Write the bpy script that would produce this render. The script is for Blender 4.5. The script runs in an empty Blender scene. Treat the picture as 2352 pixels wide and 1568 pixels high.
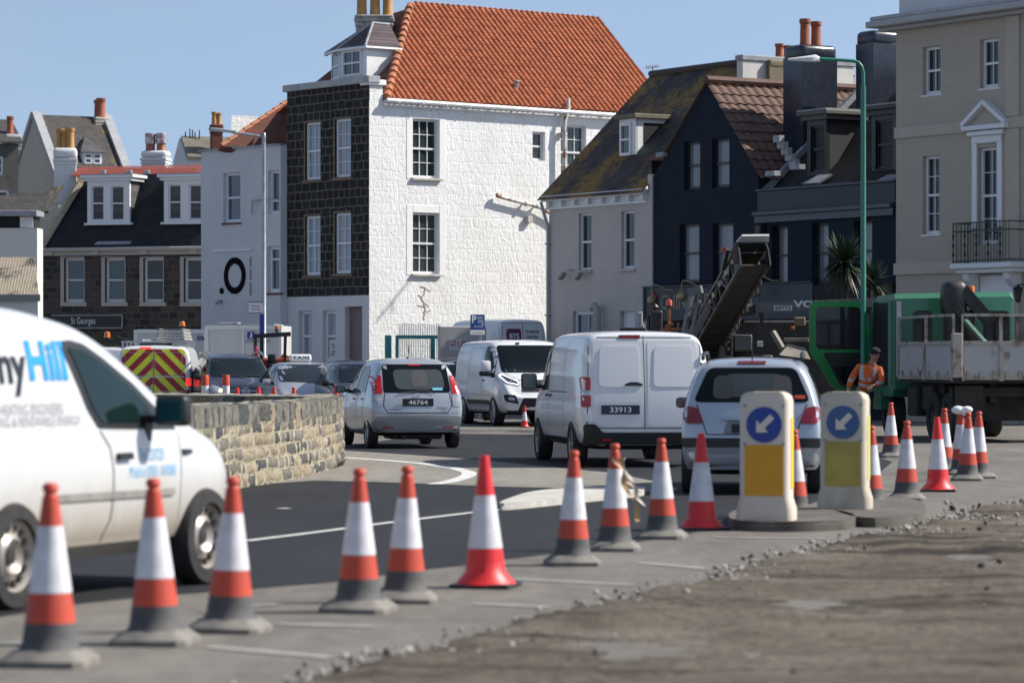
import bpy, bmesh, math, random
from mathutils import Vector, Matrix, noise
from mathutils.bvhtree import BVHTree
R = math.radians
SC = bpy.context.scene
COL = SC.collection
# ------------------------------------------------------------------ camera
FP, CX, HY, H = 7500.0, 1176.0, 830.0, 1.5      # focal length / principal column / horizon row of the 2352 px wide photo, eye height
cam = bpy.data.cameras.new("camera")
cam.sensor_width = 36; cam.lens = 36 * FP / 2352; cam.shift_y = (HY - 784) / 2352
cam.clip_start = 0.5; cam.clip_end = 20000
cam.dof.use_dof = True; cam.dof.focus_distance = 68; cam.dof.aperture_fstop = 115 / 41.0
cam.dof.aperture_blades = 9
camo = bpy.data.objects.new("camera", cam); COL.objects.link(camo)
camo.location = (0, 0, H); camo.rotation_euler = (R(90), 0, 0)
SC.camera = camo
# ------------------------------------------------------------------ sky and sun
SUN_AZ, SUN_EL = 7.0, 42.0                    # azimuth counted from +X towards +Y
W = bpy.data.worlds.new("World"); SC.world = W; W.use_nodes = True
nt = W.node_tree; nt.nodes.clear()
sky = nt.nodes.new("ShaderNodeTexSky"); sky.sky_type = 'NISHITA'; sky.sun_disc = False
sky.sun_elevation = R(SUN_EL); sky.sun_rotation = R(90 - SUN_AZ)
sky.air_density = 1.0; sky.dust_density = 0.45; sky.ozone_density = 1.5; sky.altitude = 0
bgn = nt.nodes.new("ShaderNodeBackground"); bgn.inputs[1].default_value = 0.115
wo = nt.nodes.new("ShaderNodeOutputWorld")
tcw = nt.nodes.new("ShaderNodeTexCoord"); vaw = nt.nodes.new("ShaderNodeVectorMath"); vaw.operation = 'ADD'; vaw.inputs[1].default_value = (0, 0, .17)
vnw = nt.nodes.new("ShaderNodeVectorMath"); vnw.operation = 'NORMALIZE'      # sky sampled higher up, so a deeper blue fills the horizon
nt.links.new(tcw.outputs['Generated'], vaw.inputs[0]); nt.links.new(vaw.outputs[0], vnw.inputs[0]); nt.links.new(vnw.outputs[0], sky.inputs[0])
hsw = nt.nodes.new("ShaderNodeHueSaturation"); hsw.inputs['Saturation'].default_value = .86
nt.links.new(sky.outputs[0], hsw.inputs['Color']); cln = nt.nodes.new("ShaderNodeTexNoise"); cln.inputs['Scale'].default_value = 2.2; cln.inputs['Detail'].default_value = 6; cmp_ = nt.nodes.new("ShaderNodeMapping"); cmp_.inputs['Scale'].default_value = (1, 1, 3.5)
nt.links.new(tcw.outputs['Generated'], cmp_.inputs[0]); nt.links.new(cmp_.outputs[0], cln.inputs['Vector']); crw = nt.nodes.new("ShaderNodeValToRGB"); crw.color_ramp.elements[0].position = .45; crw.color_ramp.elements[1].position = .85; crw.color_ramp.elements[1].color = (.3, .3, .3, 1)
nt.links.new(cln.outputs['Fac'], crw.inputs[0]); cmx = nt.nodes.new("ShaderNodeMix"); cmx.data_type = 'RGBA'; nt.links.new(crw.outputs[0], cmx.inputs[0]); nt.links.new(hsw.outputs[0], cmx.inputs[6]); cmx.inputs[7].default_value = (4.6, 4.8, 5.2, 1)   # thin veil of cloud
nt.links.new(cmx.outputs[2], bgn.inputs[0]); nt.links.new(bgn.outputs[0], wo.inputs[0])
sun = bpy.data.lights.new("sun", 'SUN'); sun.energy = 5.0; sun.angle = R(0.53); sun.color = (1, .95, .87)
suno = bpy.data.objects.new("sun", sun); COL.objects.link(suno)
sd = Vector((math.cos(R(SUN_AZ)) * math.cos(R(SUN_EL)), math.sin(R(SUN_AZ)) * math.cos(R(SUN_EL)), math.sin(R(SUN_EL))))
suno.rotation_euler = sd.to_track_quat('Z', 'Y').to_euler(); suno.location = (30, 10, 40)
SC.view_settings.view_transform = 'Standard'; SC.view_settings.look = 'None'
SC.view_settings.exposure = 0.45; SC.view_settings.gamma = 1
# ------------------------------------------------------------------ photo -> world
def P(px, py, d): return Vector(((px - CX) * d / FP, d, H + (HY - py) * d / FP))
def G(px, py, z=0.0):
    d = (H - z) * FP / (py - HY)
    return Vector(((px - CX) * d / FP, d, z))
# ------------------------------------------------------------------ materials
MATS = {}
def nodes_of(name):
    m = bpy.data.materials.new(name); m.use_nodes = True
    t = m.node_tree; b = t.nodes["Principled BSDF"]
    return m, t, b
def coords(t, scale=(1, 1, 1), mode='obj'):
    """object coordinates; 'wall' folds (x+y, z), 'roof' folds (x, slope)"""
    tc = t.nodes.new("ShaderNodeTexCoord"); out = tc.outputs['Object']
    if mode in ('wall', 'roof', 'roofy'):
        s = t.nodes.new("ShaderNodeSeparateXYZ"); t.links.new(out, s.inputs[0])
        c = t.nodes.new("ShaderNodeCombineXYZ")
        a = t.nodes.new("ShaderNodeMath"); a.operation = 'ADD'
        if mode == 'wall':
            t.links.new(s.outputs[0], a.inputs[0]); t.links.new(s.outputs[1], a.inputs[1])
            t.links.new(a.outputs[0], c.inputs[0]); t.links.new(s.outputs[2], c.inputs[1])
        else:
            a.operation = 'MULTIPLY'; a.inputs[1].default_value = 1.41
            t.links.new(s.outputs[2], a.inputs[0])
            t.links.new(s.outputs[0 if mode == 'roof' else 1], c.inputs[0]); t.links.new(a.outputs[0], c.inputs[1])
        out = c.outputs[0]
    mp = t.nodes.new("ShaderNodeMapping"); mp.inputs['Scale'].default_value = scale
    t.links.new(out, mp.inputs[0])
    return mp.outputs[0]
def tex_noise(t, vec, scale, detail=4, rough=.55, dist=0):
    n = t.nodes.new("ShaderNodeTexNoise"); n.inputs['Scale'].default_value = scale
    n.inputs['Detail'].default_value = detail; n.inputs['Roughness'].default_value = rough
    n.inputs['Distortion'].default_value = dist
    t.links.new(vec, n.inputs['Vector']); return n.outputs['Fac']
def ramp(t, fac, stops):
    r = t.nodes.new("ShaderNodeValToRGB"); e = r.color_ramp.elements
    while len(e) < len(stops): e.new(0.5)
    for k, (p, c) in enumerate(stops):
        e[k].position = p; e[k].color = (*c, 1) if len(c) == 3 else c
    t.links.new(fac, r.inputs[0]); return r.outputs[0]
def mixc(t, fac, a, b, mode='MIX'):
    m = t.nodes.new("ShaderNodeMix"); m.data_type = 'RGBA'; m.blend_type = mode
    for sock, v in ((m.inputs[0], fac), (m.inputs[6], a), (m.inputs[7], b)):
        if hasattr(v, 'is_output'): t.links.new(v, sock)
        elif isinstance(v, (int, float)): sock.default_value = v
        else: sock.default_value = (*v, 1)
    return m.outputs[2]
def bump(t, b, h, strength=.4, dist=.02, prev=None):
    n = t.nodes.new("ShaderNodeBump"); n.inputs['Strength'].default_value = strength
    n.inputs['Distance'].default_value = dist; t.links.new(h, n.inputs['Height'])
    if prev is not None: t.links.new(prev, n.inputs['Normal'])
    t.links.new(n.outputs[0], b.inputs['Normal']); return n.outputs[0]
def pm(name, c, rough=.6, metal=0, c2=None, ns=6, coat=0, bs=0, bd=.01, spec=.5, emit=0, lo=.35, hi=.7, mode='obj', sc=(1, 1, 1), detail=5):
    """principled material, optionally mottled between two colours and bumped"""
    if name in MATS: return MATS[name]
    m, t, b = nodes_of(name)
    b.inputs['Roughness'].default_value = rough; b.inputs['Metallic'].default_value = metal
    b.inputs['Coat Weight'].default_value = coat; b.inputs['Coat Roughness'].default_value = .04
    b.inputs['Specular IOR Level'].default_value = spec
    b.inputs['Base Color'].default_value = (*c, 1)
    if c2 is not None or bs:
        v = coords(t, sc, mode); n = tex_noise(t, v, ns, detail)
        if c2 is not None: t.links.new(ramp(t, n, [(lo, c), (hi, c2)]), b.inputs['Base Color'])
        if bs: bump(t, b, n, bs, bd)
    if emit:
        b.inputs['Emission Color'].default_value = (*c, 1); b.inputs['Emission Strength'].default_value = emit
    MATS[name] = m; return m
def stone(name, stones, mortar, bw, bh, ms=.03, distort=.08, bs=.6, bd=.03, rough=.85, mode='wall', ns=3, sq=1.0, fine=40, finea=.35, stain=None, mw=1.0):
    """coursed masonry: stone colours by cell, wavering joints, rough faces"""
    if name in MATS: return MATS[name]
    m, t, b = nodes_of(name); b.inputs['Roughness'].default_value = rough
    b.inputs['Specular IOR Level'].default_value = .25
    v = coords(t, (1, 1, 1), mode)
    nz = t.nodes.new("ShaderNodeTexNoise"); nz.inputs['Scale'].default_value = ns; nz.inputs['Detail'].default_value = 3
    t.links.new(v, nz.inputs['Vector'])
    vm = t.nodes.new("ShaderNodeVectorMath"); vm.operation = 'SUBTRACT'; t.links.new(nz.outputs['Color'], vm.inputs[0]); vm.inputs[1].default_value = (.5, .5, .5)
    vs = t.nodes.new("ShaderNodeVectorMath"); vs.operation = 'SCALE'; t.links.new(vm.outputs[0], vs.inputs[0]); vs.inputs['Scale'].default_value = distort * 2
    va = t.nodes.new("ShaderNodeVectorMath"); va.operation = 'ADD'; t.links.new(v, va.inputs[0]); t.links.new(vs.outputs[0], va.inputs[1])
    br = t.nodes.new("ShaderNodeTexBrick"); t.links.new(va.outputs[0], br.inputs['Vector'])
    br.inputs['Scale'].default_value = 1; br.inputs['Brick Width'].default_value = bw; br.inputs['Row Height'].default_value = bh
    br.inputs['Mortar Size'].default_value = ms; br.inputs['Mortar Smooth'].default_value = .3
    br.squash = sq; br.squash_frequency = 3; br.offset = .45
    br.inputs['Color1'].default_value = (0, 0, 0, 1); br.inputs['Color2'].default_value = (1, 1, 1, 1); br.inputs['Mortar'].default_value = (.5, .5, .5, 1)
    n = len(stones); col = ramp(t, br.outputs['Color'], [((k + .5) / n, c) for k, c in enumerate(stones)])
    f = tex_noise(t, v, fine, 6, .65)
    col = mixc(t, finea, col, ramp(t, f, [(.3, (.15, .15, .15)), (.7, (1, 1, 1))]), 'MULTIPLY')
    col = mixc(t, br.outputs['Fac'], col, mortar)
    if stain:
        sn = tex_noise(t, coords(t, (1, .35, 1), mode), stain[1], 5, .6)
        col = mixc(t, ramp(t, sn, [(stain[2], (0, 0, 0)), (stain[2] + .15, (1, 1, 1))]), col, stain[0])
    t.links.new(col, b.inputs['Base Color'])
    inv = t.nodes.new("ShaderNodeMath"); inv.operation = 'MULTIPLY_ADD'; t.links.new(br.outputs['Fac'], inv.inputs[0]); inv.inputs[1].default_value = -mw
    t.links.new(f, inv.inputs[2])
    bump(t, b, inv.outputs[0], bs, bd)
    MATS[name] = m; return m
def glass(name, c=(.015, .02, .027), rough=.04, spec=.6):
    if name in MATS: return MATS[name]
    m, t, b = nodes_of(name)
    v = coords(t); n = tex_noise(t, v, 1.3, 1)
    b.inputs['Base Color'].default_value = (*c, 1); b.inputs['Roughness'].default_value = rough
    b.inputs['Specular IOR Level'].default_value = spec
    bump(t, b, n, .08, .02)
    MATS[name] = m; return m
def curtain(name, c, c2, freq=14):
    """pane with a pleated curtain close behind it"""
    if name in MATS: return MATS[name]
    m, t, b = nodes_of(name)
    v = coords(t, (1, 1, .02), 'obj')
    n = tex_noise(t, v, freq, 2)
    t.links.new(ramp(t, n, [(.35, c), (.65, c2)]), b.inputs['Base Color'])
    b.inputs['Roughness'].default_value = .5; b.inputs['Coat Weight'].default_value = .8; b.inputs['Coat Roughness'].default_value = .03
    MATS[name] = m; return m
# ------------------------------------------------------------------ mesh builder
class MB:
    def __init__(s): s.bm = bmesh.new(); s.mats = []; s.cur = 0
    def mat(s, m):
        if m not in s.mats: s.mats.append(m)
        s.cur = s.mats.index(m); return s
    def _n(s, faces):
        for f in faces: f.material_index = s.cur
    def box(s, x0, x1, y0, y1, z0, z1, bev=0, seg=1, M=None):
        mx = Matrix.Translation(((x0 + x1) / 2, (y0 + y1) / 2, (z0 + z1) / 2)) @ Matrix.Diagonal((abs(x1 - x0), abs(y1 - y0), abs(z1 - z0), 1))
        r = bmesh.ops.create_cube(s.bm, size=1, matrix=mx); vs = r['verts']
        fs = {f for v in vs for f in v.link_faces}; s._n(fs)
        if bev:
            es = list({e for v in vs for e in v.link_edges})
            b = bmesh.ops.bevel(s.bm, geom=es, offset=bev, segments=seg, affect='EDGES', profile=.5)
            s._n(b['faces']); vs = list({v for f in b['faces'] for v in f.verts} | {v for v in vs if v.is_valid})
        if M is not None: bmesh.ops.transform(s.bm, matrix=M, verts=vs)
        return s
    def poly(s, pts):
        f = s.bm.faces.new([s.bm.verts.new(p) for p in pts]); f.material_index = s.cur; return f
    def prism(s, pts, vec):
        """polygon (3d points) extruded along vec"""
        v = Vector(vec); a = [s.bm.verts.new(p) for p in pts]; b = [s.bm.verts.new(Vector(p) + v) for p in pts]
        n = len(pts); fs = [s.bm.faces.new(a), s.bm.faces.new(b[::-1])]
        for k in range(n): fs.append(s.bm.faces.new((a[k], b[k], b[(k + 1) % n], a[(k + 1) % n])))
        s._n(fs); return s
    def lathe(s, prof, n=20, M=None, cap=True):
        """profile of (r, z) turned round z, then placed by M"""
        rings = []
        for r, z in prof:
            rings.append([s.bm.verts.new((r * math.cos(2 * math.pi * k / n), r * math.sin(2 * math.pi * k / n), z)) for k in range(n)])
        fs = []
        for a, b in zip(rings, rings[1:]):
            for k in range(n): fs.append(s.bm.faces.new((a[k], a[(k + 1) % n], b[(k + 1) % n], b[k])))
        if cap:
            fs.append(s.bm.faces.new(rings[0][::-1])); fs.append(s.bm.faces.new(rings[-1]))
        s._n(fs)
        if M is not None: bmesh.ops.transform(s.bm, matrix=M, verts=[v for r in rings for v in r])
        return s
    def tube(s, pts, r, n=8, r2=None):
        pts = [Vector(p) for p in pts]; m = len(pts); rings = []
        for k, p in enumerate(pts):
            d = (pts[min(k + 1, m - 1)] - pts[max(k - 1, 0)]).normalized()
            a = d.orthogonal().normalized() if k == 0 else (pa - d * pa.dot(d)).normalized()
            pa = a; c = d.cross(a)
            rr = r if r2 is None else r + (r2 - r) * k / max(1, m - 1)
            rings.append([s.bm.verts.new(p + (a * math.cos(2 * math.pi * j / n) + c * math.sin(2 * math.pi * j / n)) * rr) for j in range(n)])
        fs = []
        for a, b in zip(rings, rings[1:]):
            for k in range(n): fs.append(s.bm.faces.new((a[k], a[(k + 1) % n], b[(k + 1) % n], b[k])))
        fs.append(s.bm.faces.new(rings[0][::-1])); fs.append(s.bm.faces.new(rings[-1])); s._n(fs); return s
    def bar(s, a, b, w, h=None, up=(0, 0, 1)):
        """square bar from a to b"""
        a, b = Vector(a), Vector(b); d = b - a; L = d.length; d.normalize(); h = h or w
        x = d.cross(Vector(up)); x = x.normalized() if x.length > 1e-4 else d.orthogonal().normalized(); z = x.cross(d)
        M = Matrix((x, d, z)).transposed().to_4x4(); M.translation = a
        return s.box(-w / 2, w / 2, 0, L, -h / 2, h / 2, M=M)
    def ball(s, c, r, sx=1, sy=1, sz=1, seg=14):
        M = Matrix.Translation(c) @ Matrix.Diagonal((r * sx, r * sy, r * sz, 1))
        q = bmesh.ops.create_uvsphere(s.bm, u_segments=seg, v_segments=max(6, seg * 2 // 3), radius=1, matrix=M)
        s._n({f for v in q['verts'] for f in v.link_faces}); return s
    def text(s, body, O, right, up, w, h, bold=0.0, keep=False):
        """lettering fitted in a w x h box whose lower left corner is O"""
        me = text_mesh(body, bold); xs = [v.co.x for v in me.vertices]; ys = [v.co.y for v in me.vertices]
        x0, y0 = min(xs), min(ys); sx = w / max(1e-6, max(xs) - x0); sy = h / max(1e-6, max(ys) - y0)
        right, up, O = Vector(right), Vector(up), Vector(O)
        vs = [s.bm.verts.new(O + right * ((v.co.x - x0) * sx) + up * ((v.co.y - y0) * sy)) for v in me.vertices]
        for p in me.polygons:
            try: f = s.bm.faces.new([vs[k] for k in p.vertices]); f.material_index = s.cur
            except ValueError: pass
        bpy.data.meshes.remove(me); return s
    def cut(s, co, no):
        """drop everything on the +no side"""
        g = s.bm.verts[:] + s.bm.edges[:] + s.bm.faces[:]
        bmesh.ops.bisect_plane(s.bm, geom=g, plane_co=co, plane_no=no, clear_outer=True); return s
    def build(s, name, m=None, parent=None, smooth=None, fixn=True, loc=None):
        if m is not None: s.mats = [m] if not s.mats else s.mats
        if fixn: bmesh.ops.recalc_face_normals(s.bm, faces=s.bm.faces[:])
        me = bpy.data.meshes.new(name); s.bm.to_mesh(me); s.bm.free()
        for q in s.mats: me.materials.append(q)
        if smooth is not None:
            me.polygons.foreach_set('use_smooth', [True] * len(me.polygons)); me.set_sharp_from_angle(angle=R(smooth))
        o = bpy.data.objects.new(name, me); COL.objects.link(o)
        if parent is not None: o.parent = parent
        if loc is not None: o.location = loc
        return o
TEXTC = {}
def text_mesh(body, bold=0):
    cu = bpy.data.curves.new("lettering", 'FONT'); cu.body = body; cu.size = 1; cu.offset = bold; cu.resolution_u = 3
    o = bpy.data.objects.new("lettering", cu); COL.objects.link(o)
    me = bpy.data.meshes.new_from_object(o); bpy.data.objects.remove(o); bpy.data.curves.remove(cu)
    return me
def thing(name, label, cat, loc=(0, 0, 0), rz=0, group=None):
    o = bpy.data.objects.new(name, None); COL.objects.link(o); o.empty_display_size = .3
    o.location = loc; o.rotation_euler = (0, 0, rz); tag(o, label, cat, group); return o
def tag(o, label=None, cat=None, group=None, kind=None):
    if label: o['label'] = label
    if cat: o['category'] = cat
    if group: o['group'] = group
    if kind: o['kind'] = kind
    return o
def copy_tree(o, parent=None):
    c = o.copy(); COL.objects.link(c); c.parent = parent
    for ch in list(o.children): copy_tree(ch, c)
    return c
# ------------------------------------------------------------------ common materials
M_white = pm("white_gloss_paint", (.72, .73, .74), .35, c2=(.6, .6, .6), ns=3, lo=.45, hi=.9)
M_upvc = pm("white_window_frame", (.70, .71, .73), .4)
M_lead = pm("lead_flashing", (.22, .23, .25), .5, c2=(.34, .35, .37), ns=5)
M_black = pm("black_plastic", (.012, .012, .013), .45)
M_blackm = pm("black_metal", (.016, .015, .015), .5, c2=(.035, .03, .027), ns=9)
M_pot = pm("terracotta_pot", (.36, .105, .05), .8, c2=(.24, .07, .04), ns=5)
M_pot2 = pm("buff_clay_pot", (.52, .27, .08), .8, c2=(.36, .19, .07), ns=4)
M_glass = glass("window_glass")
M_glassb = glass("pale_window_glass", (.06, .085, .11))
M_net = curtain("net_curtain_glass", (.16, .2, .24), (.33, .38, .43))
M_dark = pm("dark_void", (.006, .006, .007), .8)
# ------------------------------------------------------------------ buildings
class Facade:
    """a street front: root at P0, local x along the front, local y into the house, z up"""
    def __init__(s, name, label, px, d, u, cat='building', group=None):
        s.u = Vector((u[0], u[1], 0)).normalized(); s.n = Vector((s.u.y, -s.u.x, 0))
        s.P0 = Vector(((px - CX) * d / FP, d, 0))
        s.root = thing(name, label, cat, s.P0, math.atan2(s.u.y, s.u.x), group)
    def at(s, px, py, y=0.0):
        r = Vector(((px - CX) / FP, 1, (HY - py) / FP)); o = Vector((0, 0, H))
        q = s.P0 - s.n * y
        t = (q - o).dot(s.n) / r.dot(s.n); p = o + r * t
        return (p - s.P0).dot(s.u), p.z
    def local(s, p):
        d = p - s.P0; return Vector((d.dot(s.u), -d.dot(s.n), p.z))
    def rect(s, r, y=0.0):
        a, b, c, d = r; mx, my = (a + b) / 2, (c + d) / 2
        return s.at(a, my, y)[0], s.at(b, my, y)[0], s.at(mx, d, y)[1], s.at(mx, c, y)[1]
def wall(root, s0, s1, z0, z1, holes, m, dep=.14, back=5, clips=(), name='wall', revm=None, sides=True):
    b = MB().mat(m)
    xs = sorted({s0, s1, *[h[0] for h in holes], *[h[1] for h in holes]}); zs = sorted({z0, z1, *[h[2] for h in holes], *[h[3] for h in holes]})
    xs = [x for x in xs if s0 <= x <= s1]; zs = [z for z in zs if z0 <= z <= z1]
    V = {}
    def v(x, z):
        if (x, z) not in V: V[x, z] = b.bm.verts.new((x, 0, z))
        return V[x, z]
    for xa, xb in zip(xs, xs[1:]):
        for za, zb in zip(zs, zs[1:]):
            cx, cz = (xa + xb) / 2, (za + zb) / 2
            if any(h[0] < cx < h[1] and h[2] < cz < h[3] for h in holes): continue
            b._n([b.bm.faces.new((v(xa, za), v(xb, za), v(xb, zb), v(xa, zb)))])
    if sides:
        for x in (s0, s1): b.poly([(x, 0, z0), (x, back, z0), (x, back, z1), (x, 0, z1)])
        b.poly([(s0, back, z0), (s1, back, z0), (s1, back, z1), (s0, back, z1)])
    for co, no in clips: b.cut(co, no)
    if revm: b.mat(revm)
    for x0, x1, za, zb in [h[:4] for h in holes]:
        b.poly([(x0, 0, za), (x0, dep, za), (x0, dep, zb), (x0, 0, zb)]); b.poly([(x1, 0, za), (x1, dep, za), (x1, dep, zb), (x1, 0, zb)])
        b.poly([(x0, 0, za), (x1, 0, za), (x1, dep, za), (x0, dep, za)]); b.poly([(x0, 0, zb), (x1, 0, zb), (x1, dep, zb), (x0, dep, zb)])
    return b.build(name, None, root)
def window(root, r, dep=.14, bars=(1, 1, 1), fm=None, gm=None, fw=.055, sill=None, meet=.5, sash=True, y=0, sillout=.08, silh=.08):
    """sash window in the hole r: frame with meeting rail and glazing bars, its pane, its sill"""
    x0, x1, z0, z1 = r; fm = fm or M_upvc; gm = gm or M_glass
    e = .004; x0 += e; x1 -= e; z0 += e; z1 -= e
    b = MB().mat(fm); ya, yb = y + dep - .05, y + dep + .03
    b.box(x0, x0 + fw, ya, yb, z0, z1); b.box(x1 - fw, x1, ya, yb, z0, z1)
    b.box(x0 + fw, x1 - fw, ya, yb, z0, z0 + fw * 1.2); b.box(x0 + fw, x1 - fw, ya, yb, z1 - fw, z1)
    zm = z0 + (z1 - z0) * meet
    if sash: b.box(x0 + fw, x1 - fw, ya - .015, yb, zm - .03, zm + .03)
    nx, nt_, nb = bars; g = .0105
    for lo, hi, ny in ((z0 + fw * 1.2, zm - .03, nb), (zm + .03, z1 - fw, nt_)):
        for k in range(1, nx):
            xx = x0 + fw + (x1 - x0 - 2 * fw) * k / nx; b.box(xx - g, xx + g, ya + .02, yb - .005, lo, hi)
        for k in range(1, ny):
            zz = lo + (hi - lo) * k / ny; b.box(x0 + fw, x1 - fw, ya + .022, yb - .007, zz - g, zz + g)
    w = b.build('window', None, root)
    MB().box(x0 + .01, x1 - .01, yb - .025, yb - .013, z0 + .01, z1 - .01).build('pane', gm, w)
    if sill: MB().mat(sill).box(x0 - .07, x1 + .07, y - sillout, y + dep - .055, z0 - e - silh, z0 - e - .002, bev=.01).build('sill', None, w)
    return w
def chimney(root, cx, cy, z0, z1, wx, wy, m, pots, pm_, ph, pr, rot=0, shoulder=.25, name='chimney', capm=None, bands=True, par=None):
    """stack with band, rounded flaunching and clay pots, under a roof part or a house"""
    b = MB().mat(m); M = Matrix.Translation((cx, cy, 0)) @ Matrix.Rotation(rot, 4, 'Z')
    zs = z1 - shoulder
    b.box(-wx / 2, wx / 2, -wy / 2, wy / 2, z0, zs, bev=.01, M=M)
    if bands:
        b.box(-wx / 2 - .05, wx / 2 + .05, -wy / 2 - .05, wy / 2 + .05, zs - .12, zs, bev=.015, M=M)
        b.box(-wx / 2 - .03, wx / 2 + .03, -wy / 2 - .03, wy / 2 + .03, zs - .26, zs - .17, bev=.015, M=M)
    if capm: b.mat(capm)
    e_ = .04 if bands or capm else .012
    b.box(-wx / 2 - e_, wx / 2 + e_, -wy / 2 - e_, wy / 2 + e_, zs + .002 - (.0 if bands else .1), z1, bev=min(shoulder * .45, .14), seg=3, M=M)
    c = b.build(name, None, root, smooth=40)
    for k, (ox, oy) in enumerate(pots):
        h = ph * (1 if k % 2 == 0 else .93)
        q = MB().mat(pm_).lathe([(pr * 1.1, 0), (pr * 1.1, .06), (pr, .09), (pr * .92, h * .8), (pr * 1.02, h * .82), (pr * 1.12, h * .88), (pr * 1.12, h), (pr * .85, h), (pr * .8, h - .1)], 14, M @ Matrix.Translation((ox, oy, z1 - .03)))
        q.build('chimney_pot', None, c, smooth=40)
    return c
def pantiles(root, o, ux, us, wid, length, m, pitch=.21, course=.34, amp=.035, step=.03, cuts=(), name='roof', parent=None):
    """interlocking clay tiles: waves along ux, lapped courses up the slope us"""
    o, ux, us = Vector(o), Vector(ux).normalized(), Vector(us).normalized(); n = ux.cross(us)
    if n.z < 0: n = -n
    b = MB().mat(m); nx = int(wid / pitch * 6); rows = []
    prof = [-.25, .5, 1, 1, .55, -.3]
    nc = int(math.ceil(length / course))
    for c in range(nc):
        for f in (0.0, 1.0):
            d = min(length, (c + f) * course); off = step * (1 - f)
            rnd = [random.Random(c * 91 + 7 * k).uniform(-.006, .006) for k in range(nx // 6 + 2)]
            rows.append([b.bm.verts.new(o + ux * (wid * k / nx) + us * d + n * (amp * prof[k % 6] + off + rnd[k // 6])) for k in range(nx + 1)])
    fs = []
    for a, q in zip(rows, rows[1:]):
        for k in range(nx): fs.append(b.bm.faces.new((a[k], a[k + 1], q[k + 1], q[k])))
    for co, no in cuts: b.cut(co, no)
    return b.build(name, None, parent or root)
# ---- materials of the houses
def painted_rubble(name):
    """white masonry paint over rough coursed rubble: faint courses, pitted faces, dark flecks where paint has gone"""
    m, t, b = nodes_of(name); b.inputs['Roughness'].default_value = .8; b.inputs['Specular IOR Level'].default_value = .25
    v = coords(t, (1, 1, 1), 'wall'); nz = t.nodes.new("ShaderNodeTexNoise"); nz.inputs['Scale'].default_value = 2.2; nz.inputs['Detail'].default_value = 3; t.links.new(v, nz.inputs['Vector'])
    w = mixc(t, .16, v, nz.outputs['Color'], 'ADD'); br = t.nodes.new("ShaderNodeTexBrick"); t.links.new(w, br.inputs['Vector']); br.inputs['Scale'].default_value = 1; br.inputs['Brick Width'].default_value = .5; br.inputs['Row Height'].default_value = .335; br.inputs['Mortar Size'].default_value = .035; br.inputs['Mortar Smooth'].default_value = 1; br.offset = .4; br.squash = .65; br.squash_frequency = 2
    pit = tex_noise(t, coords(t, (1.5, .8, 1), 'wall'), 6, 8, .68, .6); fl = tex_noise(t, coords(t, (1.7, .9, 1), 'wall'), 7.5, 7, .75, 1.2); big = tex_noise(t, coords(t, (1, .5, 1), 'wall'), .8, 4)
    col = ramp(t, big, [(.35, (.82, .82, .81)), (.7, (.74, .73, .70))]); k = ramp(t, fl, [(.63, (0, 0, 0)), (.70, (.75, .75, .75))]); col = mixc(t, k, col, (.42, .39, .34))
    st = tex_noise(t, coords(t, (2.2, .16, 1), 'wall'), 1.6, 5, .6); col = mixc(t, ramp(t, st, [(.62, (0, 0, 0)), (.8, (.35, .35, .35))]), col, (.50, .45, .38))
    t.links.new(col, b.inputs['Base Color']); h = t.nodes.new("ShaderNodeMath"); h.operation = 'MULTIPLY_ADD'; t.links.new(br.outputs['Fac'], h.inputs[0]); h.inputs[1].default_value = -.09; t.links.new(pit, h.inputs[2]); bump(t, b, h.outputs[0], .9, .045); MATS[name] = m; return m
M_wwall = painted_rubble("white_painted_rubble")
M_wsmooth = pm("white_smooth_render", (.80, .80, .79), .75, c2=(.74, .73, .71), ns=2.5, bs=.15, bd=.02)
M_dstone = stone("dark_basalt_blocks", [(.016, .018, .024), (.026, .028, .034), (.034, .034, .036), (.02, .021, .026)], (.19, .14, .095), .42, .27, .018, .05, .7, .03, .8, sq=.7, fine=30)
M_bstone = stone("brown_granite_blocks", [(.038, .037, .038), (.075, .062, .055), (.105, .08, .066), (.05, .046, .045), (.09, .082, .076)], (.115, .10, .088), .5, .27, .02, .02, .5, .02, .85, sq=.8)
M_grend = pm("pale_grey_render", (.60, .60, .61), .85, c2=(.54, .54, .55), ns=.9, bs=.12, bd=.01)
M_beige = pm("beige_grey_render", (.50, .455, .425), .85, c2=(.45, .41, .385), ns=1.5, bs=.1, bd=.01)
M_navy = pm("navy_render", (.0115, .0175, .030), .85, c2=(.016, .022, .036), spec=.2, ns=2, bs=.2, bd=.01)
M_navyg = pm("navy_gloss_paint", (.02, .026, .04), .26, c2=(.03, .037, .052), ns=5, bs=.25, bd=.02)
M_cream = stone("cream_lined_stucco", [(.45, .395, .33), (.465, .41, .345), (.44, .385, .32)], (.41, .36, .30), 60, .052, .006, .0, .5, .012, .85, fine=8, finea=.12)
M_creamp = pm("cream_plain_stucco", (.465, .41, .345), .8, c2=(.42, .37, .31), ns=2)
M_sill = pm("weathered_white_sill", (.55, .53, .49), .8, c2=(.33, .3, .26), ns=4)
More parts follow.
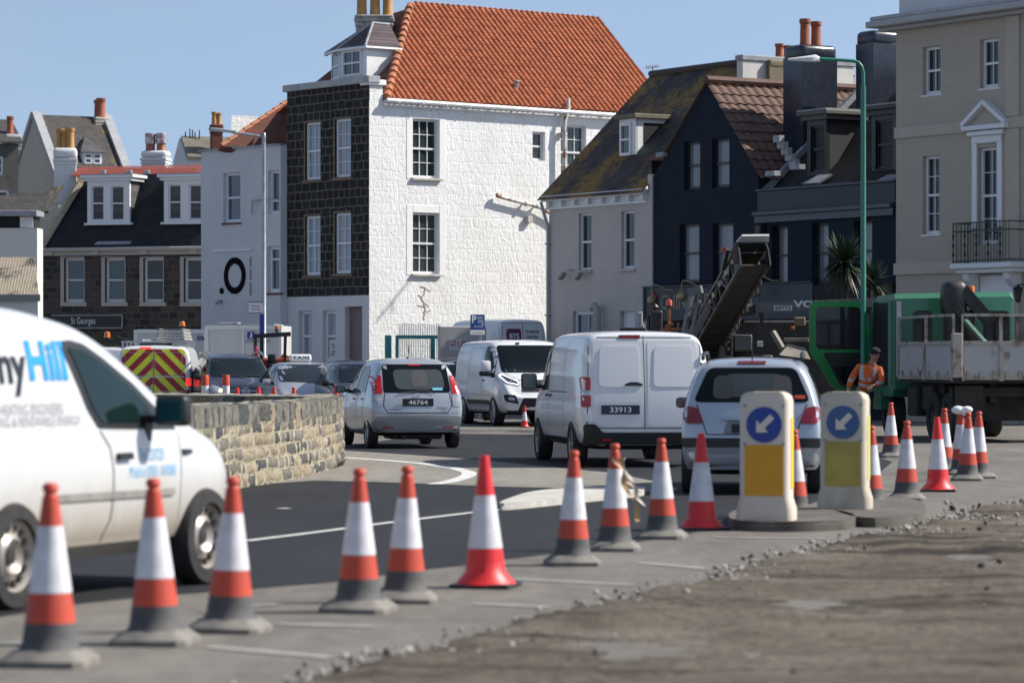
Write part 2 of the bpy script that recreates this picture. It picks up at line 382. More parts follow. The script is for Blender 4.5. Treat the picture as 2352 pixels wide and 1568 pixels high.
def slate(name, c1, c2, mo=(.01, .01, .011), bw=.28, bh=.2, lich=None, mode='roof', rough=.6):
    if name in MATS: return MATS[name]
    m = stone(name, [c1, c2, tuple((a + b) / 2 for a, b in zip(c1, c2))], mo, bw, bh, .008, .004, .5, .02, rough, mode, fine=14, finea=.5)
    if lich:
        t = m.node_tree; b = t.nodes["Principled BSDF"]; src = b.inputs['Base Color'].links[0].from_socket
        v = coords(t, (1, .5, 1), mode); a = tex_noise(t, v, lich[1], 6, .7); big = tex_noise(t, v, .7, 2)
        mu = t.nodes.new("ShaderNodeMath"); mu.operation = 'MULTIPLY'; t.links.new(a, mu.inputs[0]); t.links.new(big, mu.inputs[1])
        k = ramp(t, mu.outputs[0], [(lich[2], (0, 0, 0)), (lich[2] + .06, (1, 1, 1))])
        t.links.new(mixc(t, k, src, lich[0]), b.inputs['Base Color'])
    return m
M_slate = slate("dark_slates", (.018, .019, .024), (.03, .031, .036))
M_slateg = slate("grey_slates", (.09, .085, .085), (.14, .13, .13))
M_slatel = slate("lichened_slates", (.026, .026, .028), (.055, .052, .052), lich=((.20, .115, .018), 9, .235), bw=.3, bh=.24)
M_slatep = slate("purple_slates", (.075, .05, .058), (.12, .085, .09), bw=.22, bh=.16)
M_slatec = slate("cheek_slates", (.10, .10, .11), (.15, .145, .15), mode='roofy', bw=.3, bh=.3)
M_slaten = slate("brown_black_slates", (.02, .018, .017), (.032, .028, .026))
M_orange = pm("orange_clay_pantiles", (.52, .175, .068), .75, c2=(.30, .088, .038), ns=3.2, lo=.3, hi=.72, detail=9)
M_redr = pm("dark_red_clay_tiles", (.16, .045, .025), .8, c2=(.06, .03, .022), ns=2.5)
M_brownt = pm("brown_clay_pantiles", (.125, .064, .043), .75, c2=(.075, .04, .03), ns=2)
M_ridge = pm("ridge_clay", (.44, .15, .07), .75, c2=(.26, .12, .06), ns=3)
M_iron = pm("rusty_white_iron", (.52, .50, .47), .7, c2=(.24, .085, .03), ns=3.2, lo=.52, hi=.62)
# =================================================================== white house with orange roof and dark stone front
A = Facade('white_house', "tall white painted house with steep orange pantiled roof", 848, 98.5, (.789, .615))
rt = A.root
zg = A.at(890, 233)[1]; WID = 11.95
wrects = [(948, 1009, 274, 409), (948, 1009, 489, 629), (1223, 1252, 303, 369), (1288, 1346, 288, 412)]
holes = [A.rect(r) for r in wrects]
wall(rt, 0, WID, 0, zg, holes, M_wwall, .15, 7.6, sides=False)
b = MB().mat(M_wwall); b.poly([(WID, 0, 0), (WID, 7.6, 0), (WID, 7.6, zg), (WID, 0, zg)]); b.poly([(0, 7.6, 0), (WID, 7.6, 0), (WID, 7.6, zg), (0, 7.6, zg)])
b.prism([(WID, 0, zg), (WID, 7.6, zg), (WID, 3.8, zg + 3.55)], (-.2, 0, 0)); b.build('rear_wall', None, rt)
b = MB().mat(M_wsmooth)                                   # smooth raised surrounds
for h, w in zip(holes[:2], (.24, .24)):
    x0, x1, z0, z1 = h
    b.box(x0 - w, x0, -.012, .02, z0 - .05, z1 + .24, bev=.01); b.box(x1, x1 + w, -.012, .02, z0 - .05, z1 + .24, bev=.01); b.box(x0 + .002, x1 - .002, -.011, .02, z1, z1 + .239, bev=.01)
b.build('window_surround', None, rt)
for k, (h, bars) in enumerate(zip(holes, [(3, 2, 2), (3, 2, 2), (1, 1, 1), (3, 2, 2)])):
    window(rt, h, .17, bars, gm=glass("dark_green_glass", (.03, .042, .042)), sill=M_sill if k < 2 else None, fw=.06, sillout=.1)
# parapet pier at the corner
zp = A.at(860, 196)[1]; zc = A.at(860, 184)[1]; sp = A.at(880, 300)[0]
MB().mat(M_wwall).box(0.0, sp, .003, .38, zg - .02, zp, bev=.02).build('parapet_pier', None, rt)
# roof
rise, run = 3.42, 3.8; us = Vector((0, run, rise)).normalized(); sl = math.hypot(run, rise)
e0 = Vector((sp + .02, -.14, zg + .06)); ue = sp + .02
hipn = Vector((-1, 1, 0)).normalized(); hipco = Vector((sp + .12, -.02, zg))
pantiles(rt, e0, (1, 0, 0), us, WID + .06 - ue, sl + .16, M_orange, pitch=.215, course=.345, amp=.06, step=.016, cuts=[(hipco, hipn)])
b = MB().mat(M_orange); b.poly([(sp, 0, zg + .02), (WID, 0, zg + .02), (WID, run, zg + rise + .02), (sp + run, run, zg + rise + .02)])
b.poly([(WID - .3, 7.6, zg), (WID - .3, run, zg + rise), (sp + run, run, zg + rise), (sp + 1, 7.6, zg)]); b.build('roof_deck', M_orange, rt)
# hip face over the stone front
pl_o = Vector((sp + .1, .1, zg + .03)); pl_n = Vector((-1, 0, 1.11)).normalized()
def onhip(px, py):
    o = A.local(Vector((0, 0, H))); q = A.local(P(px, py, 50)) - o
    return o + q * ((pl_o - o).dot(pl_n) / q.dot(pl_n))
hp = [Vector((sp + .1, .1, zg)), Vector((sp + run, run, zg + rise - .03)), onhip(905, 30), onhip(752, 172), onhip(662, 232), onhip(668, 262)]
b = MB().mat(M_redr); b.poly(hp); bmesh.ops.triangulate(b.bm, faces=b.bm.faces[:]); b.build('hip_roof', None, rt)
b = MB().mat(M_ridge)                                      # hip tiles and ridge tiles
ha, hb = Vector((sp + .08, -.06, zg + .05)), Vector((sp + run, run, zg + rise + .03))
for k in range(16):
    a = ha.lerp(hb, k / 16); q = ha.lerp(hb, (k + 1.12) / 16); b.tube([a + Vector((0, 0, .05)), q], .15, 10, .12)
nr = 19
for k in range(nr):
    xa = sp + run + (WID - sp - run) * k / nr; xb = sp + run + (WID - sp - run) * (k + 1.02) / nr
    b.tube([(xa, run + .0, zg + rise + .03), (xb, run, zg + rise + .02)], .13, 10, .125)
b.build('ridge_tiles', None, rt, smooth=50)
# gutter, fascia
b = MB().mat(M_wsmooth); b.box(ue, WID, -.06, -.002, zg - .16, zg + .03)
b.mat(M_upvc); b.tube([(ue - .02, -.2, zg + .02), (WID, -.2, zg - .03)], .065, 8)
for k in range(13): x = ue + .4 + k * .9; b.box(x, x + .03, -.26, -.06, zg - .06, zg + .03)
b.build('gutter', None, rt, smooth=40)
# parapet coping along the corner
# rusty down pipe
sx, _ = A.at(1287, 330)
b = MB().mat(M_iron); zb_ = A.at(1287, 440)[1]
b.tube([(sx + .22, -.12, zg + .42), (sx + .2, -.16, zg + .1), (sx + .04, -.2, zg - .25), (sx, -.2, zg - .5), (sx, -.2, zb_ - 4)], .065, 10)
for z in (zg - .75, zg - 2.35, zg - 4): b.lathe([(.09, 0), (.09, .1)], 10, Matrix.Translation((sx, -.2, z))); b.box(sx - .13, sx + .13, -.12, 0, z + .02, z + .08)
b.build('drainpipe', None, rt, smooth=40)
# slanting waste pipe
b = MB().mat(M_iron); q = [Vector((A.at(x, y)[0], -.16, A.at(x, y)[1])) for x, y in ((1134, 450), (1152, 456), (1200, 468), (1226, 474), (1262, 494), (1290, 512))]
b.tube(q, .055, 10); b.lathe([(.075, 0), (.075, .14)], 10, Matrix.Translation(q[0]) @ Matrix.Rotation(R(70), 4, 'Y'))
for p in (q[2], q[3]): b.ball(p, .09); b.box(p.x - .02, p.x + .02, -.12, 0, p.z - .03, p.z + .03)
b.build('waste_pipe', None, rt, smooth=40)
s0, z0 = A.at(1212, 505); MB().mat(M_sill).box(s0 - .11, s0 + .09, -.16, 0, z0 - .1, z0 + .11, bev=.015).build('vent_box', None, rt)
# roof vent pipe with lead skirt
s0, _ = A.at(1187, 205); o = A.local(Vector((0, 0, H))); q = A.local(P(1187, 214, 50)) - o; rn = Vector((0, -rise, run)).normalized(); pv = o + q * ((Vector((1, 0, zg + .08)) - o).dot(rn) / q.dot(rn))
b = MB().mat(M_lead); b.tube([pv + us * .1, pv + Vector((0, 0, .34))], .07, 10); b.ball(pv + Vector((0, 0, .36)), .1, 1, 1, .5)
for sx_ in (-1, 1): b.bar(pv + rn * .06 + us * .05 + Vector((sx_ * .03, 0, 0)), pv + rn * .06 - us * .32 + Vector((sx_ * .3, 0, 0)), .1, .02, rn)
b.build('roof_vent', None, rt, smooth=40)
# crack in the render
b = MB().mat(pm("crack_brown", (.30, .25, .19), .9)); rr = random.Random(5)
pts = [(964, 658), (975, 662), (972, 676), (967, 690), (972, 700), (974, 712), (978, 722), (974, 735)]
q = [Vector((A.at(*p)[0] + rr.uniform(-.05, .05), -.006, A.at(*p)[1])) for p in pts]
for p0, p1 in zip(q, q[1:]):
    m_ = p0.lerp(p1, .5) + Vector((rr.uniform(-.07, .07), 0, 0)); b.bar(p0, m_, .035, .012, (0, 1, 0)); b.bar(m_, p1, .03, .012, (0, 1, 0))
    if rr.random() < .7: b.bar(m_, m_ + Vector((rr.uniform(-.3, .3), 0, rr.uniform(-.15, .1))), .015, .012, (0, 1, 0))
b.build('wall_crack', None, rt)
# ---- dark stone street front
tl = 4.42; _p = A.P0 + Vector((-.615, .788, 0)) * tl
S = Facade('stone_house', "narrow dark stone house front with pale ground floor and slate bay dormer on top", CX + _p.x * FP / _p.y, _p.y, (.615, -.788))
fr = S.root
frects = [(701, 736, 281, 413), (769, 806, 273, 407), (701, 736, 496, 632), (769, 806, 489, 628)]
fh = [S.rect(r) for r in frects]; zsplit = S.at(755, 680)[1]; ztop = S.at(755, 201)[1]
wall(fr, 0, tl - .002, zsplit, ztop, fh, M_dstone, .12, .3, name='upper_wall', sides=False)
M_brk = pm("brown_brick_jamb", (.20, .15, .10), .85, c2=(.13, .10, .07), ns=9)
b = MB().mat(M_brk)
for x0, x1, z0, z1 in fh:
    b.box(x0 - .07, x0, -.006, .1, z0, z1 + .06); b.box(x0, x1, -.006, .02, z1 + .002, z1 + .06); b.box(x0 - .1, x1 + .1, -.05, .1, z0 - .09, z0 - .002)
b.build('brick_jambs', None, fr)
for h in fh: window(fr, h, .12, (2, 2, 2) if h[2] > 5 else (2, 2, 2), gm=M_net, fw=.07)
gr = [(686, 716, 714, 830), (741, 771, 713, 830), (792, 832, 704, 850)]
gh = [S.rect(r) for r in gr]; gh = [(a, q, max(.5, c) if k < 2 else .02, d) for k, (a, q, c, d) in enumerate(gh)]
wall(fr, 0, tl - .002, 0, zsplit - .002, gh, M_grend, .18, .3, name='ground_floor_wall', sides=False)
for h in gh[:2]: window(fr, h, .18, (1, 1, 1), gm=M_net, fw=.09)
x0, x1, z0, z1 = gh[2]; b = MB().mat(pm("mauve_door", (.16, .115, .125), .5)); b.box(x0, x1, .18, .22, z0, z1 - .02); b.box(x0 + .15, x1 - .15, .165, .181, z0 + .3, z1 - .9, bev=.004); b.build('door', None, fr)
x0, x1, z0, z1 = gh[1]; zt_ = S.at(757, 779)[1]
b = MB().mat(pm("notice_board_white", (.6, .6, .6), .5)); b.box(x0 + .2, x1 - .05, .118, .124, zt_ - .62, zt_ - .02); b.mat(M_black); b.text("TO", (x0 + .3, .117, zt_ - .28), (1, 0, 0), (0, 0, 1), .2, .15, .03); b.text("LET", (x0 + .27, .117, zt_ - .5), (1, 0, 0), (0, 0, 1), .26, .15, .03); b.build('to_let_board', None, fr)
b = MB().mat(pm("grey_coping", (.33, .33, .35), .8, c2=(.45, .45, .46), ns=3)); zq = S.at(755, 190)[1]
b.box(-.12, tl + .1, -.1, .34, ztop, ztop + .21, bev=.015); b.build('parapet_coping', None, fr)
MB().mat(M_wsmooth).box(-.07, sp + .08, .05 - .12, .4, zp, zp + .17, bev=.02).build('corner_coping', None, rt)
# bay dormer standing behind the parapet
def at_f(px, py, y): s_, z_ = S.at(px, py, y); return Vector((s_, y, z_))
def bay(root):
    y0 = 1.25; a0 = at_f(757, 180, y0 + .35); a1 = at_f(786, 180, y0); a2 = at_f(838, 180, y0)
    zb, zt = ztop + .0, at_f(800, 112, y0).z
    pts = [(a0.x, y0 + .55), (a0.x + .02, y0 + .45), (a1.x - .05, y0), (a2.x + .1, y0), (a2.x + .12, y0 + 1.25), (a0.x, y0 + 1.25)]
    b = MB().mat(M_wsmooth); b.prism([(x, y, zb) for x, y in pts], (0, 0, zt - zb)); d = b.build('dormer', None, root)
    b = MB().mat(M_slatep); ze = zt + .0; zr = at_f(795, 62, y0 + .8).z; cx = (a1.x + a2.x) / 2
    ep = [(x + (x - cx) * .13, y - .12 if y < y0 + 1 else y, ze) for x, y in pts]
    ap, ap2 = (cx - .02, y0 + .75, zr), (cx + .05, y0 + 1.35, zr - .02)
    n = len(ep); b.poly([ep[1], ep[2], ap]); b.poly([ep[2], ep[3], ap]); b.poly([ep[3], ep[4], ap2, ap]); b.poly([ep[0], ep[1], ap]); b.poly([ep[5], ep[0], ap, ap2]); b.poly([ep[4], ep[5], ap2])
    b.poly(ep); b.build('dormer_roof', None, d)
    b = MB().mat(M_lead)
    for e in ep[:4]: b.tube([e, ap], .04, 6)
    b.tube([ap, ap2], .05, 6); b.mat(M_upvc)
    for e, f in zip(ep, ep[1:5]): b.tube([(e[0], e[1], ze - .04), (f[0], f[1], ze - .04)], .05, 6)
    b.build('dormer_trim', None, d, smooth=50)
    z0, z1 = at_f(810, 176, y0).z, at_f(810, 116, y0).z
    window(d, (at_f(790, 150, y0).x, at_f(833, 150, y0).x, z0, z1), .0, (2, 1, 1), gm=M_glassb, y=-.02 + y0, fw=.06)
    ang = math.atan2(-.45, a1.x - a0.x - .07); w2 = thing('window', None, None); w2.parent = d
    w2.location = (a0.x + .02, y0 + .45, 0); w2.rotation_euler = (0, 0, ang); L = math.hypot(a1.x - a0.x - .07, .45)
    b = MB().mat(M_upvc); b.box(.06, .12, -.05, .01, z0, z1); b.box(L - .12, L - .06, -.05, .01, z0, z1); b.box(.12, L - .12, -.05, .01, z1 - .06, z1); b.box(.12, L - .12, -.05, .01, z0, z0 + .07); b.box(.12, L - .12, -.055, .01, (z0 + z1) / 2 - .03, (z0 + z1) / 2 + .03)
    b.mat(M_glassb).box(.1, L - .1, -.03, -.02, z0 + .02, z1 - .02); b.build('side_window', None, d).matrix_local = w2.matrix_basis
    bpy.data.objects.remove(w2)
bay(fr)
# chimney with tall buff pots behind the dormer
cc = A.local(P(860, 48, 103.4)); chimney(rt, cc.x, cc.y, cc.z - 2.2, cc.z + .16, 1.15, .62, pm("weathered_white_stack", (.46, .44, .41), .85, c2=(.16, .15, .13), ns=5), [(-.4, .0), (.02, 0), (.42, 0)], M_pot2, .95, .16, R(-38), .1)
# =================================================================== pale building with the ring emblem
_x = S.P0.x * FP / S.P0.y + CX
OB = Facade('ring_building', "pale grey rendered building with a black ring emblem on its blank wall", 462, S.P0.y + 3.0, (.66, -.75))
ob = OB.root; so = OB.local(S.P0).x - .01; zo = OB.at(560, 341)[1]
orr = [(513, 552, 397, 511), (616, 657, 391, 491), (614, 657, 565, 672)]
oh = [OB.rect(r) for r in orr]; oh = [(a, min(q, so - .06), c, d) for a, q, c, d in oh]
wall(ob, 0, so, 0, zo, oh, M_grend, .16, 6)
window(ob, oh[0], .16, (1, 1, 1), gm=M_glassb, sill=pm("red_brick_sill", (.16, .07, .06), .8), silh=.07, sillout=.04, fw=.08, meet=.5)
window(ob, oh[1], .16, (1, 1, 1), gm=M_glassb, fw=.08, meet=.3)
window(ob, oh[2], .16, (1, 1, 1), gm=M_glassb, sill=MATS["red_brick_sill"], silh=.07, sillout=.04, fw=.1, meet=.72)
b = MB().mat(M_lead); b.box(-.06, so, -.07, .25, zo, zo + .06); b.build('parapet_coping', None, ob)
cx_, cz_ = OB.at(540, 633); MK = pm("emblem_black", (.006, .006, .008), .9, spec=.1)
b = MB().mat(MK); ro, ri = .58, .38; n = 40
for k in range(n):
    a0, a1 = 2 * math.pi * k / n, 2 * math.pi * (k + 1) / n
    b.prism([(cx_ + r_ * .98 * math.cos(a), -.03, cz_ + r_ * math.sin(a)) for r_, a in ((ro, a0), (ro, a1), (ri, a1), (ri, a0))], (0, .028, 0))
x1_, z1_ = OB.at(510, 668); b.lathe([(.1, 0), (.1, .03)], 18, Matrix.Translation((x1_, -.002, z1_)) @ Matrix.Rotation(R(90), 4, 'X'))
b.build('ring_emblem', None, ob)
xs_, zs_ = OB.at(576, 590); b = MB().mat(pm("vertical_lettering", (.18, .18, .19), .6))
for y0_, y1_ in ((590, 612), (617, 643), (649, 678)): b.box(xs_ - .03, xs_ + .03, -.02, 0, OB.at(576, y1_)[1], OB.at(576, y0_)[1])
b.build('wall_lettering', None, ob)
xa, za = OB.at(488, 577); xb, _ = OB.at(578, 577); b = MB().mat(M_upvc); b.box(xa, xb, -.05, 0, za - .03, za + .03); b.build('light_strip', None, ob)
xa, za = OB.at(509, 692); b = MB().mat(M_lead); b.box(xa - .05, xa + .05, -.16, 0, za - .05, za + .05, bev=.02); b.tube([(xa, -.1, za), (xa - .02, -.22, za - .1)], .04, 8); b.build('wall_lamp', None, ob, smooth=40)
xa, za = OB.at(586, 490); xb = so - .02; b = MB().mat(M_grend); b.box(xa, xb, -.5, -.002, OB.at(620, 566)[1] - .9, za, bev=.01)
b.build('balcony_box', None, ob) if False else b.bm.free()
b = MB().mat(M_lead); zr_ = OB.at(620, 459)[1]; b.bar((xa, -.12, zr_), (xb, -.12, zr_), .04)
for x in (xa, ): b.bar((x, -.12, za - .05), (x, -.12, zr_), .035)
b.bar((xa, -.12, zr_), (xa, 0, zr_), .035); b.build('balcony_rail', None, ob)
# its tiled roof, rising towards the white house
b = MB().mat(M_redr); q = [OB.local(P(x, y, d)) for x, y, d in ((500, 346, 103.6), (508, 336, 103.6), (662, 232, 106), (664, 350, 103.6))]
b.prism(q, (0, .25, -.05)); b.mat(M_ridge)
for k in range(9):
    p0, p1 = q[1].lerp(q[2], k / 9), q[1].lerp(q[2], (k + 1) / 9); b.tube([p0 + Vector((0, 0, .03)), p1], .07, 6)
b.build('roof', None, ob)
cc = OB.local(P(594, 275, 107)); chimney(ob, cc.x, cc.y, cc.z - 3.5, cc.z, .5, .4, pm("red_brick_stack", (.27, .09, .06), .85, c2=(.2, .07, .05), ns=6), [], M_pot, .3, .1, 0, .1, bands=False)
# =================================================================== stone building with slate mansard
DG = 132.0
SG = Facade('granite_hotel', "two storey brown granite building with slate mansard and white dormers", 92, DG + 3.3, (.906, -.30))
sg = SG.root; ls = SG.at(500, 600)[0]; zc0, zc1 = SG.at(280, 586)[1], SG.at(280, 568)[1]
sr = [(147, 194, 592, 694), (241, 288, 592, 694), (329, 376, 592, 694), (422, 469, 592, 694)]
sh = [SG.rect(r) for r in sr]; wall(sg, 0, ls, 0, zc0, sh, M_bstone, .22, 8)
M_surr = pm("pale_stone_surround", (.42, .40, .37), .8)
for h in sh: window(sg, h, .22, (1, 1, 1), gm=M_glassb, fw=.1)
b = MB().mat(M_surr)
for x0, x1, z0, z1 in sh: b.box(x0 - .16, x0, -.012, .12, z0 - .1, z1 + .05); b.box(x0 - .16, x1 + .1, -.03, .1, z0 - .16, z0 - .003); b.box(x0, x1, -.012, .05, z1 + .003, z1 + .05)
b.build('window_surround', None, sg)
b = MB().mat(M_surr); b.box(-.25, ls, -.12, 0, zc0, zc1 - .14); b.box(-.35, ls, -.3, .05, zc1 - .14, zc1, bev=.03)
for x in (.3, 2.4, 4.6, 6.8): b.box(x, x + .35, -.22, -.1, zc0 + .02, zc1 - .14)
b.build('cornice', None, sg)
zm = SG.at(300, 400, 1.55)[1]; xl = .15
b = MB().mat(M_slate); b.poly([(xl - .1, -.1, zc1 + .01), (ls, -.1, zc1 + .01), (ls, 1.7, zm), (xl + 1.25, 1.7, zm)]); b.poly([(xl - .1, -.1, zc1), (xl + 1.25, 1.7, zm), (xl + 1.25, 6, zm), (xl - .1, 7, zc1)])
b.poly([(xl + 1.25, 1.7, zm), (ls, 1.7, zm), (ls, 6, zm), (xl + 1.25, 6, zm)]); b.build('mansard_roof', None, sg)
b = MB().mat(pm("lichened_coping", (.42, .36, .25), .9, c2=(.28, .26, .22), ns=4)); b.bar((xl - .1, -.16, zc1), (xl + 1.0, 1.3, zm - .35), .32, .24); b.build('roof_coping', None, sg)
b = MB().mat(pm("red_roof_tiles", (.25, .06, .042), .7, c2=(.22, .05, .035), ns=3)); y2 = 2.6; q0, q1 = SG.at(186, 386, y2), SG.at(470, 386, y2)
b.poly([(q0[0], 1.75, zm - .05), (q1[0], 1.75, zm - .05), (q1[0], y2, q1[1]), (q0[0], y2, q0[1])])
for k in range(40): x = q0[0] + (q1[0] - q0[0]) * k / 40; b.bar((x, 1.75, zm - .02), (x, y2, q0[1] + .03), .07, .04)
b.build('upper_roof', None, sg)
for x in (240, 300, 341): b = MB().mat(M_lead); s_, z_ = SG.at(x, 398, 1.8); b.box(s_ - .12, s_ + .12, 1.6, 1.75, z_ - .05, z_ + .12, bev=.03); b.build('roof_vent', None, sg)
def dormer(root, F_, r, yd, wins, roofm, cheekm, framem, zslope, trim, gm=None, ytop=None):
    """flat topped dormer: front with casings, slated cheeks, moulded cap"""
    x0, x1, z0, z1 = F_.rect(r, yd); gm = gm or M_glass; depth = (z1 - z0) * zslope
    b = MB().mat(cheekm); b.prism([(x0 + .02, yd + .05, z0), (x0 + .02, yd + .05, z1), (x0 + .02, yd + depth, z1)], (x1 - x0 - .04, 0, 0)); d = b.build('dormer', None, root)
    wh = [F_.rect(w, yd) for w in wins]
    b = MB().mat(framem); xs = [x0] + [v for w in wh for v in w[:2]] + [x1]
    for a, q in zip(xs[0::2], xs[1::2]): b.box(a, q, yd - .06, yd + .06, z0, z1)
    for w in wh: b.box(w[0], w[1], yd - .055, yd + .055, z0, w[2]); b.box(w[0], w[1], yd - .055, yd + .055, w[3], z1)
    b.box(x0 - .12, x1 + .12, yd - .14, yd + .08, z0 - .09, z0, bev=.01); b.build('dormer_front', None, d)
    for w in wh: window(d, w, .05, (1, 1, 1), fm=framem, gm=gm, fw=.05, y=yd)
    b = MB().mat(trim); b.box(x0 - .14, x1 + .14, yd - .16, yd + depth + .1, z1 + .002, z1 + .12); b.box(x0 - .24, x1 + .24, yd - .26, yd + depth + .1, z1 + .12, z1 + .24, bev=.02); b.mat(M_lead); b.box(x0 - .22, x1 + .22, yd - .24, yd + depth, z1 + .242, z1 + .28); b.build('dormer_cap', None, d)
    return d
dormer(sg, SG, (202, 299, 416, 512), .45, [(211, 240, 427, 507), (256, 286, 427, 507)], M_slate, M_slatec, M_upvc, 1.05, M_upvc, gm=M_glassb)
dormer(sg, SG, (378, 480, 414, 510), .45, [(388, 417, 424, 505), (435, 464, 424, 505)], M_slate, M_slatec, M_upvc, 1.05, M_upvc, gm=M_glassb)
for x in (215, 390): b = MB().mat(M_lead); s_, z_ = SG.at(x, 563, -.05); b.prism([(s_, -.02, z_), (s_ + 1.6, -.02, z_), (s_ + 1.75, .12, z_ + .2), (s_ + .2, .12, z_ + .2)], (0, -.03, .02)); b.build('roof_light', None, sg)
M_wstack = stone("white_painted_stack", [(.74, .74, .74), (.78, .78, .78)], (.7, .7, .7), .45, .16, .012, .02, .5, .02)
cc = SG.local(P(150, 420, DG + 5.5)); ct = P(150, 341, DG + 5.5).z; chimney(sg, cc.x, cc.y, cc.z - .9, ct, .92, .92, M_wstack, [(-.22, .22), (0, 0), (.22, -.22)], M_pot2, .86, .16, R(25), .45)
cc = SG.local(P(358, 420, DG + 5.5)); ct = P(358, 347, DG + 5.5).z
cb = chimney(sg, cc.x, cc.y, cc.z - 1.2, ct, 1.05, .75, M_wstack, [(-.24, 0), (.24, 0)], pm("wrapped_pot", (.30, .10, .05), .5), .72, .2, R(8), .3)
b = MB().mat(pm("silver_wrap", (.5, .5, .52), .25, .6, c2=(.32, .1, .09), ns=5, bs=.6, bd=.05))
for ox in (-.24, .24): b.lathe([(.225, .3), (.235, .45), (.222, .55), (.24, .7), (.23, .74)], 16, Matrix.Translation((cc.x, cc.y, ct)) @ Matrix.Rotation(R(8), 4, 'Z') @ Matrix.Translation((ox, 0, 0)), cap=False)
b.build('foil_wrap', None, cb, smooth=30)
xa, za = SG.at(122, 755); xb, zb = SG.at(285, 722)
b = MB().mat(pm("dark_sign_board", (.012, .018, .022), .4)); b.box(xa, xb, -.12, -.02, za, zb); b.mat(M_lead)
b.box(xa, xb, -.135, -.12, zb - .05, zb); b.box(xa, xb, -.135, -.12, za, za + .05); b.box(xb - .05, xb, -.134, -.12, za, zb)
b.mat(pm("sign_lettering", (.55, .57, .58), .5)); sx0, sz0 = SG.at(166, 749); sx1, _ = SG.at(222, 749); b.text("St Georges", (sx0, -.123, sz0), (1, 0, 0), (0, 0, 1), sx1 - sx0, .36, .01)
b.build('sign_board', None, sg)
# =================================================================== far gable house and its neighbours up the hill
def simple_house(name, label, px, d, u, wid, dep, ze, rise, wm, rm, group=None, over=.1, coping=None):
    """ridged house: ridge along local x, gables at both ends"""
    f = Facade(name, label, px, d, u, group=group); r = f.root
    b = MB().mat(wm); b.box(0, wid, 0, dep, -2, ze)
    for x in (0, wid): b.prism([(x, 0, ze), (x, dep, ze), (x, dep / 2, ze + rise)], ((.2 if x == 0 else -.2), 0, 0))
    b.build('wall', None, r)
    b = MB().mat(rm); s_ = rise / (dep / 2)
    b.prism([(over, -.15, ze - .15 * s_), (wid - over, -.15, ze - .15 * s_), (wid - over, dep / 2, ze + rise), (over, dep / 2, ze + rise)], (0, 0, .12)); b.prism([(over, dep + .15, ze - .15 * s_), (wid - over, dep + .15, ze - .15 * s_), (wid - over, dep / 2, ze + rise), (over, dep / 2, ze + rise)], (0, 0, .12)); b.build('roof', None, r)
    if coping:
        b = MB().mat(coping)
        for x in (.12, wid - .12): b.bar((x, -.2, ze - .2 * s_ + .15), (x, dep / 2, ze + rise + .2), .5, .3); b.bar((x, dep + .2, ze - .2 * s_ + .15), (x, dep / 2, ze + rise + .2), .5, .3)
        b.build('gable_coping', None, r)
    return f
M_grc = pm("grey_stone_coping", (.36, .36, .37), .8, c2=(.27, .27, .29), ns=3)
M_sg2 = slate("weathered_slates", (.07, .062, .058), (.10, .09, .082), lich=((.22, .16, .03), 5, .33))
M_fcream = pm("far_cream_render", (.44, .40, .34), .85, c2=(.4, .36, .3), ns=.5)
FH = simple_house('gable_house', "cream gabled house with slate roof and stone copings high up behind the granite building", 135, 178, (.88, .47), 4.4, 8.0, 11.1, 4.0, M_fcream, M_sg2, coping=M_grc)
fh_ = FH.root; chimney(fh_, 3.9, 4.0, 13.6, P(216, 266, 182).z, .8, .9, M_fcream, [(0, -.2), (.0, .2)], M_pot, 1.1, .24, 0, .2)
yd_ = 1.2; d0, d1, dz0, dz1 = FH.rect((190, 234, 350, 380), yd_)
b = MB().mat(M_upvc); b.box(d0, d1, yd_, yd_ + 1.4, dz0, dz1); d_ = b.build('dormer', None, fh_)
for a_, q_ in ((.08, .46), (.54, .92)): window(d_, (d0 + (d1 - d0) * a_, d0 + (d1 - d0) * q_, dz0 + .08, dz1 - .06), .0, (1, 1, 1), gm=M_glassb, fw=.06, y=yd_ - .02)
b = MB().mat(M_slateg); e = [(d0 - .2, yd_ - .2, dz1), (d1 + .2, yd_ - .2, dz1), (d1 + .2, yd_ + 2, dz1), (d0 - .2, yd_ + 2, dz1)]; tp = ((d0 + d1) / 2, yd_ + 1.2, dz1 + .95)
for i in range(4): b.poly([e[i], e[(i + 1) % 4], tp])
b.build('dormer_hip', None, d_)
LH = Facade('slate_hung_house', "dark slate hung house at the left edge with white windows and a small chimney", -30, 165, (.93, .36))
lh = LH.root; lr = [(-6, 9, 359, 402), (-10, 22, 436, 475)]; hh = [LH.rect(r) for r in lr]; wl = LH.at(42, 400)[0]; zt = LH.at(20, 330)[1]
wall(lh, 0, wl, -1, zt, hh, pm("dark_slate_hanging", (.085, .08, .072), .8, c2=(.055, .052, .05), ns=2), .15, 5)
for h in hh: window(lh, h, .15, (1, 1, 1), gm=M_glass, fw=.12)
b = MB().mat(M_sg2); b.prism([(-1, -.2, zt), (wl + .2, -.2, zt), (wl + .2, 2.5, zt + 1.3), (-1, 2.5, zt + 1.3)], (0, 0, .1)); b.build('roof', None, lh)
chimney(lh, LH.at(27, 318, .8)[0], .8, zt - .3, LH.at(27, 309, .8)[1], .82, .82, M_grc, [(-.08, 0)], M_pot, .95, .17, 0, .3)
BH = simple_house('rear_house', "white gabled house with a brown tiled roof beyond the pale building", 425, 150, (.96, .28), 3.0, 3.0, 10.88, .95, M_grend, pm("brown_grey_tiles", (.17, .15, .12), .85, c2=(.12, .11, .09), ns=3))
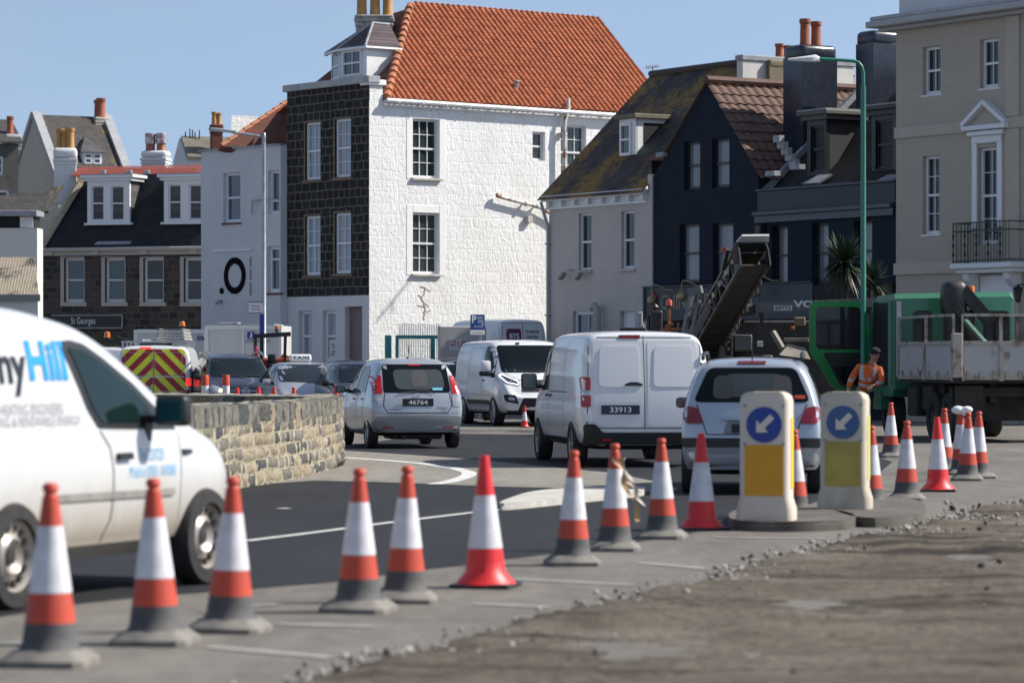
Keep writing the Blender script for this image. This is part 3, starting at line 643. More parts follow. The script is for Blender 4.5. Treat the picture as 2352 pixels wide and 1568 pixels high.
cc = BH.local(P(497, 300, 150.6)); ch = chimney(BH.root, cc.x, cc.y, 8, P(497, 286, 150.6).z, .5, .5, pm("dark_red_brick", (.16, .05, .035), .85, c2=(.12, .04, .03), ns=7), [(-.1, 0), (.12, 0)], M_pot2, .6, .12, 0, .15)
for x, y in ((436, 296), (442, 298), (448, 304), (458, 299), (426, 303)): b = MB().mat(M_blackm); q = BH.local(P(x, 326, 151.5)); t_ = BH.local(P(x, y, 151.5)); b.bar(q, t_, .04); b.build('rod', None, BH.root)
# low white buildings at the far left
b = thing('low_white_building', "low white building with flat grey eaves beside the granite building", 'building', P(-60, HY, 124).xy.to_3d(), R(-2))
w = MB().mat(pm("cream_wall_paint", (.62, .60, .55), .8)); zt, z0 = P(0, 524, 124).z - .0, 0  # one even cream colour over the whole wall
w.box(-3, 2.42, 0, 1.2, 0, zt); w.build('wall', None, b)
w = MB().mat(M_slate); z2 = P(0, 497, 124).z; w.box(-3, 2.3, .1, 1.2, zt, z2, bev=.01); w.mat(M_lead); w.box(-3, 2.45, -.25, 1.3, z2, z2 + .22, bev=.02); w.build('flat_roof', None, b)
w = MB().mat(M_upvc); w.box(1.75, 2.25, .05, .12, zt + .02, z2 - .02); w.build('roof_window', None, b)
w = MB().mat(M_sg2); w.prism([(-3, 2, z2 + .2), (2.5, 2, z2 + .2), (2.6, 4.8, P(115, 430, 128).z), (.4, 4.6, P(50, 452, 128).z), (-3, 4.6, P(0, 474, 128).z)], (0, 0, .1)); w.build('rear_roof', None, b)
b = thing('corrugated_shed', "low shed with tan corrugated roof sheets at the left edge", 'shed', P(-60, HY, 118).xy.to_3d(), 0)
w = MB().mat(pm("stained_corrugated_sheet", (.40, .34, .26), .8, c2=(.10, .09, .075), ns=.9, lo=.5, hi=.6, sc=(1, 1, 1)))
z0, z1 = P(0, 678, 118).z, P(0, 592, 121).z; n = 60
for k in range(n): x = -1 + 3.36 * k / n; w.prism([(x, 0, z0), (x + .028, 0, z0 + .035), (x + .056, 0, z0)], (-.6, 3, z1 - z0))
w.build('roof', None, b)
w = MB().mat(pm("greenish_fascia", (.2, .22, .2), .6)); w.box(-1, 2.4, -.08, .05, z0 - .22, z0 + .03); w.mat(M_grend); w.box(-1, 2.3, .1, 1, 0, z0 - .2); w.build('wall', None, b)
# =================================================================== the right-hand row
U = (.537, -.843); G0 = 96.0
def row_d(px):
    k = (px - CX) / FP; x0 = (1262 - CX) / FP * G0; t = (k * G0 - x0) / (U[0] - k * U[1]); return G0 + U[1] * t
# ---- grey house
GH = Facade('beige_house', "beige grey rendered house with white bracketed eaves under a lichened slate roof", 1262, G0, U)
g = GH.root; gl = GH.at(1495, 600)[0]; ze = GH.at(1375, 444)[1]
grs = [(1329, 1358.5, 490, 621), (1427, 1457, 485, 617), (1316, 1374, 714, 800), (1424, 1458, 714, 830)]
ghh = [GH.rect(r) for r in grs]
wall(g, 0, gl - .002, 0, ze, ghh, M_beige, .14, 7.0)
for h in ghh[:2]: window(g, h, .14, (1, 1, 1), gm=M_glass, sill=M_beige, fw=.06)
window(g, ghh[2], .14, (2, 1, 1), gm=M_glassb, sash=False, fw=.1)
x0, x1, z0, z1 = ghh[3]; MB().mat(M_upvc).box(x0, x1, .14, .2, z0, z1).build('door', None, g)
b = MB().mat(M_upvc); zb = GH.at(1375, 474)[1]
b.box(-.12, gl - .12, -.04, -.002, zb, ze - .02); b.box(-.15, gl - .1, -.22, -.04, ze - .14, ze + .02, bev=.02); b.box(-.12, gl - .12, -.075, -.04, zb, zb + .06)
for k in range(8): x = .1 + k * (gl - .35) / 7; b.box(x, x + .1, -.18, -.04, ze - .3, ze - .14)
b.mat(M_beige); b.box(gl - .1, gl + .12, -.05, .3, 2, ze + .42, bev=.02); b.build('eaves', None, g)
gb, grs_ = 3.78, 3.78; us_ = Vector((0, gb, grs_)).normalized()
b = MB().mat(M_slatel); b.prism([(-.2, -.32, ze - .1), (gl, -.32, ze - .1), (gl, gb, ze + grs_), (-.2, gb, ze + grs_)], (0, .06, .06))
b.prism([(-.2, 7.5, ze), (gl, 7.5, ze), (gl, gb, ze + grs_), (-.2, gb, ze + grs_)], (0, 0, .06)); b.build('roof', None, g)
b = MB().mat(pm("dark_ridge", (.03, .03, .032), .6)); b.tube([(-.22, gb, ze + grs_ + .03), (gl + .1, gb, ze + grs_ + .03)], .1, 8)
b.build('ridge', None, g)
# dormer on it
x0, x1, z0, z1 = GH.rect((1424, 1462, 274, 362), 1.0)
b = MB().mat(M_wsmooth); dd = 1.35; b.prism([(x1 - .05, 1.0, z0 + .05), (x1 - .05, 1.0, z1), (x1 - .05, 1 + dd, z1)], (.05, 0, 0)); b.prism([(x0, 1.0, z0), (x0, 1.0, z1), (x0, 1 + dd, z1)], (.05, 0, 0)); b.box(x0, x1, .98, 1.04, z0 - .0, z1); d = b.build('dormer', None, g)
window(d, (x0 + .08, x1 - .2, z0 + .05, z1 - .12), .0, (1, 1, 1), gm=M_glassb, y=.97, fw=.07)
b = MB().mat(M_dark); b.prism([(x1 + .003, 1.25, z0 + .35), (x1 + .003, 1.25, z1 - .12), (x1 + .003, 1.02 + dd - .3, z1 - .12)], (.01, 0, 0)); b.build('cheek_glass', M_glass, d)
b = MB().mat(M_upvc); b.bar((x1 + .02, 1.0, z0 + .02), (x1 + .02, 1 + dd, z1), .06, .12); b.mat(pm("mossy_flat_cap", (.13, .12, .09), .8, c2=(.2, .18, .12), ns=4)); b.box(x0 - .1, x1 + .12, .85, 1.2 + dd, z1, z1 + .14, bev=.02); b.build('dormer_cap', None, d)
b = MB().mat(M_lead); b.prism([(x0 - .15, .75, z0 - .25), (x1 + .1, .75, z0 - .25), (x1 + .1, 1.0, z0), (x0 - .1, 1.0, z0)], (0, -.03, .03)); b.build('flashing', None, d)
# white gable end, its chimney on the ridge, tv aerial
b = MB().mat(pm("white_gable_paint", (.62, .60, .56), .8, c2=(.52, .50, .46), ns=2)); b.box(gl + .02, gl + .3, gb - .8, gb + 3.2, ze + 1.6, ze + grs_ - .04); b.mat(M_lead); b.box(gl - .02, gl + .34, gb - .85, gb + 3.3, ze + grs_ - .04, ze + grs_ + .12, bev=.02); b.build('gable_end', None, g)  # white wall colour, mottled at random
chimney(g, gl + .15, gb + .5, ze + 2.5, GH.local(P(1745, 145, 94.5)).z, .62, .95, pm("tan_brick_stack", (.21, .17, .10), .85, c2=(.14, .12, .08), ns=6), [(.0, .12), (.0, .42)], M_pot, .52, .12, 0, .15, bands=False)
q = GH.local(P(1497, 182, 100)); q2 = GH.local(P(1499, 154, 100)); b = MB().mat(M_lead); b.bar(q, q2, .03)
b.bar(q2 + Vector((-.35, 0, .02)), q2 + Vector((.35, 0, -.02)), .02)
for k in range(7): x = -.32 + k * .1; b.bar(q2 + Vector((x, -.12, .0)), q2 + Vector((x, .12, 0)), .012); b.bar(q2 + Vector((x, 0, -.07)), q2 + Vector((x, 0, .07)), .012)
b.build('tv_aerial', None, g)
# gutter pipe, flood lamps, flue
b = MB().mat(pm("pale_grey_pipe", (.36, .37, .39), .5)); b.tube([(-.08, -.25, ze - .15), (-.1, -.12, ze - .5), (.02, -.07, ze - .85), (.02, -.07, 0)], .05, 8)
for z in (ze - 1.4, ze - 3.5, ze - 5): b.box(-.06, .1, -.13, 0, z, z + .05)
b.build('drainpipe', None, g, smooth=40)
for px in (1307, 1346):
    s_, z_ = GH.at(px, 636); b = MB().mat(pm("stone_grey_lamp", (.3, .28, .25), .5)); b.bar((s_ + .28, 0, z_ + .2), (s_ + .1, -.2, z_ + .18), .03)
    b.box(-.14, .14, -.09, .09, -.05, .05, bev=.015, M=Matrix.Translation((s_ + .02, -.26, z_ + .02)) @ Matrix.Rotation(R(-35), 4, 'Y')); b.build('flood_lamp', None, g)
b = MB().mat(pm("beige_flue", (.36, .33, .30), .6)); s_, z_ = GH.at(1386, 712); b.tube([(s_ + .05, -.25, z_ - 1.4), (s_ + .05, -.25, z_ - .15), (s_ + .02, -.25, z_ + .05), (s_ - .08, -.25, z_ + .12), (s_ - .2, -.25, z_ + .06)], .11, 12); b.build('flue', None, g, smooth=50)
# ---- navy gabled house
BG = Facade('navy_gable_house', "dark navy gabled restaurant house with brown tiled roof and black sash windows", 1495, row_d(1495), U)
b_ = BG.root; bl = BG.at(1742, 600)[0]
brs = [(1571, 1608, 325, 435), (1635, 1675, 318, 431), (1561, 1606, 514, 649), (1637, 1684, 512, 646)]
bh_ = [BG.rect(r) for r in brs]; apx, apz = BG.at(1627, 190); lx, lz = BG.at(1527, 360); rx, rz_ = BG.at(1746, 402)
n1 = Vector((-(apz - lz), 0, apx - lx)).normalized(); n2 = Vector((apz - rz_, 0, rx - apx)).normalized()
wall(b_, 0, bl, 0, apz + .1, bh_, M_navy, .16, 7, clips=[((apx, 0, apz), n1), ((apx, 0, apz), n2)], sides=False)
MB().mat(M_navy).poly([(bl, 0, 0), (bl, 7, 0), (bl, 7, rz_), (bl, 0, rz_)]); bm_ = MB().mat(M_navy); bm_.poly([(bl, 0, 0), (bl, 7, 0), (bl, 7, rz_), (bl, 0, rz_)]); bm_.poly([(0, .02, 0), (0, 7, 0), (0, 7, lz), (0, .02, lz)]); bm_.build('flank_wall', None, b_)
M_bfr = pm("black_window_frame", (.012, .013, .016), .4); M_lg = curtain("blind_glass", (.12, .135, .155), (.19, .205, .23), 3)
for h in bh_: window(b_, h, .16, (1, 1, 1), fm=M_bfr, gm=M_lg, fw=.07)
usr = Vector((apx - rx, 0, apz - rz_)); LR = usr.length
def rot_pant(root):
    """tiles on the right pitch: waves along y (the ridge runs back), courses up the slope"""
    return pantiles(root, (rx + .1, -.06, rz_ - .12), (0, 1, 0), usr, 7.0, LR + .12, M_brownt, pitch=.3, course=.36, amp=.03, step=.035)
rot_pant(b_)
b = MB().mat(M_brownt); b.prism([(apx, -.08, apz + .06), (lx, -.08, lz + .06), (lx, 7, lz + .06), (apx, 7, apz + .06)], (-.03, 0, -.06)); b.tube([(apx, -.08, apz + .08), (apx, 7, apz + .08)], .11, 8)
b.prism([(0 - .1, -.1, lz - .08), (lx + .1, -.1, lz - .08), (lx + .1, .6, lz - .08), (-.1, .6, lz - .08)], (0, 0, .1)); b.build('verge_and_ridge', None, b_)
b = MB().mat(M_lead); b.box(lx - .25, lx + .12, -.16, .1, lz - .02, lz + .12, bev=.03); b.build('kneeler', None, b_)
# ---- shop fascia with lettering and swan neck lamps
sx0, fz1 = BG.at(1478, 662, -.14); sx1, _ = BG.at(1866, 648, -.14); fz0 = fz1 - .92
b = MB().mat(pm("fascia_navy", (.022, .030, .046), .5)); b.box(sx0, sx1, -.14, -.003, fz0, fz1); b.box(sx0, sx1, -.2, -.1, fz1, fz1 + .05, bev=.01); b.box(sx0, sx1, -.17, -.14, fz0, fz0 + .08); b.box(sx0, sx0 + .08, -.17, -.14, fz0, fz1)
b.mat(M_dark); b.box(sx0 + .4, sx1, -.06, -.003, 0.1, fz0 - .02)
b.mat(pm("dull_gold", (.30, .25, .15), .5)); tx, tz = BG.at(1517, 713, -.15); tx2, _ = BG.at(1640, 700, -.15)
b.text("CHINA RED", (tx, -.143, tz + .03), (1, 0, 0), (0, 0, 1), tx2 - tx + .1, .4, .0)
b.mat(pm("dull_red", (.22, .03, .05), .6)); lx0, lz0 = BG.at(1493, 705, -.15); b.prism([(lx0, -.145, lz0), (lx0 + .34, -.145, lz0), (lx0 + .32, -.145, lz0 + .3), (lx0 + .17, -.145, lz0 + .44), (lx0 + .03, -.145, lz0 + .28)], (0, -.03, 0))
fs_ = b.build('shop_fascia', None, b_)
for px, py in ((1497, 690), (1566, 681), (1735, 669)):
    b = MB().mat(pm("brass", (.34, .26, .13), .4, .3)); s_, z_ = BG.at(px, py, -.5); b.tube([(s_ + .55, -.14, z_ + .28), (s_ + .45, -.3, z_ + .28), (s_ + .2, -.45, z_ + .42), (s_ + .06, -.5, z_ + .44), (s_, -.5, z_ + .35), (s_, -.5, z_ + .1)], .018, 6); b.ball((s_, -.5, z_), .13, 1, 1, 1.1); b.build('swan_neck_lamp', None, fs_, smooth=40)
# ---- navy house with parapet
NH = Facade('navy_terrace_house', "dark navy terrace house with parapet, two slated dormers and tall navy chimneys", 1742, row_d(1742), U)
n_ = NH.root; nl = NH.at(2058, 600)[0]
nrs = [(1772, 1809, 517, 655), (1864, 1903, 511, 651), (1961, 2003, 506, 646)]; nh_ = [NH.rect(r) for r in nrs]; zp_ = NH.at(1890, 430)[1]
wall(n_, 0, nl - .002, 0, zp_, nh_, M_navy, .2, 7, sides=True)
for h in nh_: window(n_, h, .2, (1, 1, 1), fm=M_bfr, gm=M_lg, fw=.08)
zc_ = NH.at(1740, 487)[1]; b = MB().mat(M_navyg); b.box(-.05, nl - .01, -.2, -.002, zc_ - .12, zc_, bev=.02); b.box(-.05, nl - .01, -.1, -.002, zc_ - .3, zc_ - .12); b.box(-.06, nl - .01, -.06, .3, zp_, zp_ + .07, bev=.015); b.mat(pm("navy_fascia_band", (.03, .037, .054), .6)); b.box(0, nl - .01, -.03, -.002, zc_ + .01, zp_ - .01); b.build('parapet_cornice', None, n_)
b = MB().mat(M_black); b.tube([(.22, -.1, zc_ - .4), (.22, -.1, 1)], .06, 8); b.box(.1, .36, -.22, -.003, zc_ - .62, zc_ - .35, bev=.03); b.build('drainpipe', None, n_, smooth=40)
MB().mat(M_dark).box(1.2, nl, -.12, -.003, .5, NH.at(1900, 655)[1]).build('dark_shopfront', None, n_)
nrb = 4.1; nz1 = NH.at(2040, 163, nrb)[1]; xv = NH.at(1968, 168, nrb)[0]
b = MB().mat(M_slaten); b.prism([(.05, .25, zp_ - .05), (nl, .25, zp_ - .05), (nl, nrb, nz1), (.05, nrb, nz1)], (0, .06, .05)); b.build('roof', None, n_)
b = MB().mat(M_lead); b.bar((.06, .2, zp_ + .05), (.06, nrb, nz1 + .1), .14, .16); b.build('roof_verge', None, n_)
M_ncheek = pm("dark_board_cheek", (.022, .02, .02), .6)
dormer(n_, NH, (1858, 1902, 276, 408), .8, [(1866, 1897, 290, 395)], M_slaten, M_ncheek, M_bfr, .75, pm("dull_trim", (.09, .085, .075), .6), gm=M_net)  # paler curtain pane paints the bright glass of both dormers
dormer(n_, NH, (2006, 2064, 264, 402), .8, [(2015, 2054, 276, 388)], M_slaten, M_ncheek, M_bfr, .75, M_bfr, gm=M_net)
for px in (1865, 2025): b = MB().mat(M_lead); s_, z_ = NH.at(px, 420, .3); b.prism([(s_ - .35, .25, z_ - .05), (s_ + .4, .25, z_ - .05), (s_ + .5, .6, z_ + .18), (s_ - .1, .6, z_ + .18)], (0, -.04, .04)); b.build('roof_flashing', None, n_)
for px, py in ((2015, 195), (2000, 214)): b = MB().mat(M_lead); s_, z_ = NH.at(px, py, 3.2); b.box(s_ - .12, s_ + .2, 3.05, 3.2, z_ - .12, z_ + .06); b.build('roof_patch', None, n_)
dch = row_d(1742) + .6
def big_stack(px, pyt, pyb, d, wx, wy, pots, rot):
    c = NH.local(P(px, pyb, d)); t = P(px, pyt, d).z
    return chimney(n_, c.x, c.y, c.z - 1.2, t, wx, wy, M_navyg, pots, M_pot, .74, .135, rot, .34, bands=False)
big_stack(1861, 106, 330, 88.8, .86, 1.2, [(.1, -.26), (.1, .12)], 0)
big_stack(2032, 74, 190, 88.0, .74, 1.4, [], 0)
b = MB().mat(M_lead)
for k in range(5): a = BG.local(P(1790 + k * 9, 322 + k * 14, 86.2)); b.box(a.x - .14, a.x + .14, a.y - .1, a.y + .06, a.z - .06, a.z + .12)
b.build('valley_flashing', None, b_)
for px, py in ((1775, 400), (1832, 385)): a = BG.local(P(px, py, 85)); b = MB().mat(M_lead); b.box(a.x - .2, a.x + .2, a.y - .1, a.y + .1, a.z - .05, a.z + .08); b.build('valley_flashing', None, b_)
RP = thing('distant_chimney', "far pale chimney stack with a row of small red pots above the tiled ridge", 'chimney', P(1935, 200, 140))
chimney(RP, 0, 0, -11, .0 + .12, 1.3, .6, M_fcream, [(-.45, 0), (.0, 0), (.4, 0)], M_pot, .42, .12, 0, .1, bands=False).location = (0, 0, 0)
w = MB().mat(M_brownt); w.prism([(-1.2, 1, -.35), (1.2, 1, -.45), (1.6, -.5, -2.6), (-1.5, -.5, -2.6)], (0, .1, 0)); w.build('roof', None, RP)
# ---- cream house at the right
CR = Facade('cream_townhouse', "tall cream stuccoed townhouse with pedimented window and iron balcony", 2058, row_d(2058) - .12, U)
c = CR.root; cl = CR.at(2500, 600)[0]; zk = CR.at(2180, 56)[1]
crs = [(2119.5, 2160, 107, 217), (2251, 2293, 89, 202), (2119, 2158, 358, 538), (2246, 2293, 338, 560)]; chh = [CR.rect(r) for r in crs]
wall(c, 0, cl, 0, zk, chh, M_cream, .16, 8)
window(c, chh[0], .16, (2, 1, 1), gm=M_net if False else M_glass, fw=.07, sill=M_upvc, silh=.05, sillout=.02); window(c, chh[1], .16, (2, 1, 1), gm=M_glass, fw=.07, sill=M_upvc, silh=.05, sillout=.02)
window(c, chh[2], .16, (2, 2, 2), gm=M_glass, fw=.07, sill=M_upvc, silh=.05, sillout=.02); window(c, chh[3], .16, (2, 2, 2), gm=M_glass, fw=.07)
zb0, zb1 = CR.at(2118, 314)[1], CR.at(2118, 288)[1]; zl0, zl1 = CR.at(2118, 630)[1], CR.at(2118, 603)[1]
b = MB().mat(M_creamp); b.box(-.03, cl, -.05, -.002, zb0, zb1, bev=.01); b.box(-.03, cl, -.07, -.002, zl0, zl1, bev=.01)
px_, _ = CR.at(2312, 300); b.box(px_, px_ + .5, -.055, -.002, 0, zb0 - .01); b.box(px_, px_ + .5, -.055, -.002, zb1 + .01, zk - .01); b.build('bands', None, c)
b = MB().mat(pm("grey_white_cornice", (.40, .40, .41), .7, c2=(.34, .34, .35), ns=3)); b.box(-.62, cl, -.5, .4, zk + .1, zk + .26, bev=.02); b.box(-.55, cl, -.42, .4, zk + .26, zk + .38, bev=.03); b.box(-.4, cl, -.26, .4, zk, zk + .1, bev=.02); b.mat(M_grend); b.box(-.0, cl, .1, .6, zk + .38, zk + 2); b.build('cornice', None, c)
x0, x1, z0, z1 = chh[3]; b = MB().mat(M_upvc); tw = .17
b.box(x0 - tw, x0, -.05, .02, z0 + .4, z1 + .1); b.box(x1, x1 + tw, -.05, .02, z0 + .4, z1 + .1); b.box(x0 - tw, x1 + tw, -.07, .02, z1 + .1, z1 + .28, bev=.01); b.box(x0 - tw - .1, x1 + tw + .1, -.14, .0, z1 + .28, z1 + .4, bev=.02)
zq, xq0, xq1 = z1 + .42, x0 - tw - .25, x1 + tw + .25; ax = (xq0 + xq1) / 2; az = zq + .62
b.box(xq0, xq1, -.2, -.002, zq, zq + .12, bev=.015); b.bar((xq0, -.1, zq + .14), (ax, -.1, az + .05), .2, .1); b.bar((xq1, -.1, zq + .14), (ax, -.1, az + .05), .2, .1); b.mat(M_creamp); b.prism([(xq0 + .1, -.03, zq + .12), (xq1 - .1, -.03, zq + .12), (ax, -.03, az)], (0, .028, 0)); b.build('window_pediment', None, c)
zf = CR.at(2250, 606)[1]; xa = CR.at(2190, 600, -.55)[0]; xb = CR.at(2318, 600, -.55)[0]
b = MB().mat(M_upvc); b.box(xa - .08, xb + .08, -.62, -.002, zf - .14, zf, bev=.03)
b.box(xa, xb, -.5, -.002, zf - .24, zf - .14, bev=.02)
for x in (xa + .15, xb - .4): b.prism([(x, -.003, zf - .25), (x, -.42, zf - .25), (x, -.38, zf - .4), (x, -.12, zf - .62), (x, -.003, zf - .75)], (.22, 0, 0))
b.box(xa + .4, xb - .42, -.06, -.002, zf - 1.1, zf - .28, bev=.02); bal = b.build('balcony', None, c)
b = MB().mat(pm("black_iron", (.03, .04, .03), .6)); zr = zf + .98
for z in (zf + .06, zr, zr - .2): b.bar((xa, -.56, z), (xb, -.56, z), .03); b.bar((xa, -.56, z), (xa, 0, z), .03); b.bar((xb, -.56, z), (xb, 0, z), .03)
nb_ = 19
for k in range(nb_ + 1):
    x = xa + (xb - xa) * k / nb_; fat = k % 4 == 0; b.bar((x, -.56, zf), (x, -.56, zr), .03 if fat else .016)
    if fat:
        for j in range(3): b.ball((x, -.56, zf + .22 + .22 * j), .05, 1, .5, 1.3, 8)
for k in range(5): y = -.56 + k * .12; b.bar((xa, y, zf), (xa, y, zr), .016)
b.build('balcony_railing', None, bal)
b = MB().mat(M_black); s_, z_ = CR.at(2338, 680, -.35); b.bar((s_ + .1, 0, z_ + .25), (s_, -.35, z_ + .28), .03); b.lathe([(.03, .26), (.13, .18), (.11, .16), (.06, -.12), (.02, -.16)], 6, Matrix.Translation((s_, -.35, z_))); b.build('wall_lantern', None, c)
# =================================================================== ground
def sheet(name, pts, m, z, kind='structure', gp=True):
    b = MB().mat(m); b.poly([(G(x, y, z) if gp else Vector((x, y, z))) for x, y in pts])
    bmesh.ops.triangulate(b.bm, faces=b.bm.faces[:]); o = b.build(name, None); tag(o, kind=kind)
    for p in o.data.polygons:
        if p.normal.z < 0: p.flip()
    return o
def asphalt(name, c1, c2, c3, rough=.85, streak=0):
    m, t, b = nodes_of(name); v = coords(t)
    big = tex_noise(t, coords(t, (1, .25, 1)), .9, 4); fine = tex_noise(t, v, 55, 3, .7)
    col = ramp(t, big, [(.3, c1), (.55, c2), (.75, c3)])
    col = mixc(t, .55, col, ramp(t, fine, [(.3, (.35, .35, .35)), (.7, (1.25, 1.25, 1.25))]), 'MULTIPLY')
    md = tex_noise(t, coords(t, (1, .45, 1)), 4.5, 6, .7); col = mixc(t, .6, col, ramp(t, md, [(.35, (.62, .62, .62)), (.65, (1.2, 1.2, 1.2))]), 'MULTIPLY')
    if streak:
        w = tex_noise(t, coords(t, (.35, 1.1, 1)), streak, 6, .72); col = mixc(t, ramp(t, w, [(.46, (0, 0, 0)), (.60, (.9, .9, .9))]), col, tuple(x * .38 for x in c1))
    t.links.new(col, b.inputs['Base Color']); b.inputs['Roughness'].default_value = rough; b.inputs['Specular IOR Level'].default_value = .3
    bump(t, b, fine, .5, .01); MATS[name] = m; return m
M_tarm = asphalt("worn_light_tarmac", (.145, .132, .114), (.18, .165, .143), (.225, .206, .178))
M_dark = MATS["dark_void"]
M_fresh = asphalt("fresh_dark_asphalt", (.014, .0145, .018), (.019, .0195, .023), (.026, .026, .029), .8)
M_spit = asphalt("dusty_pale_tarmac", (.22, .205, .175), (.26, .24, .205), (.29, .27, .235))
def dirt_mat(name):
    m, t, b = nodes_of(name); v = coords(t); b.inputs['Roughness'].default_value = .95; b.inputs['Specular IOR Level'].default_value = .15
    a = tex_noise(t, coords(t, (.45, .8, 1)), 1.1, 8, .68, .4); f = tex_noise(t, v, 16, 8, .75); g = tex_noise(t, coords(t, (.12, 1, 1)), 1.7, 6, .65)
    col = ramp(t, a, [(.30, (.065, .052, .04)), (.44, (.15, .125, .098)), (.58, (.205, .175, .14)), (.74, (.27, .24, .2))])
    col = mixc(t, .85, col, ramp(t, f, [(.32, (.25, .23, .21)), (.5, (.85, .85, .85)), (.7, (1.5, 1.45, 1.4))]), 'MULTIPLY'); col = mixc(t, ramp(t, g, [(.52, (0, 0, 0)), (.62, (.85, .85, .85))]), col, (.035, .03, .025))
    t.links.new(col, b.inputs['Base Color']); bump(t, b, f, .9, .05); MATS[name] = m; return m
M_dirt = dirt_mat("milled_dirt")
b = MB().mat(M_tarm); b.poly([(-900, -60, 0), (900, -60, 0), (900, 4000, 0), (-900, 4000, 0)]); tag(b.build('ground', None), kind='structure')
sheet('asphalt_road', [(-400, 1480), (-60, 1425), (178, 1385), (300, 1372), (746, 1337), (1160, 1283), (1367, 1258), (1560, 1228), (1700, 1200), (1850, 1160), (1990, 1110), (2050, 1060), (1930, 1022), (1700, 1006), (1500, 999), (1290, 998), (1060, 996), (930, 1004), (785, 1026), (700, 1040), (300, 1050), (-100, 1060), (-400, 1080)], M_fresh, .004)
sheet('paved_spit', [(560, 1100), (660, 1062), (760, 1036), (782, 1033.5), (974, 1046), (1120, 1057), (1212, 1066.5), (1413, 1086), (1500, 1104), (1560, 1121), (1545, 1128), (1450, 1131), (1285, 1120), (1120, 1116), (992, 1110.5), (860, 1106), (718, 1103), (620, 1110)], M_spit, .008)
M_line = pm("road_paint_white", (.62, .62, .58), .7, c2=(.38, .37, .34), ns=7, lo=.45, hi=.75)
def stroke(name, pts, w, m=None, z=.012):
    g = [G(x, y, z) for x, y in pts]; b = MB().mat(m or M_line); L, Rr = [], []
    for k, p in enumerate(g):
        d = (g[min(k + 1, len(g) - 1)] - g[max(k - 1, 0)]).normalized(); n = Vector((-d.y, d.x, 0)); L.append(b.bm.verts.new(p + n * w / 2)); Rr.append(b.bm.verts.new(p - n * w / 2))
    for k in range(len(g) - 1): b._n([b.bm.faces.new((L[k], L[k + 1], Rr[k + 1], Rr[k]))])
    o = b.build(name, None); tag(o, kind='structure')
    for p in o.data.polygons:
        if p.normal.z < 0: p.flip()
stroke('road_marking', [(700, 1047), (782, 1049.5), (880, 1056), (974, 1064), (1047, 1075), (1078, 1084), (1076, 1091), (1060, 1098), (1029, 1106), (996, 1111)], .2)
stroke('road_marking', [(565, 1241), (718, 1222), (901, 1198), (1084, 1176), (1150, 1168)], .1)
stroke('road_marking', [(940, 983), (1100, 984), (1260, 985)], .14)
for q in ([(475, 1483), (760, 1508)], [(640, 1431), (861, 1437)], [(1177, 1328), (1450, 1342)], [(1640, 1233), (1905, 1236)], [(1470, 1291), (1627, 1305)], [(500, 1392), (640, 1386)], [(0, 1478), (120, 1470)], [(1085, 1385), (1260, 1392)]): stroke('road_marking', q, .11, pm("worn_road_paint", (.36, .35, .32), .8, c2=(.25, .24, .22), ns=5), z=.006)
stroke('road_patch', [(640, 1167), (664, 1166)], .12, z=.013)
M_pat = asphalt("old_patch_tarmac", (.10, .095, .088), (.13, .122, .11), (.16, .15, .135)); M_mark = pm("tyre_mark", (.010, .010, .012), .6, c2=(.02, .02, .022), ns=9)
sheet('road_patch', [(1050, 985), (1220, 986), (1230, 991), (1040, 990)], M_pat, .005)
# white nosed kerb island
def slab(name, label, cat, pts, z0, z1, m, bev=.03, group=None):
    for _ in range(2): pts = [q for k in range(len(pts)) for q in (tuple(.75 * u + .25 * v for u, v in zip(pts[k], pts[(k + 1) % len(pts)])), tuple(.25 * u + .75 * v for u, v in zip(pts[k], pts[(k + 1) % len(pts)])))]
    g = [G(x, y, z0) for x, y in pts]; b = MB().mat(m); b.prism([(p.x, p.y, z0) for p in g], (0, 0, z1 - z0))
    if bev:
        es = [e for e in b.bm.edges if all(v.co.z > z1 - .001 for v in e.verts)]; bmesh.ops.bevel(b.bm, geom=es, offset=bev, segments=2, affect='EDGES')
    return tag(b.build(name, None, smooth=40), label, cat, group)
slab('kerb_nose', "long pale kerb nose lying in the dark road behind the cones", 'kerb', [(1142, 1170), (1172, 1157), (1215, 1142), (1290, 1134), (1465, 1128), (1490, 1134), (1465, 1142), (1290, 1159), (1160, 1173)], 0, .07, pm("whitewashed_kerb", (.52, .50, .45), .85, c2=(.36, .34, .3), ns=4))
# ------------------------------------------------------------------ dug up ground, lower right
dp = [(300, 1700), (640, 1582), (830, 1535), (1000, 1492), (1160, 1452), (1326, 1412), (1490, 1368), (1607, 1345), (1700, 1312), (1790, 1283), (1884, 1262), (1987, 1236), (2111, 1215), (2250, 1172), (2420, 1146), (3000, 1132), (3400, 1250), (3500, 1700)]
gp = [G(x, y) for x, y in dp]; b = MB().mat(M_dirt); b.poly([(p.x, p.y, 0) for p in gp])
bmesh.ops.triangulate(b.bm, faces=b.bm.faces[:])
xs0, xs1, ys0, ys1 = min(p.x for p in gp), max(p.x for p in gp), min(p.y for p in gp), max(p.y for p in gp)
def chop(b, axis, lo, hi, step):
    v = lo + step
    while v < hi:
        co = [0, 0, 0]; no = [0, 0, 0]; co[axis] = v; no[axis] = 1
        bmesh.ops.bisect_plane(b.bm, geom=b.bm.verts[:] + b.bm.edges[:] + b.bm.faces[:], plane_co=co, plane_no=no); v += step
chop(b, 0, xs0, xs1, .11); chop(b, 1, ys0, ys1, .13)
bnd = {v for e in b.bm.edges if e.is_boundary for v in e.verts}
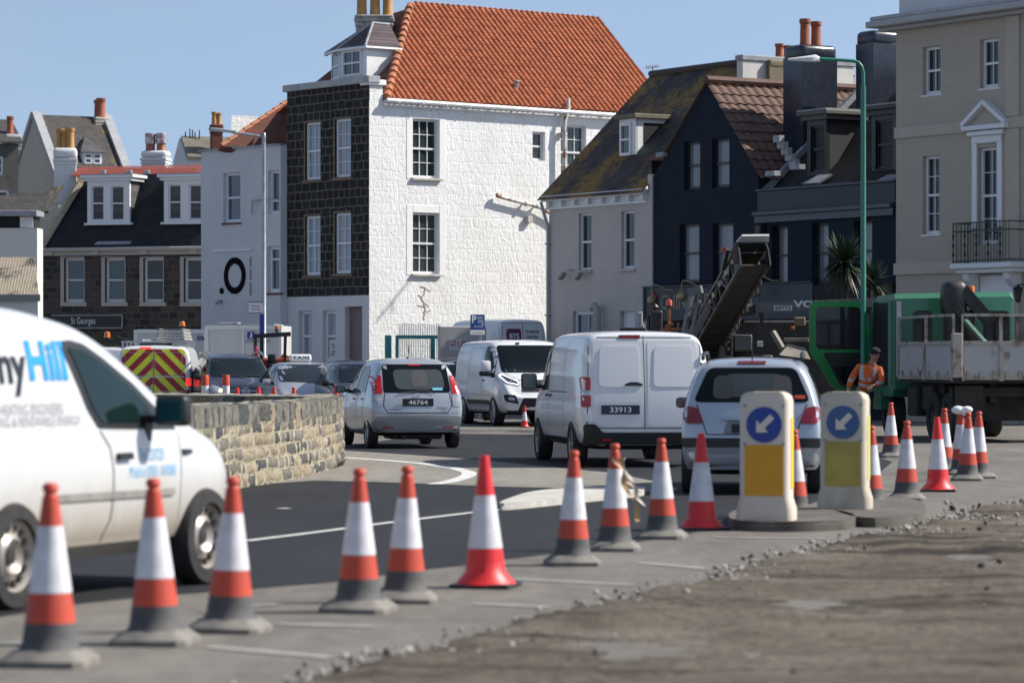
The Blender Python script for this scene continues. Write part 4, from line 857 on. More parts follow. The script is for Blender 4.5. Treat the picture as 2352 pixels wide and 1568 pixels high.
for v in b.bm.verts:
    x, y = v.co.x, v.co.y
    h = noise.noise(Vector((x * .8, y * .35, 1))) * .05 + noise.noise(Vector((x * 3, y * 1.4, 5))) * .03 + noise.noise(Vector((x * 9, y * 7, 9))) * .03
    rut = .014 * math.sin(y * 2.1 + noise.noise(Vector((x * .5, y * .3, 3))) * 3 + x * .5)
    v.co.z = .010 if v in bnd else .03 + h * .8 + rut
tag(b.build('dirt', None, smooth=60), "rough milled brown dirt and rubble in the excavated strip", kind='structure')
rr = random.Random(11); b = MB(); rub = [pm("pale_rubble", (.42, .395, .35), .9, c2=(.24, .225, .2), ns=8), pm("dark_rubble", (.07, .064, .058), .9)]
def stone_(b, x, y, z, r):
    M = Matrix.Translation((x, y, z)) @ Matrix.Rotation(rr.uniform(0, 6), 4, (rr.random(), rr.random(), rr.random() + .1)) @ Matrix.Diagonal((rr.uniform(.7, 1.3), rr.uniform(.6, 1.1), rr.uniform(.5, .9), 1))
    q = bmesh.ops.create_icosphere(b.bm, subdivisions=1, radius=r, matrix=M); b._n({f for v in q['verts'] for f in v.link_faces})
edge = gp[1:16]
for k in range(len(edge) - 1):
    L = (edge[k + 1] - edge[k]).length; n = int(L * 95)
    for j in range(n):
        t = rr.random(); p = edge[k].lerp(edge[k + 1], t); b.mat(rub[0 if rr.random() < .7 else 1])
        stone_(b, p.x + rr.gauss(.06, .13), p.y + rr.gauss(-.1, .34), .012, rr.choice([.008, .01, .012, .015, .018, .026]))
for k in range(40):
    y = rr.uniform(12.5, 26); x = rr.uniform(-1, 6); 
    pxx = CX + x * FP / y; pyy = HY + H * FP / y
    if pxx < 700 or pyy < 1190: continue
    f = [q for q in dp if q[0] <= pxx]; i = max(0, len(f) - 1); j = min(i + 1, len(dp) - 1); tt = (pxx - dp[i][0]) / max(1, dp[j][0] - dp[i][0]); ed = dp[i][1] + (dp[j][1] - dp[i][1]) * tt
    if pyy < ed + 12: continue
    b.mat(rub[1 if rr.random() < .62 else 0]); stone_(b, x, y, .045, rr.choice([.01, .014, .018, .022, .03]))
for k in range(60):
    y = rr.uniform(26, 34); x = rr.uniform(3.2, 6.0); b.mat(rub[rr.random() < .5]); stone_(b, x, y, .05, rr.choice([.014, .022, .035]))
tag(b.build('rubble', None), "loose pale and dark rubble along the dug edge", kind='stuff')
# gravel and grass by the wall foot
M_grass = pm("grass_blades", (.07, .11, .02), .8, c2=(.13, .13, .04), ns=5)
b = MB().mat(M_grass)
for k in range(420):
    t = rr.random(); p = G(694 + 92 * t + rr.uniform(-4, 4), 1090 - 24 * t + rr.uniform(-3, 5)); h = rr.uniform(.03, .1); a = rr.uniform(0, 6.28); w = .012
    b.poly([(p.x - w, p.y, 0), (p.x + w, p.y, 0), (p.x + math.cos(a) * .05, p.y + math.sin(a) * .05, h)])
tag(b.build('grass', None), "grass tuft along the foot of the stone wall", kind='stuff')
# =================================================================== curved rubble stone wall
def wall_path():
    pts = [(250, 1200), (400, 1155), (500, 1132), (560, 1118.5), (620, 1110), (680, 1098), (730, 1086), (764, 1074), (778, 1062)]
    p = [G(x, y) for x, y in pts]; p += [G(783.5, 1052), Vector((-2.75, 51.4, 0)), Vector((-3.05, 52.1, 0)), Vector((-3.9, 53.3, 0)), Vector((-5.6, 55.2, 0)), Vector((-8.2, 57.6, 0)), Vector((-13, 61, 0))]
    return p
wp = wall_path(); res = []
for k in range(len(wp) - 1):
    n = max(2, int((wp[k + 1] - wp[k]).length / .18))
    for j in range(n):
        t = j / n; p0 = wp[max(0, k - 1)]; p1, p2 = wp[k], wp[k + 1]; p3 = wp[min(len(wp) - 1, k + 2)]
        res.append(.5 * ((2 * p1) + (p2 - p0) * t + (2 * p0 - 5 * p1 + 4 * p2 - p3) * t * t + (3 * p1 - p0 - 3 * p2 + p3) * t ** 3))
WT = .46
def st_mat(k, c): return pm("wall_stone_%s" % 'abcdefgh'[k], c, .9, c2=tuple(x * .45 for x in c), ns=16, bs=.8, bd=.02, spec=.2, lo=.35, hi=.68)
M_st = [st_mat(k, c) for k, c in enumerate(((.17, .155, .13), (.24, .215, .17), (.11, .105, .10), (.30, .245, .17), (.20, .185, .16), (.085, .09, .092), (.34, .29, .21)))]
M_mo = pm("wall_mortar", (.40, .35, .25), .95, c2=(.22, .19, .14), ns=8, bs=.6, bd=.02); M_cope = pm("wall_cope_stone", (.30, .275, .22), .9, c2=(.16, .15, .125), ns=6, bs=.8, bd=.02, spec=.2)
fine = []; acc = 0; L_acc = [0]
for k in range(len(res) - 1):
    seg = (res[k + 1] - res[k]).length; n = max(1, int(seg / .035)) if res[k].y < 53 else max(1, int(seg / .12))
    for j in range(n): fine.append((res[k].lerp(res[k + 1], j / n), acc + seg * j / n))
    acc += seg
b = MB().mat(M_mo); hh = 1.0; cz = hh * .74
def hsh(*k): return random.Random(k[0] * 7919 + k[1] * 104729 + (k[2] if len(k) > 2 else 0)).random()
def cell(s_, z):
    """stone cell of the wall face: rough coursed blocks below, upright cope stones above; e is the distance to the joint in metres"""
    w1 = noise.noise(Vector((s_ * 1.1, z * 4, 7))) * .045; w2 = noise.noise(Vector((s_ * 5, z * 11, 3))) * .014; top = z > cz + w1 * .6
    if top: r, fz, ht = 99, (z - cz) / (hh - cz), .4
    else:
        q = (z + w1 + w2) / .155; r = int(math.floor(q)); fz, ht = q - r, .155
    wid = .46 if top else .45 + .35 * hsh(r, 5)
    u = (s_ + noise.noise(Vector((s_ * .9, r * 3.1, 1))) * .3 + w2 * 3) / wid + hsh(r, 1) * 9; c = int(math.floor(u)); f = u - c
    if not top and hsh(r, c, 3) < .3: f = (f * 2) % 1; c = c * 2 + (1 if u - c > .5 else 0) + 5000; wid /= 2
    e = min(min(f, 1 - f) * wid * .45, min(fz, 1 - fz) * ht if not top else 1)
    return e, Vector((c, r, 0)), top
nz_ = 38; rings = []
for k, (p, s_) in enumerate(fine):
    d = (fine[min(k + 1, len(fine) - 1)][0] - fine[max(k - 1, 0)][0]).normalized(); n = Vector((d.y, -d.x, 0)); h = hh - .06 * max(0, min(1, (p.y - 32) / 22)); ring = []
    for i in range(nz_ + 1):
        z = h * i / nz_; e, _, cp_ = cell(s_, z); o_ = .026 * min(1, max(0, e - .01) / .035) + noise.noise(Vector((s_ * 9, z * 9, 2))) * .012
        ring.append((p + n * (o_ + .04 * (1 - z)) + Vector((0, 0, z + (noise.noise(Vector((s_ * 4, 0, 5))) * .04 if i == nz_ else 0))), e, cell(s_, z)[1], cp_))
    for t_ in (.3, .7): ring.append((p - n * WT * t_ + Vector((0, 0, h + .02 + noise.noise(Vector((s_ * 4, t_ * 5, 8))) * .04)), 1, None, True))
    for i in range(9): z = h * (1 - i / 8); ring.append((p - n * (WT + noise.noise(Vector((s_ * 5, z * 6, 3))) * .03) + Vector((0, 0, z)), 1, Vector((int(s_ * 3), int(z * 5), 0)), False))
    rings.append([(b.bm.verts.new(q[0]), *q[1:]) for q in ring])
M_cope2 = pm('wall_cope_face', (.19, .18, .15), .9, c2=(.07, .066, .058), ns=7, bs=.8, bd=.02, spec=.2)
for m in M_st + [M_cope, M_cope2]: b.mat(m)
for a, q in zip(rings, rings[1:]):
    for k in range(len(a) - 1):
        f = b.bm.faces.new((a[k][0], a[k + 1][0], q[k + 1][0], q[k][0])); e, ps, cp_ = a[k][1:]
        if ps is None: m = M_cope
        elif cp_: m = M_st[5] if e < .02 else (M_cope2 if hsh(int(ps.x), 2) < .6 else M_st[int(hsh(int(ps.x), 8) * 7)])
        elif e < .016: m = M_mo
        else: m = M_st[int(hsh(int(ps.x), int(ps.y), 11) * 7)]
        f.material_index = b.mats.index(m)
for r_ in (rings[0], rings[-1]): f = b.bm.faces.new([v[0] for v in r_]); f.material_index = b.mats.index(M_st[0])
tag(b.build('stone_wall', None, smooth=75), "low curved rubble stone wall behind the white van", 'wall')
# =================================================================== cones
M_or = pm("cone_orange", (.52, .058, .026), .55, c2=(.34, .05, .028), ns=6, lo=.45, hi=.8, detail=8, bs=.2, bd=.01); M_rd = pm("cone_bright_red", (.72, .018, .022), .45, c2=(.6, .02, .02), ns=3)
M_wb = pm("cone_white_sleeve", (.66, .65, .68), .5, c2=(.40, .385, .38), ns=7, lo=.48, hi=.8, detail=8, bs=.25, bd=.01); M_cg = pm("cone_grey_rubber", (.06, .06, .064), .75, c2=(.12, .115, .108), ns=4)
M_cb = pm("cone_base_rubber", (.12, .115, .105), .85, c2=(.24, .22, .19), ns=5)
def cone_mesh(red, h):
    """traffic cone: square chamfered foot, tapering body in bands, spigot"""
    b = MB(); r0, r1 = .165 * h, .042 * h; f = .235 * h
    def rad(z): return r0 + (r1 - r0) * (z - .05 * h) / (.89 * h)
    b.mat(M_cb if not red else M_black)
    if red: b.box(-f, f, -f * .95, f * .95, .0, .035 * h, bev=.01)
    else:
        lo = [(sx * (f if i else f * .8), sy * (f * .8 if i else f)) for sx, sy, i in ((-1, -1, 1), (-1, -1, 0), (1, -1, 0), (1, -1, 1), (1, 1, 1), (1, 1, 0), (-1, 1, 0), (-1, 1, 1))]
        B0 = [b.bm.verts.new((x, y, 0)) for x, y in lo]; B1 = [b.bm.verts.new((x, y, .035 * h)) for x, y in lo]; B2 = [b.bm.verts.new((x * .72, y * .72, .09 * h)) for x, y in lo]
        fs = [b.bm.faces.new(B0[::-1]), b.bm.faces.new(B2)]
        for u, v in ((B0, B1), (B1, B2)):
            for k in range(8): fs.append(b.bm.faces.new((u[k], u[(k + 1) % 8], v[(k + 1) % 8], v[k])))
        b._n(fs)
    foot = b
    body = MB(); n = 28
    zs = ([(0.03, M_rd), (.30, M_rd), (.30, M_wb), (.70, M_wb), (.70, M_rd), (.93, M_rd)] if red else [(.06, M_cg), (.235, M_cg), (.235, M_or), (.40, M_or), (.40, M_wb), (.765, M_wb), (.765, M_or), (.925, M_or)])
    for (a, m), (c, _) in zip(zs[0::2], zs[1::2]):
        e = .002 if m is M_wb else 0
        ex = (lambda z: .02 * h * max(0, (.12 - z) / .12) ** 2 * 6) if True else None
        mid = [a + (c - a) * i / 3 for i in range(4)]
        body.mat(m).lathe([(rad(z * h) + e + ex(z), z * h) for z in mid], n, cap=False)
    body.mat(M_rd if red else M_or)
    if red: body.lathe([(rad(.93 * h), .93 * h), (r1 * .9, .985 * h), (r1 * .8, h), (r1 * .55, h)], n)
    else: body.lathe([(rad(.925 * h), .925 * h), (r1 * .85, .932 * h), (r1 * .8, .95 * h), (r1 * 1.08, .958 * h), (r1 * 1.05, .985 * h), (r1 * .7, h), (r1 * .5, h)], n)
    return foot, body
def cone_proto(name, red, h):
    foot, body = cone_mesh(red, h); t = thing(name, None, None)
    body.build('cone_body', None, t, smooth=50); foot.build('base', None, t, smooth=30); return t
CH = .845
proto = {}
def put_cone(px, pyb, label, red=False, h=CH, rz=0, tilt=0, loc=None, group='traffic cones along the roadworks'):
    k = red
    if k not in proto: proto[k] = o = cone_proto('traffic_cone', red, 1.0)
    else: o = copy_tree(proto[k])
    p = loc if loc is not None else G(px, pyb); o.location = p; o.rotation_euler = (0, tilt, rz); o.scale = (h, h, h)
    tag(o, label, 'traffic cone', group); return o
cones = [(115, 1526, 0, "orange and white cone by the trade van's rear wheel, leftmost in the front row", .9), (357, 1478, 0, "orange and white cone standing in front of the white van's cab door", .88), (528, 1449, 0, "orange and white cone beside the white van's front wheel", .86), (823, 1404, 0, "orange and white cone with grey foot, first right of the open gap beyond the van", .86), (930, 1382, 0, "orange and white cone next left of the pink-streaked red cone", .85), (1115, 1348, 1, "bright red cone without grey foot, pink streak, in the middle of the front row", .875), (1315, 1297, 0, "orange and white cone just left of the taped cone", .845), (1412, 1264, 0, "orange and white cone with loose torn tape hanging off it", .85), (1521, 1236, 0, "orange and white cone between the taped cone and the red cone by the bollard", .85), (1612, 1216, 1, "bright red cone just left of the first yellow bollard", .86), (1826, 1184, 0, "orange and white cone half hidden behind the orange-yellow bollard", .84), (2000, 1165, 0, "orange and white cone half hidden behind the faded yellow bollard", .84), (2046, 1050, 0, "orange and white cone in front of the green cab's wheel", .86), (2082, 1148, 0, "orange and white cone just right of the faded bollard", .86), (2155, 1128, 1, "bright red cone in front of the lorry at the right", .86), (2168, 1085, 0, "orange and white cone directly behind the right-hand red cone", .87), (2222, 1103, 0, "orange and white cone at the front of the stacked group by the lorry", .86), (2248, 1098, 0, "orange and white cone at the right of the group by the lorry", .86), (2208, 1090, 0, "orange and white cone with white plastic on its tip by the lorry", .87)]
M_tape = pm("torn_tape", (.55, .36, .14), .6, c2=(.62, .58, .5), ns=3)
for px, py, red, lab, h in cones: put_cone(px, py, lab, bool(red), h, rz=R(rr.uniform(-14, 22)), tilt=R(rr.uniform(-1.2, 1.2)))
put_cone(1205, 981, "red cone in the road under the front of the white panel van", True, .5)
p = G(1412, 1264) + Vector((.03, -.06, .72)); b = MB()
for j_, (dx, ln, w) in enumerate(((.0, .50, .022), (.03, .38, .016), (-.03, .27, .018))):
    prev = None; b.mat(pm("torn_tape_%s" % 'abc'[j_], ((.50, .30, .12), (.55, .50, .42), (.50, .34, .2))[j_], .6))
    for k in range(13):
        t = k / 12; q = p + Vector((dx + .17 * t ** 1.3 + .018 * math.sin(t * 11 + j_ * 2), -.05 - .04 * t + .02 * math.sin(t * 8 + j_), .02 - ln * t)); a_ = t * 7 + j_; o_ = Vector((math.cos(a_), math.sin(a_) * .6, .25)) * w
        row = (b.bm.verts.new(q - o_), b.bm.verts.new(q + o_))
        if prev: b._n([b.bm.faces.new((prev[0], prev[1], row[1], row[0]))])
        prev = row
tag(b.build('tape_strip', None), "torn tape hanging off a cone", 'tape')
p = G(2208, 1090) + Vector((.02, -.03, .86)); b = MB().mat(pm("white_plastic_bag", (.75, .75, .75), .5))
for k in range(5): b.ball(p + Vector((rr.uniform(-.07, .07), rr.uniform(-.05, .05), rr.uniform(-.05, .06))), rr.uniform(.05, .08), 1.3, 1, .8, 8)
tag(b.build('plastic_bag', None, smooth=60), "crumpled white plastic over the tip of a cone by the lorry", 'bag')
# small cones and post delineators beyond the wall
bl_ = {545: "red tip of a cone beyond the stone wall below the dark car's badge", 594: "red tip of a cone beyond the wall between the dark car and the taxi", 630: "red tip of a white sleeved cone beyond the wall by the taxi's door", 675: "red tip of a white sleeved cone beyond the wall by the taxi's headlight", 772: "cone beyond the wall end by the silver hatchback's mirror"}
for px, py, red in ((545, 890, True), (594, 888, True), (630, 888, False), (675, 889, False), (772, 884, False)):
    d = 68.0; q = P(px, py, d); h = .95 if px < 700 else .98; put_cone(0, 0, bl_[px], red, q.z, loc=Vector((q.x, q.y, 0)), group='cones beyond the stone wall')
for px, lab in ((471, "red topped white delineator post in front of the dark car's door"), (519, "red topped white delineator post in front of the dark car's headlight")):
    q = P(px, 861, 66); t = thing('delineator_post', lab, 'road post', (q.x, q.y, 0), group='delineator posts')
    z = q.z; MB().mat(M_wb).lathe([(.075, 0), (.075, z - .21)], 14).build('post', None, t, smooth=40); MB().mat(M_or).lathe([(.078, z - .21), (.078, z - .02), (.07, z)], 14).build('red_sleeve', None, t, smooth=40); MB().mat(M_cb).box(-.2, .2, -.2, .2, 0, .06, bev=.02).build('foot', None, t)
# =================================================================== keep left bollards on their islands
def disc_arrow(b, cx, cz, y, r, mblue, mwhite):
    b.mat(mblue).lathe([(r, 0), (r, .012)], 36, Matrix.Translation((cx, y, cz)) @ Matrix.Rotation(R(90), 4, 'X'))
    M = Matrix.Translation((cx, y - .016, cz)) @ Matrix.Rotation(R(-45), 4, 'Y')
    b.mat(mwhite); k = r
    pts = [(-.62, 0), (-.12, .48), (-.12, .17), (.66, .17), (.66, -.17), (-.12, -.17), (-.12, -.48)]
    pts = [M @ Vector((x * k, 0, z * k)) for x, z in pts]; b.prism(pts, (0, -.006, 0))
def bollard(px, py, hgt, lab, yel, blue, dirty, rz):
    p = G(px, py, .09); t = thing('traffic_bollard', lab, 'bollard', (p.x, p.y, .09), R(rz), 'keep left bollards')
    body = pm("bollard_shell_" + ('dirty' if dirty else 'clean'), (.62, .54, .44) if not dirty else (.52, .46, .36), .5, c2=(.55, .46, .36) if not dirty else (.26, .22, .16), ns=2.5, lo=.5, hi=.8, sc=(1, 1, .6))
    w, dd = .225, .15; h = hgt
    prof = [(w + .03, 0), (w + .03, .1), (w, .2), (w, h - .07), (w - .012, h - .025), (w - .05, h)]
    b = MB().mat(body); sc_ = [(r_ / w, z) for r_, z in prof]; rings = []; q = .05
    base = [(-w, -dd + q), (-w + q * .4, -dd + q * .3), (-w + q, -dd), (w - q, -dd), (w - q * .4, -dd + q * .3), (w, -dd + q), (w, dd - q), (w - q, dd), (-w + q, dd), (-w, dd - q)]
    for s, z in sc_: rings.append([b.bm.verts.new((x * s, y * (s if s > .9 else 1), z + (.05 * (1 - abs(x) / w) if z > h - .01 else 0))) for x, y in base])
    for u, v in zip(rings, rings[1:]):
        for k in range(len(base)): b.bm.faces.new((u[k], u[(k + 1) % len(base)], v[(k + 1) % len(base)], v[k]))
    b.bm.faces.new(rings[0][::-1]); b.bm.faces.new(rings[-1]); b.build('shell', None, t, smooth=35)
    b = MB(); disc_arrow(b, 0, h - .28, -dd - .003, .158, blue, pm("sign_white", (.66, .6, .52), .5)); b.build('keep_left_sign', None, t)
    b = MB().mat(yel); b.box(-w + .05, w - .055, -dd - .006, -dd + .004, .22, h - .46); b.build('reflector', None, t)
    b = MB().mat(pm("fluorescent_yellow", (.85, .55, .02), .4) if not dirty else pm("pale_yellow", (.72, .66, .16), .4)); b.box(w - .003, w + .006, -dd * .45, dd * .55, .28, h - .22); b.build('side_reflector', None, t)
    for x in (-w + .05, w - .05):
        for z in (h - .11, h - .45): b = MB().mat(M_lead); b.lathe([(.014, 0), (.014, .01)], 8, Matrix.Translation((x, -dd, z)) @ Matrix.Rotation(R(90), 4, 'X')); b.build('screw', None, t)
bollard(1761, 1193, 1.13, "keep left bollard with bright orange-yellow panel, nearer to the cones", pm("orange_yellow_panel", (.62, .30, .01), .5), pm("sign_blue", (.01, .045, .27), .4), False, -13)
bollard(1941, 1167, 1.11, "keep left bollard with faded mustard yellow panel and stained foot", pm("mustard_panel", (.46, .36, .07), .55, c2=(.25, .20, .08), ns=3), pm("faded_sign_blue", (.03, .10, .25), .45), True, -13)
M_isl = pm("island_concrete", (.12, .106, .09), .9, c2=(.065, .057, .048), ns=4)
slab('traffic_island', "low dark concrete island under the orange-yellow bollard", 'traffic island', [(1672, 1200), (1700, 1186), (1800, 1180), (1920, 1190), (1968, 1203), (1962, 1216), (1860, 1221), (1720, 1221), (1676, 1214)], 0, .09, M_isl, .03, 'bollard islands')
slab('traffic_island', "low dark concrete island under the faded bollard", 'traffic island', [(1880, 1172), (1920, 1160), (2040, 1158), (2110, 1166), (2128, 1182), (2122, 1204), (1990, 1214), (1930, 1200)], 0, .09, M_isl, .03, 'bollard islands')
# =================================================================== lamp posts, signs
d = 84.0; p = P(606, 830, d); t = thing('street_lamp', "grey galvanised street lamp in front of the pale building", 'street lamp', (p.x, p.y, 0))
M_galv = pm("galvanised_steel", (.38, .40, .42), .45, .5, c2=(.28, .29, .31), ns=6); zt = P(606, 310, d).z
b = MB().mat(M_galv); b.lathe([(.1, 0), (.1, 1.6), (.062, 1.65), (.05, zt)], 12); b.build('pole', None, t, smooth=40)
b = MB().mat(M_galv); b.tube([(0, 0, zt - .05), (-.5, -.1, zt + .02), (-.8, -.15, zt + .05)], .035, 8); b.box(-.045, .045, -.045, .045, zt - .2, zt + .06, bev=.02); b.build('arm', None, t, smooth=40)
b = MB().mat(pm("lamp_housing", (.45, .47, .48), .4)); b.box(-.38, .3, -.1, .1, -.035, .045, bev=.03, seg=2, M=Matrix.Translation((-.98, -.2, zt + .09)) @ Matrix.Rotation(R(6), 4, 'Y')); b.build('lamp_head', None, t, smooth=40)
z0 = P(588, 718, d).z; b = MB().mat(pm("sign_face_white", (.62, .62, .62), .5)); b.box(-.38, -.04, -.09, -.06, z0, z0 + .26); b.mat(M_black); b.box(-.38, -.04, -.1, -.06, z0 + .265, z0 + .28); b.box(-.38, -.04, -.1, -.06, z0 - .02, z0 - .005); b.mat(pm("sign_small_text", (.2, .25, .4), .5)); b.box(-.33, -.1, -.094, -.089, z0 + .15, z0 + .18); b.box(-.31, -.2, -.094, -.089, z0 + .07, z0 + .1); b.mat(M_or); b.box(-.18, -.1, -.094, -.089, z0 + .07, z0 + .1); b.build('street_sign', None, t)
z0 = P(603, 768, d).z; b = MB().mat(pm("sign_blue", (.01, .045, .27))); b.box(-.1, .02, -.14, -.115, z0, z0 + .52); b.build('blue_sign', None, t)
d = 65.0; p = P(1983, 830, d); t = thing('street_lamp', "tall green painted street lamp in front of the navy house", 'street lamp', (p.x, p.y, 0))
M_gpost = pm("green_post_paint", (.03, .20, .14), .35, c2=(.025, .16, .11), ns=4); zt = P(1975, 140, d).z
b = MB().mat(M_gpost); b.lathe([(.09, 0), (.09, 1.2), (.055, 1.3), (.05, zt - .5)], 12); b.build('pole', None, t, smooth=40)
b = MB().mat(M_gpost); b.tube([(0, 0, zt - .6), (0, 0, zt - .25), (-.03, 0, zt - .12), (-.1, 0, zt - .03), (-.22, 0, zt), (-.88, -.1, zt + .03)], .035, 10); b.build('arm', None, t, smooth=50)
b = MB().mat(pm("lamp_white", (.60, .61, .62), .4)); rings = []
for x, w, h0, h1 in ((-.86, .05, -.03, .05), (-.95, .09, -.04, .1), (-1.05, .1, -.04, .085), (-1.3, .09, -.03, .05), (-1.5, .05, -.015, .025)): rings.append([b.bm.verts.new((x, y, zt + .02 + z)) for y, z in ((-w, h0), (w, h0), (w, h1 * .5), (w * .5, h1), (-w * .5, h1), (-w, h1 * .5))])
for u, v in zip(rings, rings[1:]):
    for k in range(6): b.bm.faces.new((u[k], u[(k + 1) % 6], v[(k + 1) % 6], v[k]))
b.bm.faces.new(rings[0]); b.bm.faces.new(rings[-1]); b.build('lamp_head', None, t, smooth=40)
# parking sign
d = 86.0; p = P(1097, 830, d); t = thing('parking_sign', "blue disc zone parking sign on a short post by the white building", 'road sign', (p.x, p.y, 0), R(20))
z1, z0 = P(1097, 722, d).z, P(1097, 757, d).z; b = MB().mat(M_galv); b.lathe([(.035, 0), (.035, z1 - .02)], 10, Matrix.Translation((.1, .06, 0))); b.build('post', None, t, smooth=40)
b = MB().mat(pm("sign_blue_deep", (.012, .05, .22), .4)); b.box(-.2, .2, -.01, .01, z0, z1, bev=.008); b.mat(M_upvc); b.text("P", (-.16, -.013, z1 - .22), (1, 0, 0), (0, 0, 1), .12, .19, .02); b.text("DISC", (0, -.013, z1 - .12), (1, 0, 0), (0, 0, 1), .15, .06, .01); b.text("ZONE", (0, -.013, z1 - .21), (1, 0, 0), (0, 0, 1), .15, .06, .01); b.text("2hr PERIOD", (-.1, -.013, z0 + .06), (1, 0, 0), (0, 0, 1), .25, .05); b.bar((.03, -.014, z0 + .15), (.13, -.014, z0 + .15), .025, .004)
b.poly([(.13, -.014, z0 + .12), (.13, -.014, z0 + .18), (.17, -.014, z0 + .15)]); b.build('sign_plate', None, t)
b = MB().mat(pm("sign_face_white", (.62, .62, .62))); b.box(-.2, .2, -.01, .01, z0 - .13, z0 - .01); b.mat(M_lead); b.box(-.14, .14, -.013, -.009, z0 - .085, z0 - .07); b.build('sub_plate', None, t)
# teal gate and wall with posters
M_teal = pm("teal_paint", (.02, .19, .19), .45, c2=(.03, .24, .23), ns=4)
p0 = P(886, 830, 92.5); t = thing('teal_gate', "teal painted steel gate frame by the corner of the white building", 'gate', (p0.x, p0.y, 0), R(8))
b = MB().mat(M_teal); zg_ = P(950, 770, 93).z; x1 = P(1010, 830, 93).x - p0.x
b.box(-.02, .16, -.08, .08, 0, zg_, bev=.01); b.build('post', None, t)
b = MB().mat(M_teal); b.box(.28, .36, -.04, .04, .1, zg_); b.box(.36, x1 + .05, -.04, .04, zg_ - .1, zg_); b.box(x1 * .84, x1 * .84 + .12, -.041, .041, .1, zg_ - .1); b.box(.16, .28, -.02, .02, 1.4, 1.44); b.box(.34, .36, -.05, .05, 1.0, 1.2); b.build('gate_frame', None, t)
b = MB().mat(pm("pale_teal_pickets", (.42, .50, .48), .6, c2=(.3, .42, .42), ns=5)); n = 24
for k in range(n): x = .38 + (x1 - .3) * k / n; b.box(x, x + .018, .05, .07, .2, zg_ + .32 + rr.uniform(-.03, .03))
b.build('pickets', None, t)
p0 = P(1010, 830, 91); t = thing('poster_wall', "low grey rendered wall with colourful posters beside the teal gate", 'wall', (p0.x, p0.y, 0), R(14)); x1 = P(1112, 830, 91).x - p0.x + .1
zt = P(1060, 749, 91).z; b = MB().mat(pm("mauve_grey_render", (.46, .42, .41), .85, c2=(.38, .35, .34), ns=2)); b.box(0, x1, 0, .3, 0, zt, bev=.02); b.build('wall', None, t)
def wpt(px, py): return (P(px, py, 90.8).x - p0.x, P(px, py, 90.8).z)
b = MB().mat(pm("poster_white", (.55, .54, .54), .5)); xa, za = wpt(1032, 803); xb, zb = wpt(1073, 777); b.box(xa, xb, -.012, -.002, za, zb); b.mat(pm("poster_red", (.45, .05, .08), .5)); b.text("Q3", (xa + .02, -.015, za + .08), (1, 0, 0), (0, 0, 1), .17, .2, .02)
b.mat(pm("poster_purple", (.16, .09, .3), .5)); b.text("t", (xa + .23, -.015, za + .08), (1, 0, 0), (0, 0, 1), .06, .17, .02)
for k, c_ in enumerate(((.5, .06, .05), (.6, .35, .03), (.04, .2, .5))): b.mat(pm("poster_stripe_%s" % 'abc'[k], c_, .5)); b.prism([(xa + .3 + .05 * k, -.015, za + .05), (xa + .34 + .05 * k, -.015, za + .05), (xa + .42 + .03 * k, -.015, zb - .04), (xa + .38 + .03 * k, -.015, zb - .04)], (0, .004, 0))
b.build('poster', None, t)
# cordyline palms before the navy house
def cordyline(name, lab, px, pyc, d, r, pyb, seed, n=230):
    rg = random.Random(seed); p = P(px, pyc, d); t = thing(name, lab, 'palm tree', (p.x, p.y, 0), group='cordyline palms')
    b = MB().mat(pm("palm_trunk", (.05, .042, .03), .9, c2=(.025, .02, .016), ns=8)); pts = [Vector((-.12, .1, 0)), Vector((-.08, .05, p.z * .45)), Vector((.06, 0, p.z * .75)), Vector((-.03, 0, p.z))]; b.tube(pts, .1, 9, .07); b.build('trunk', None, t, smooth=50)
    b = MB(); ms = [pm("palm_leaf_%s" % 'abc'[k], c_, .5) for k, c_ in enumerate(((.012, .03, .014), (.03, .05, .02), (.035, .035, .02)))]
    for k in range(n):
        a = rg.uniform(0, 6.283); el = rg.uniform(-1.0, 1.25); L = r * rg.uniform(.75, 1.08); w = rg.uniform(.018, .03)
        dr = Vector((math.cos(a) * math.cos(el), math.sin(a) * math.cos(el), math.sin(el))); sd_ = dr.cross(Vector((0, 0, 1))).normalized() * w; b.mat(ms[2 if el < -.55 else rg.choice((0, 0, 1))])
        o = Vector((0, 0, p.z)); dp_ = Vector((0, 0, -L * .1)); m1 = o + dr * L * .55; m2 = o + dr * L + dp_ * (1.2 - el)
        v = [b.bm.verts.new(q) for q in (o - sd_ * .5, o + sd_ * .5, m1 + sd_, m1 - sd_, m2)]; b._n([b.bm.faces.new(v[:4]), b.bm.faces.new((v[3], v[2], v[4]))])
    b.build('crown', None, t, fixn=False)
cordyline('palm_tree', "dark cordyline palm with drooping leaves left of the green lamp post", 1938, 604, 73, .82, 700, 3, 420)
cordyline('palm_tree', "smaller dark cordyline palm behind the green lamp post", 2003, 648, 75, .62, 720, 8, 260)
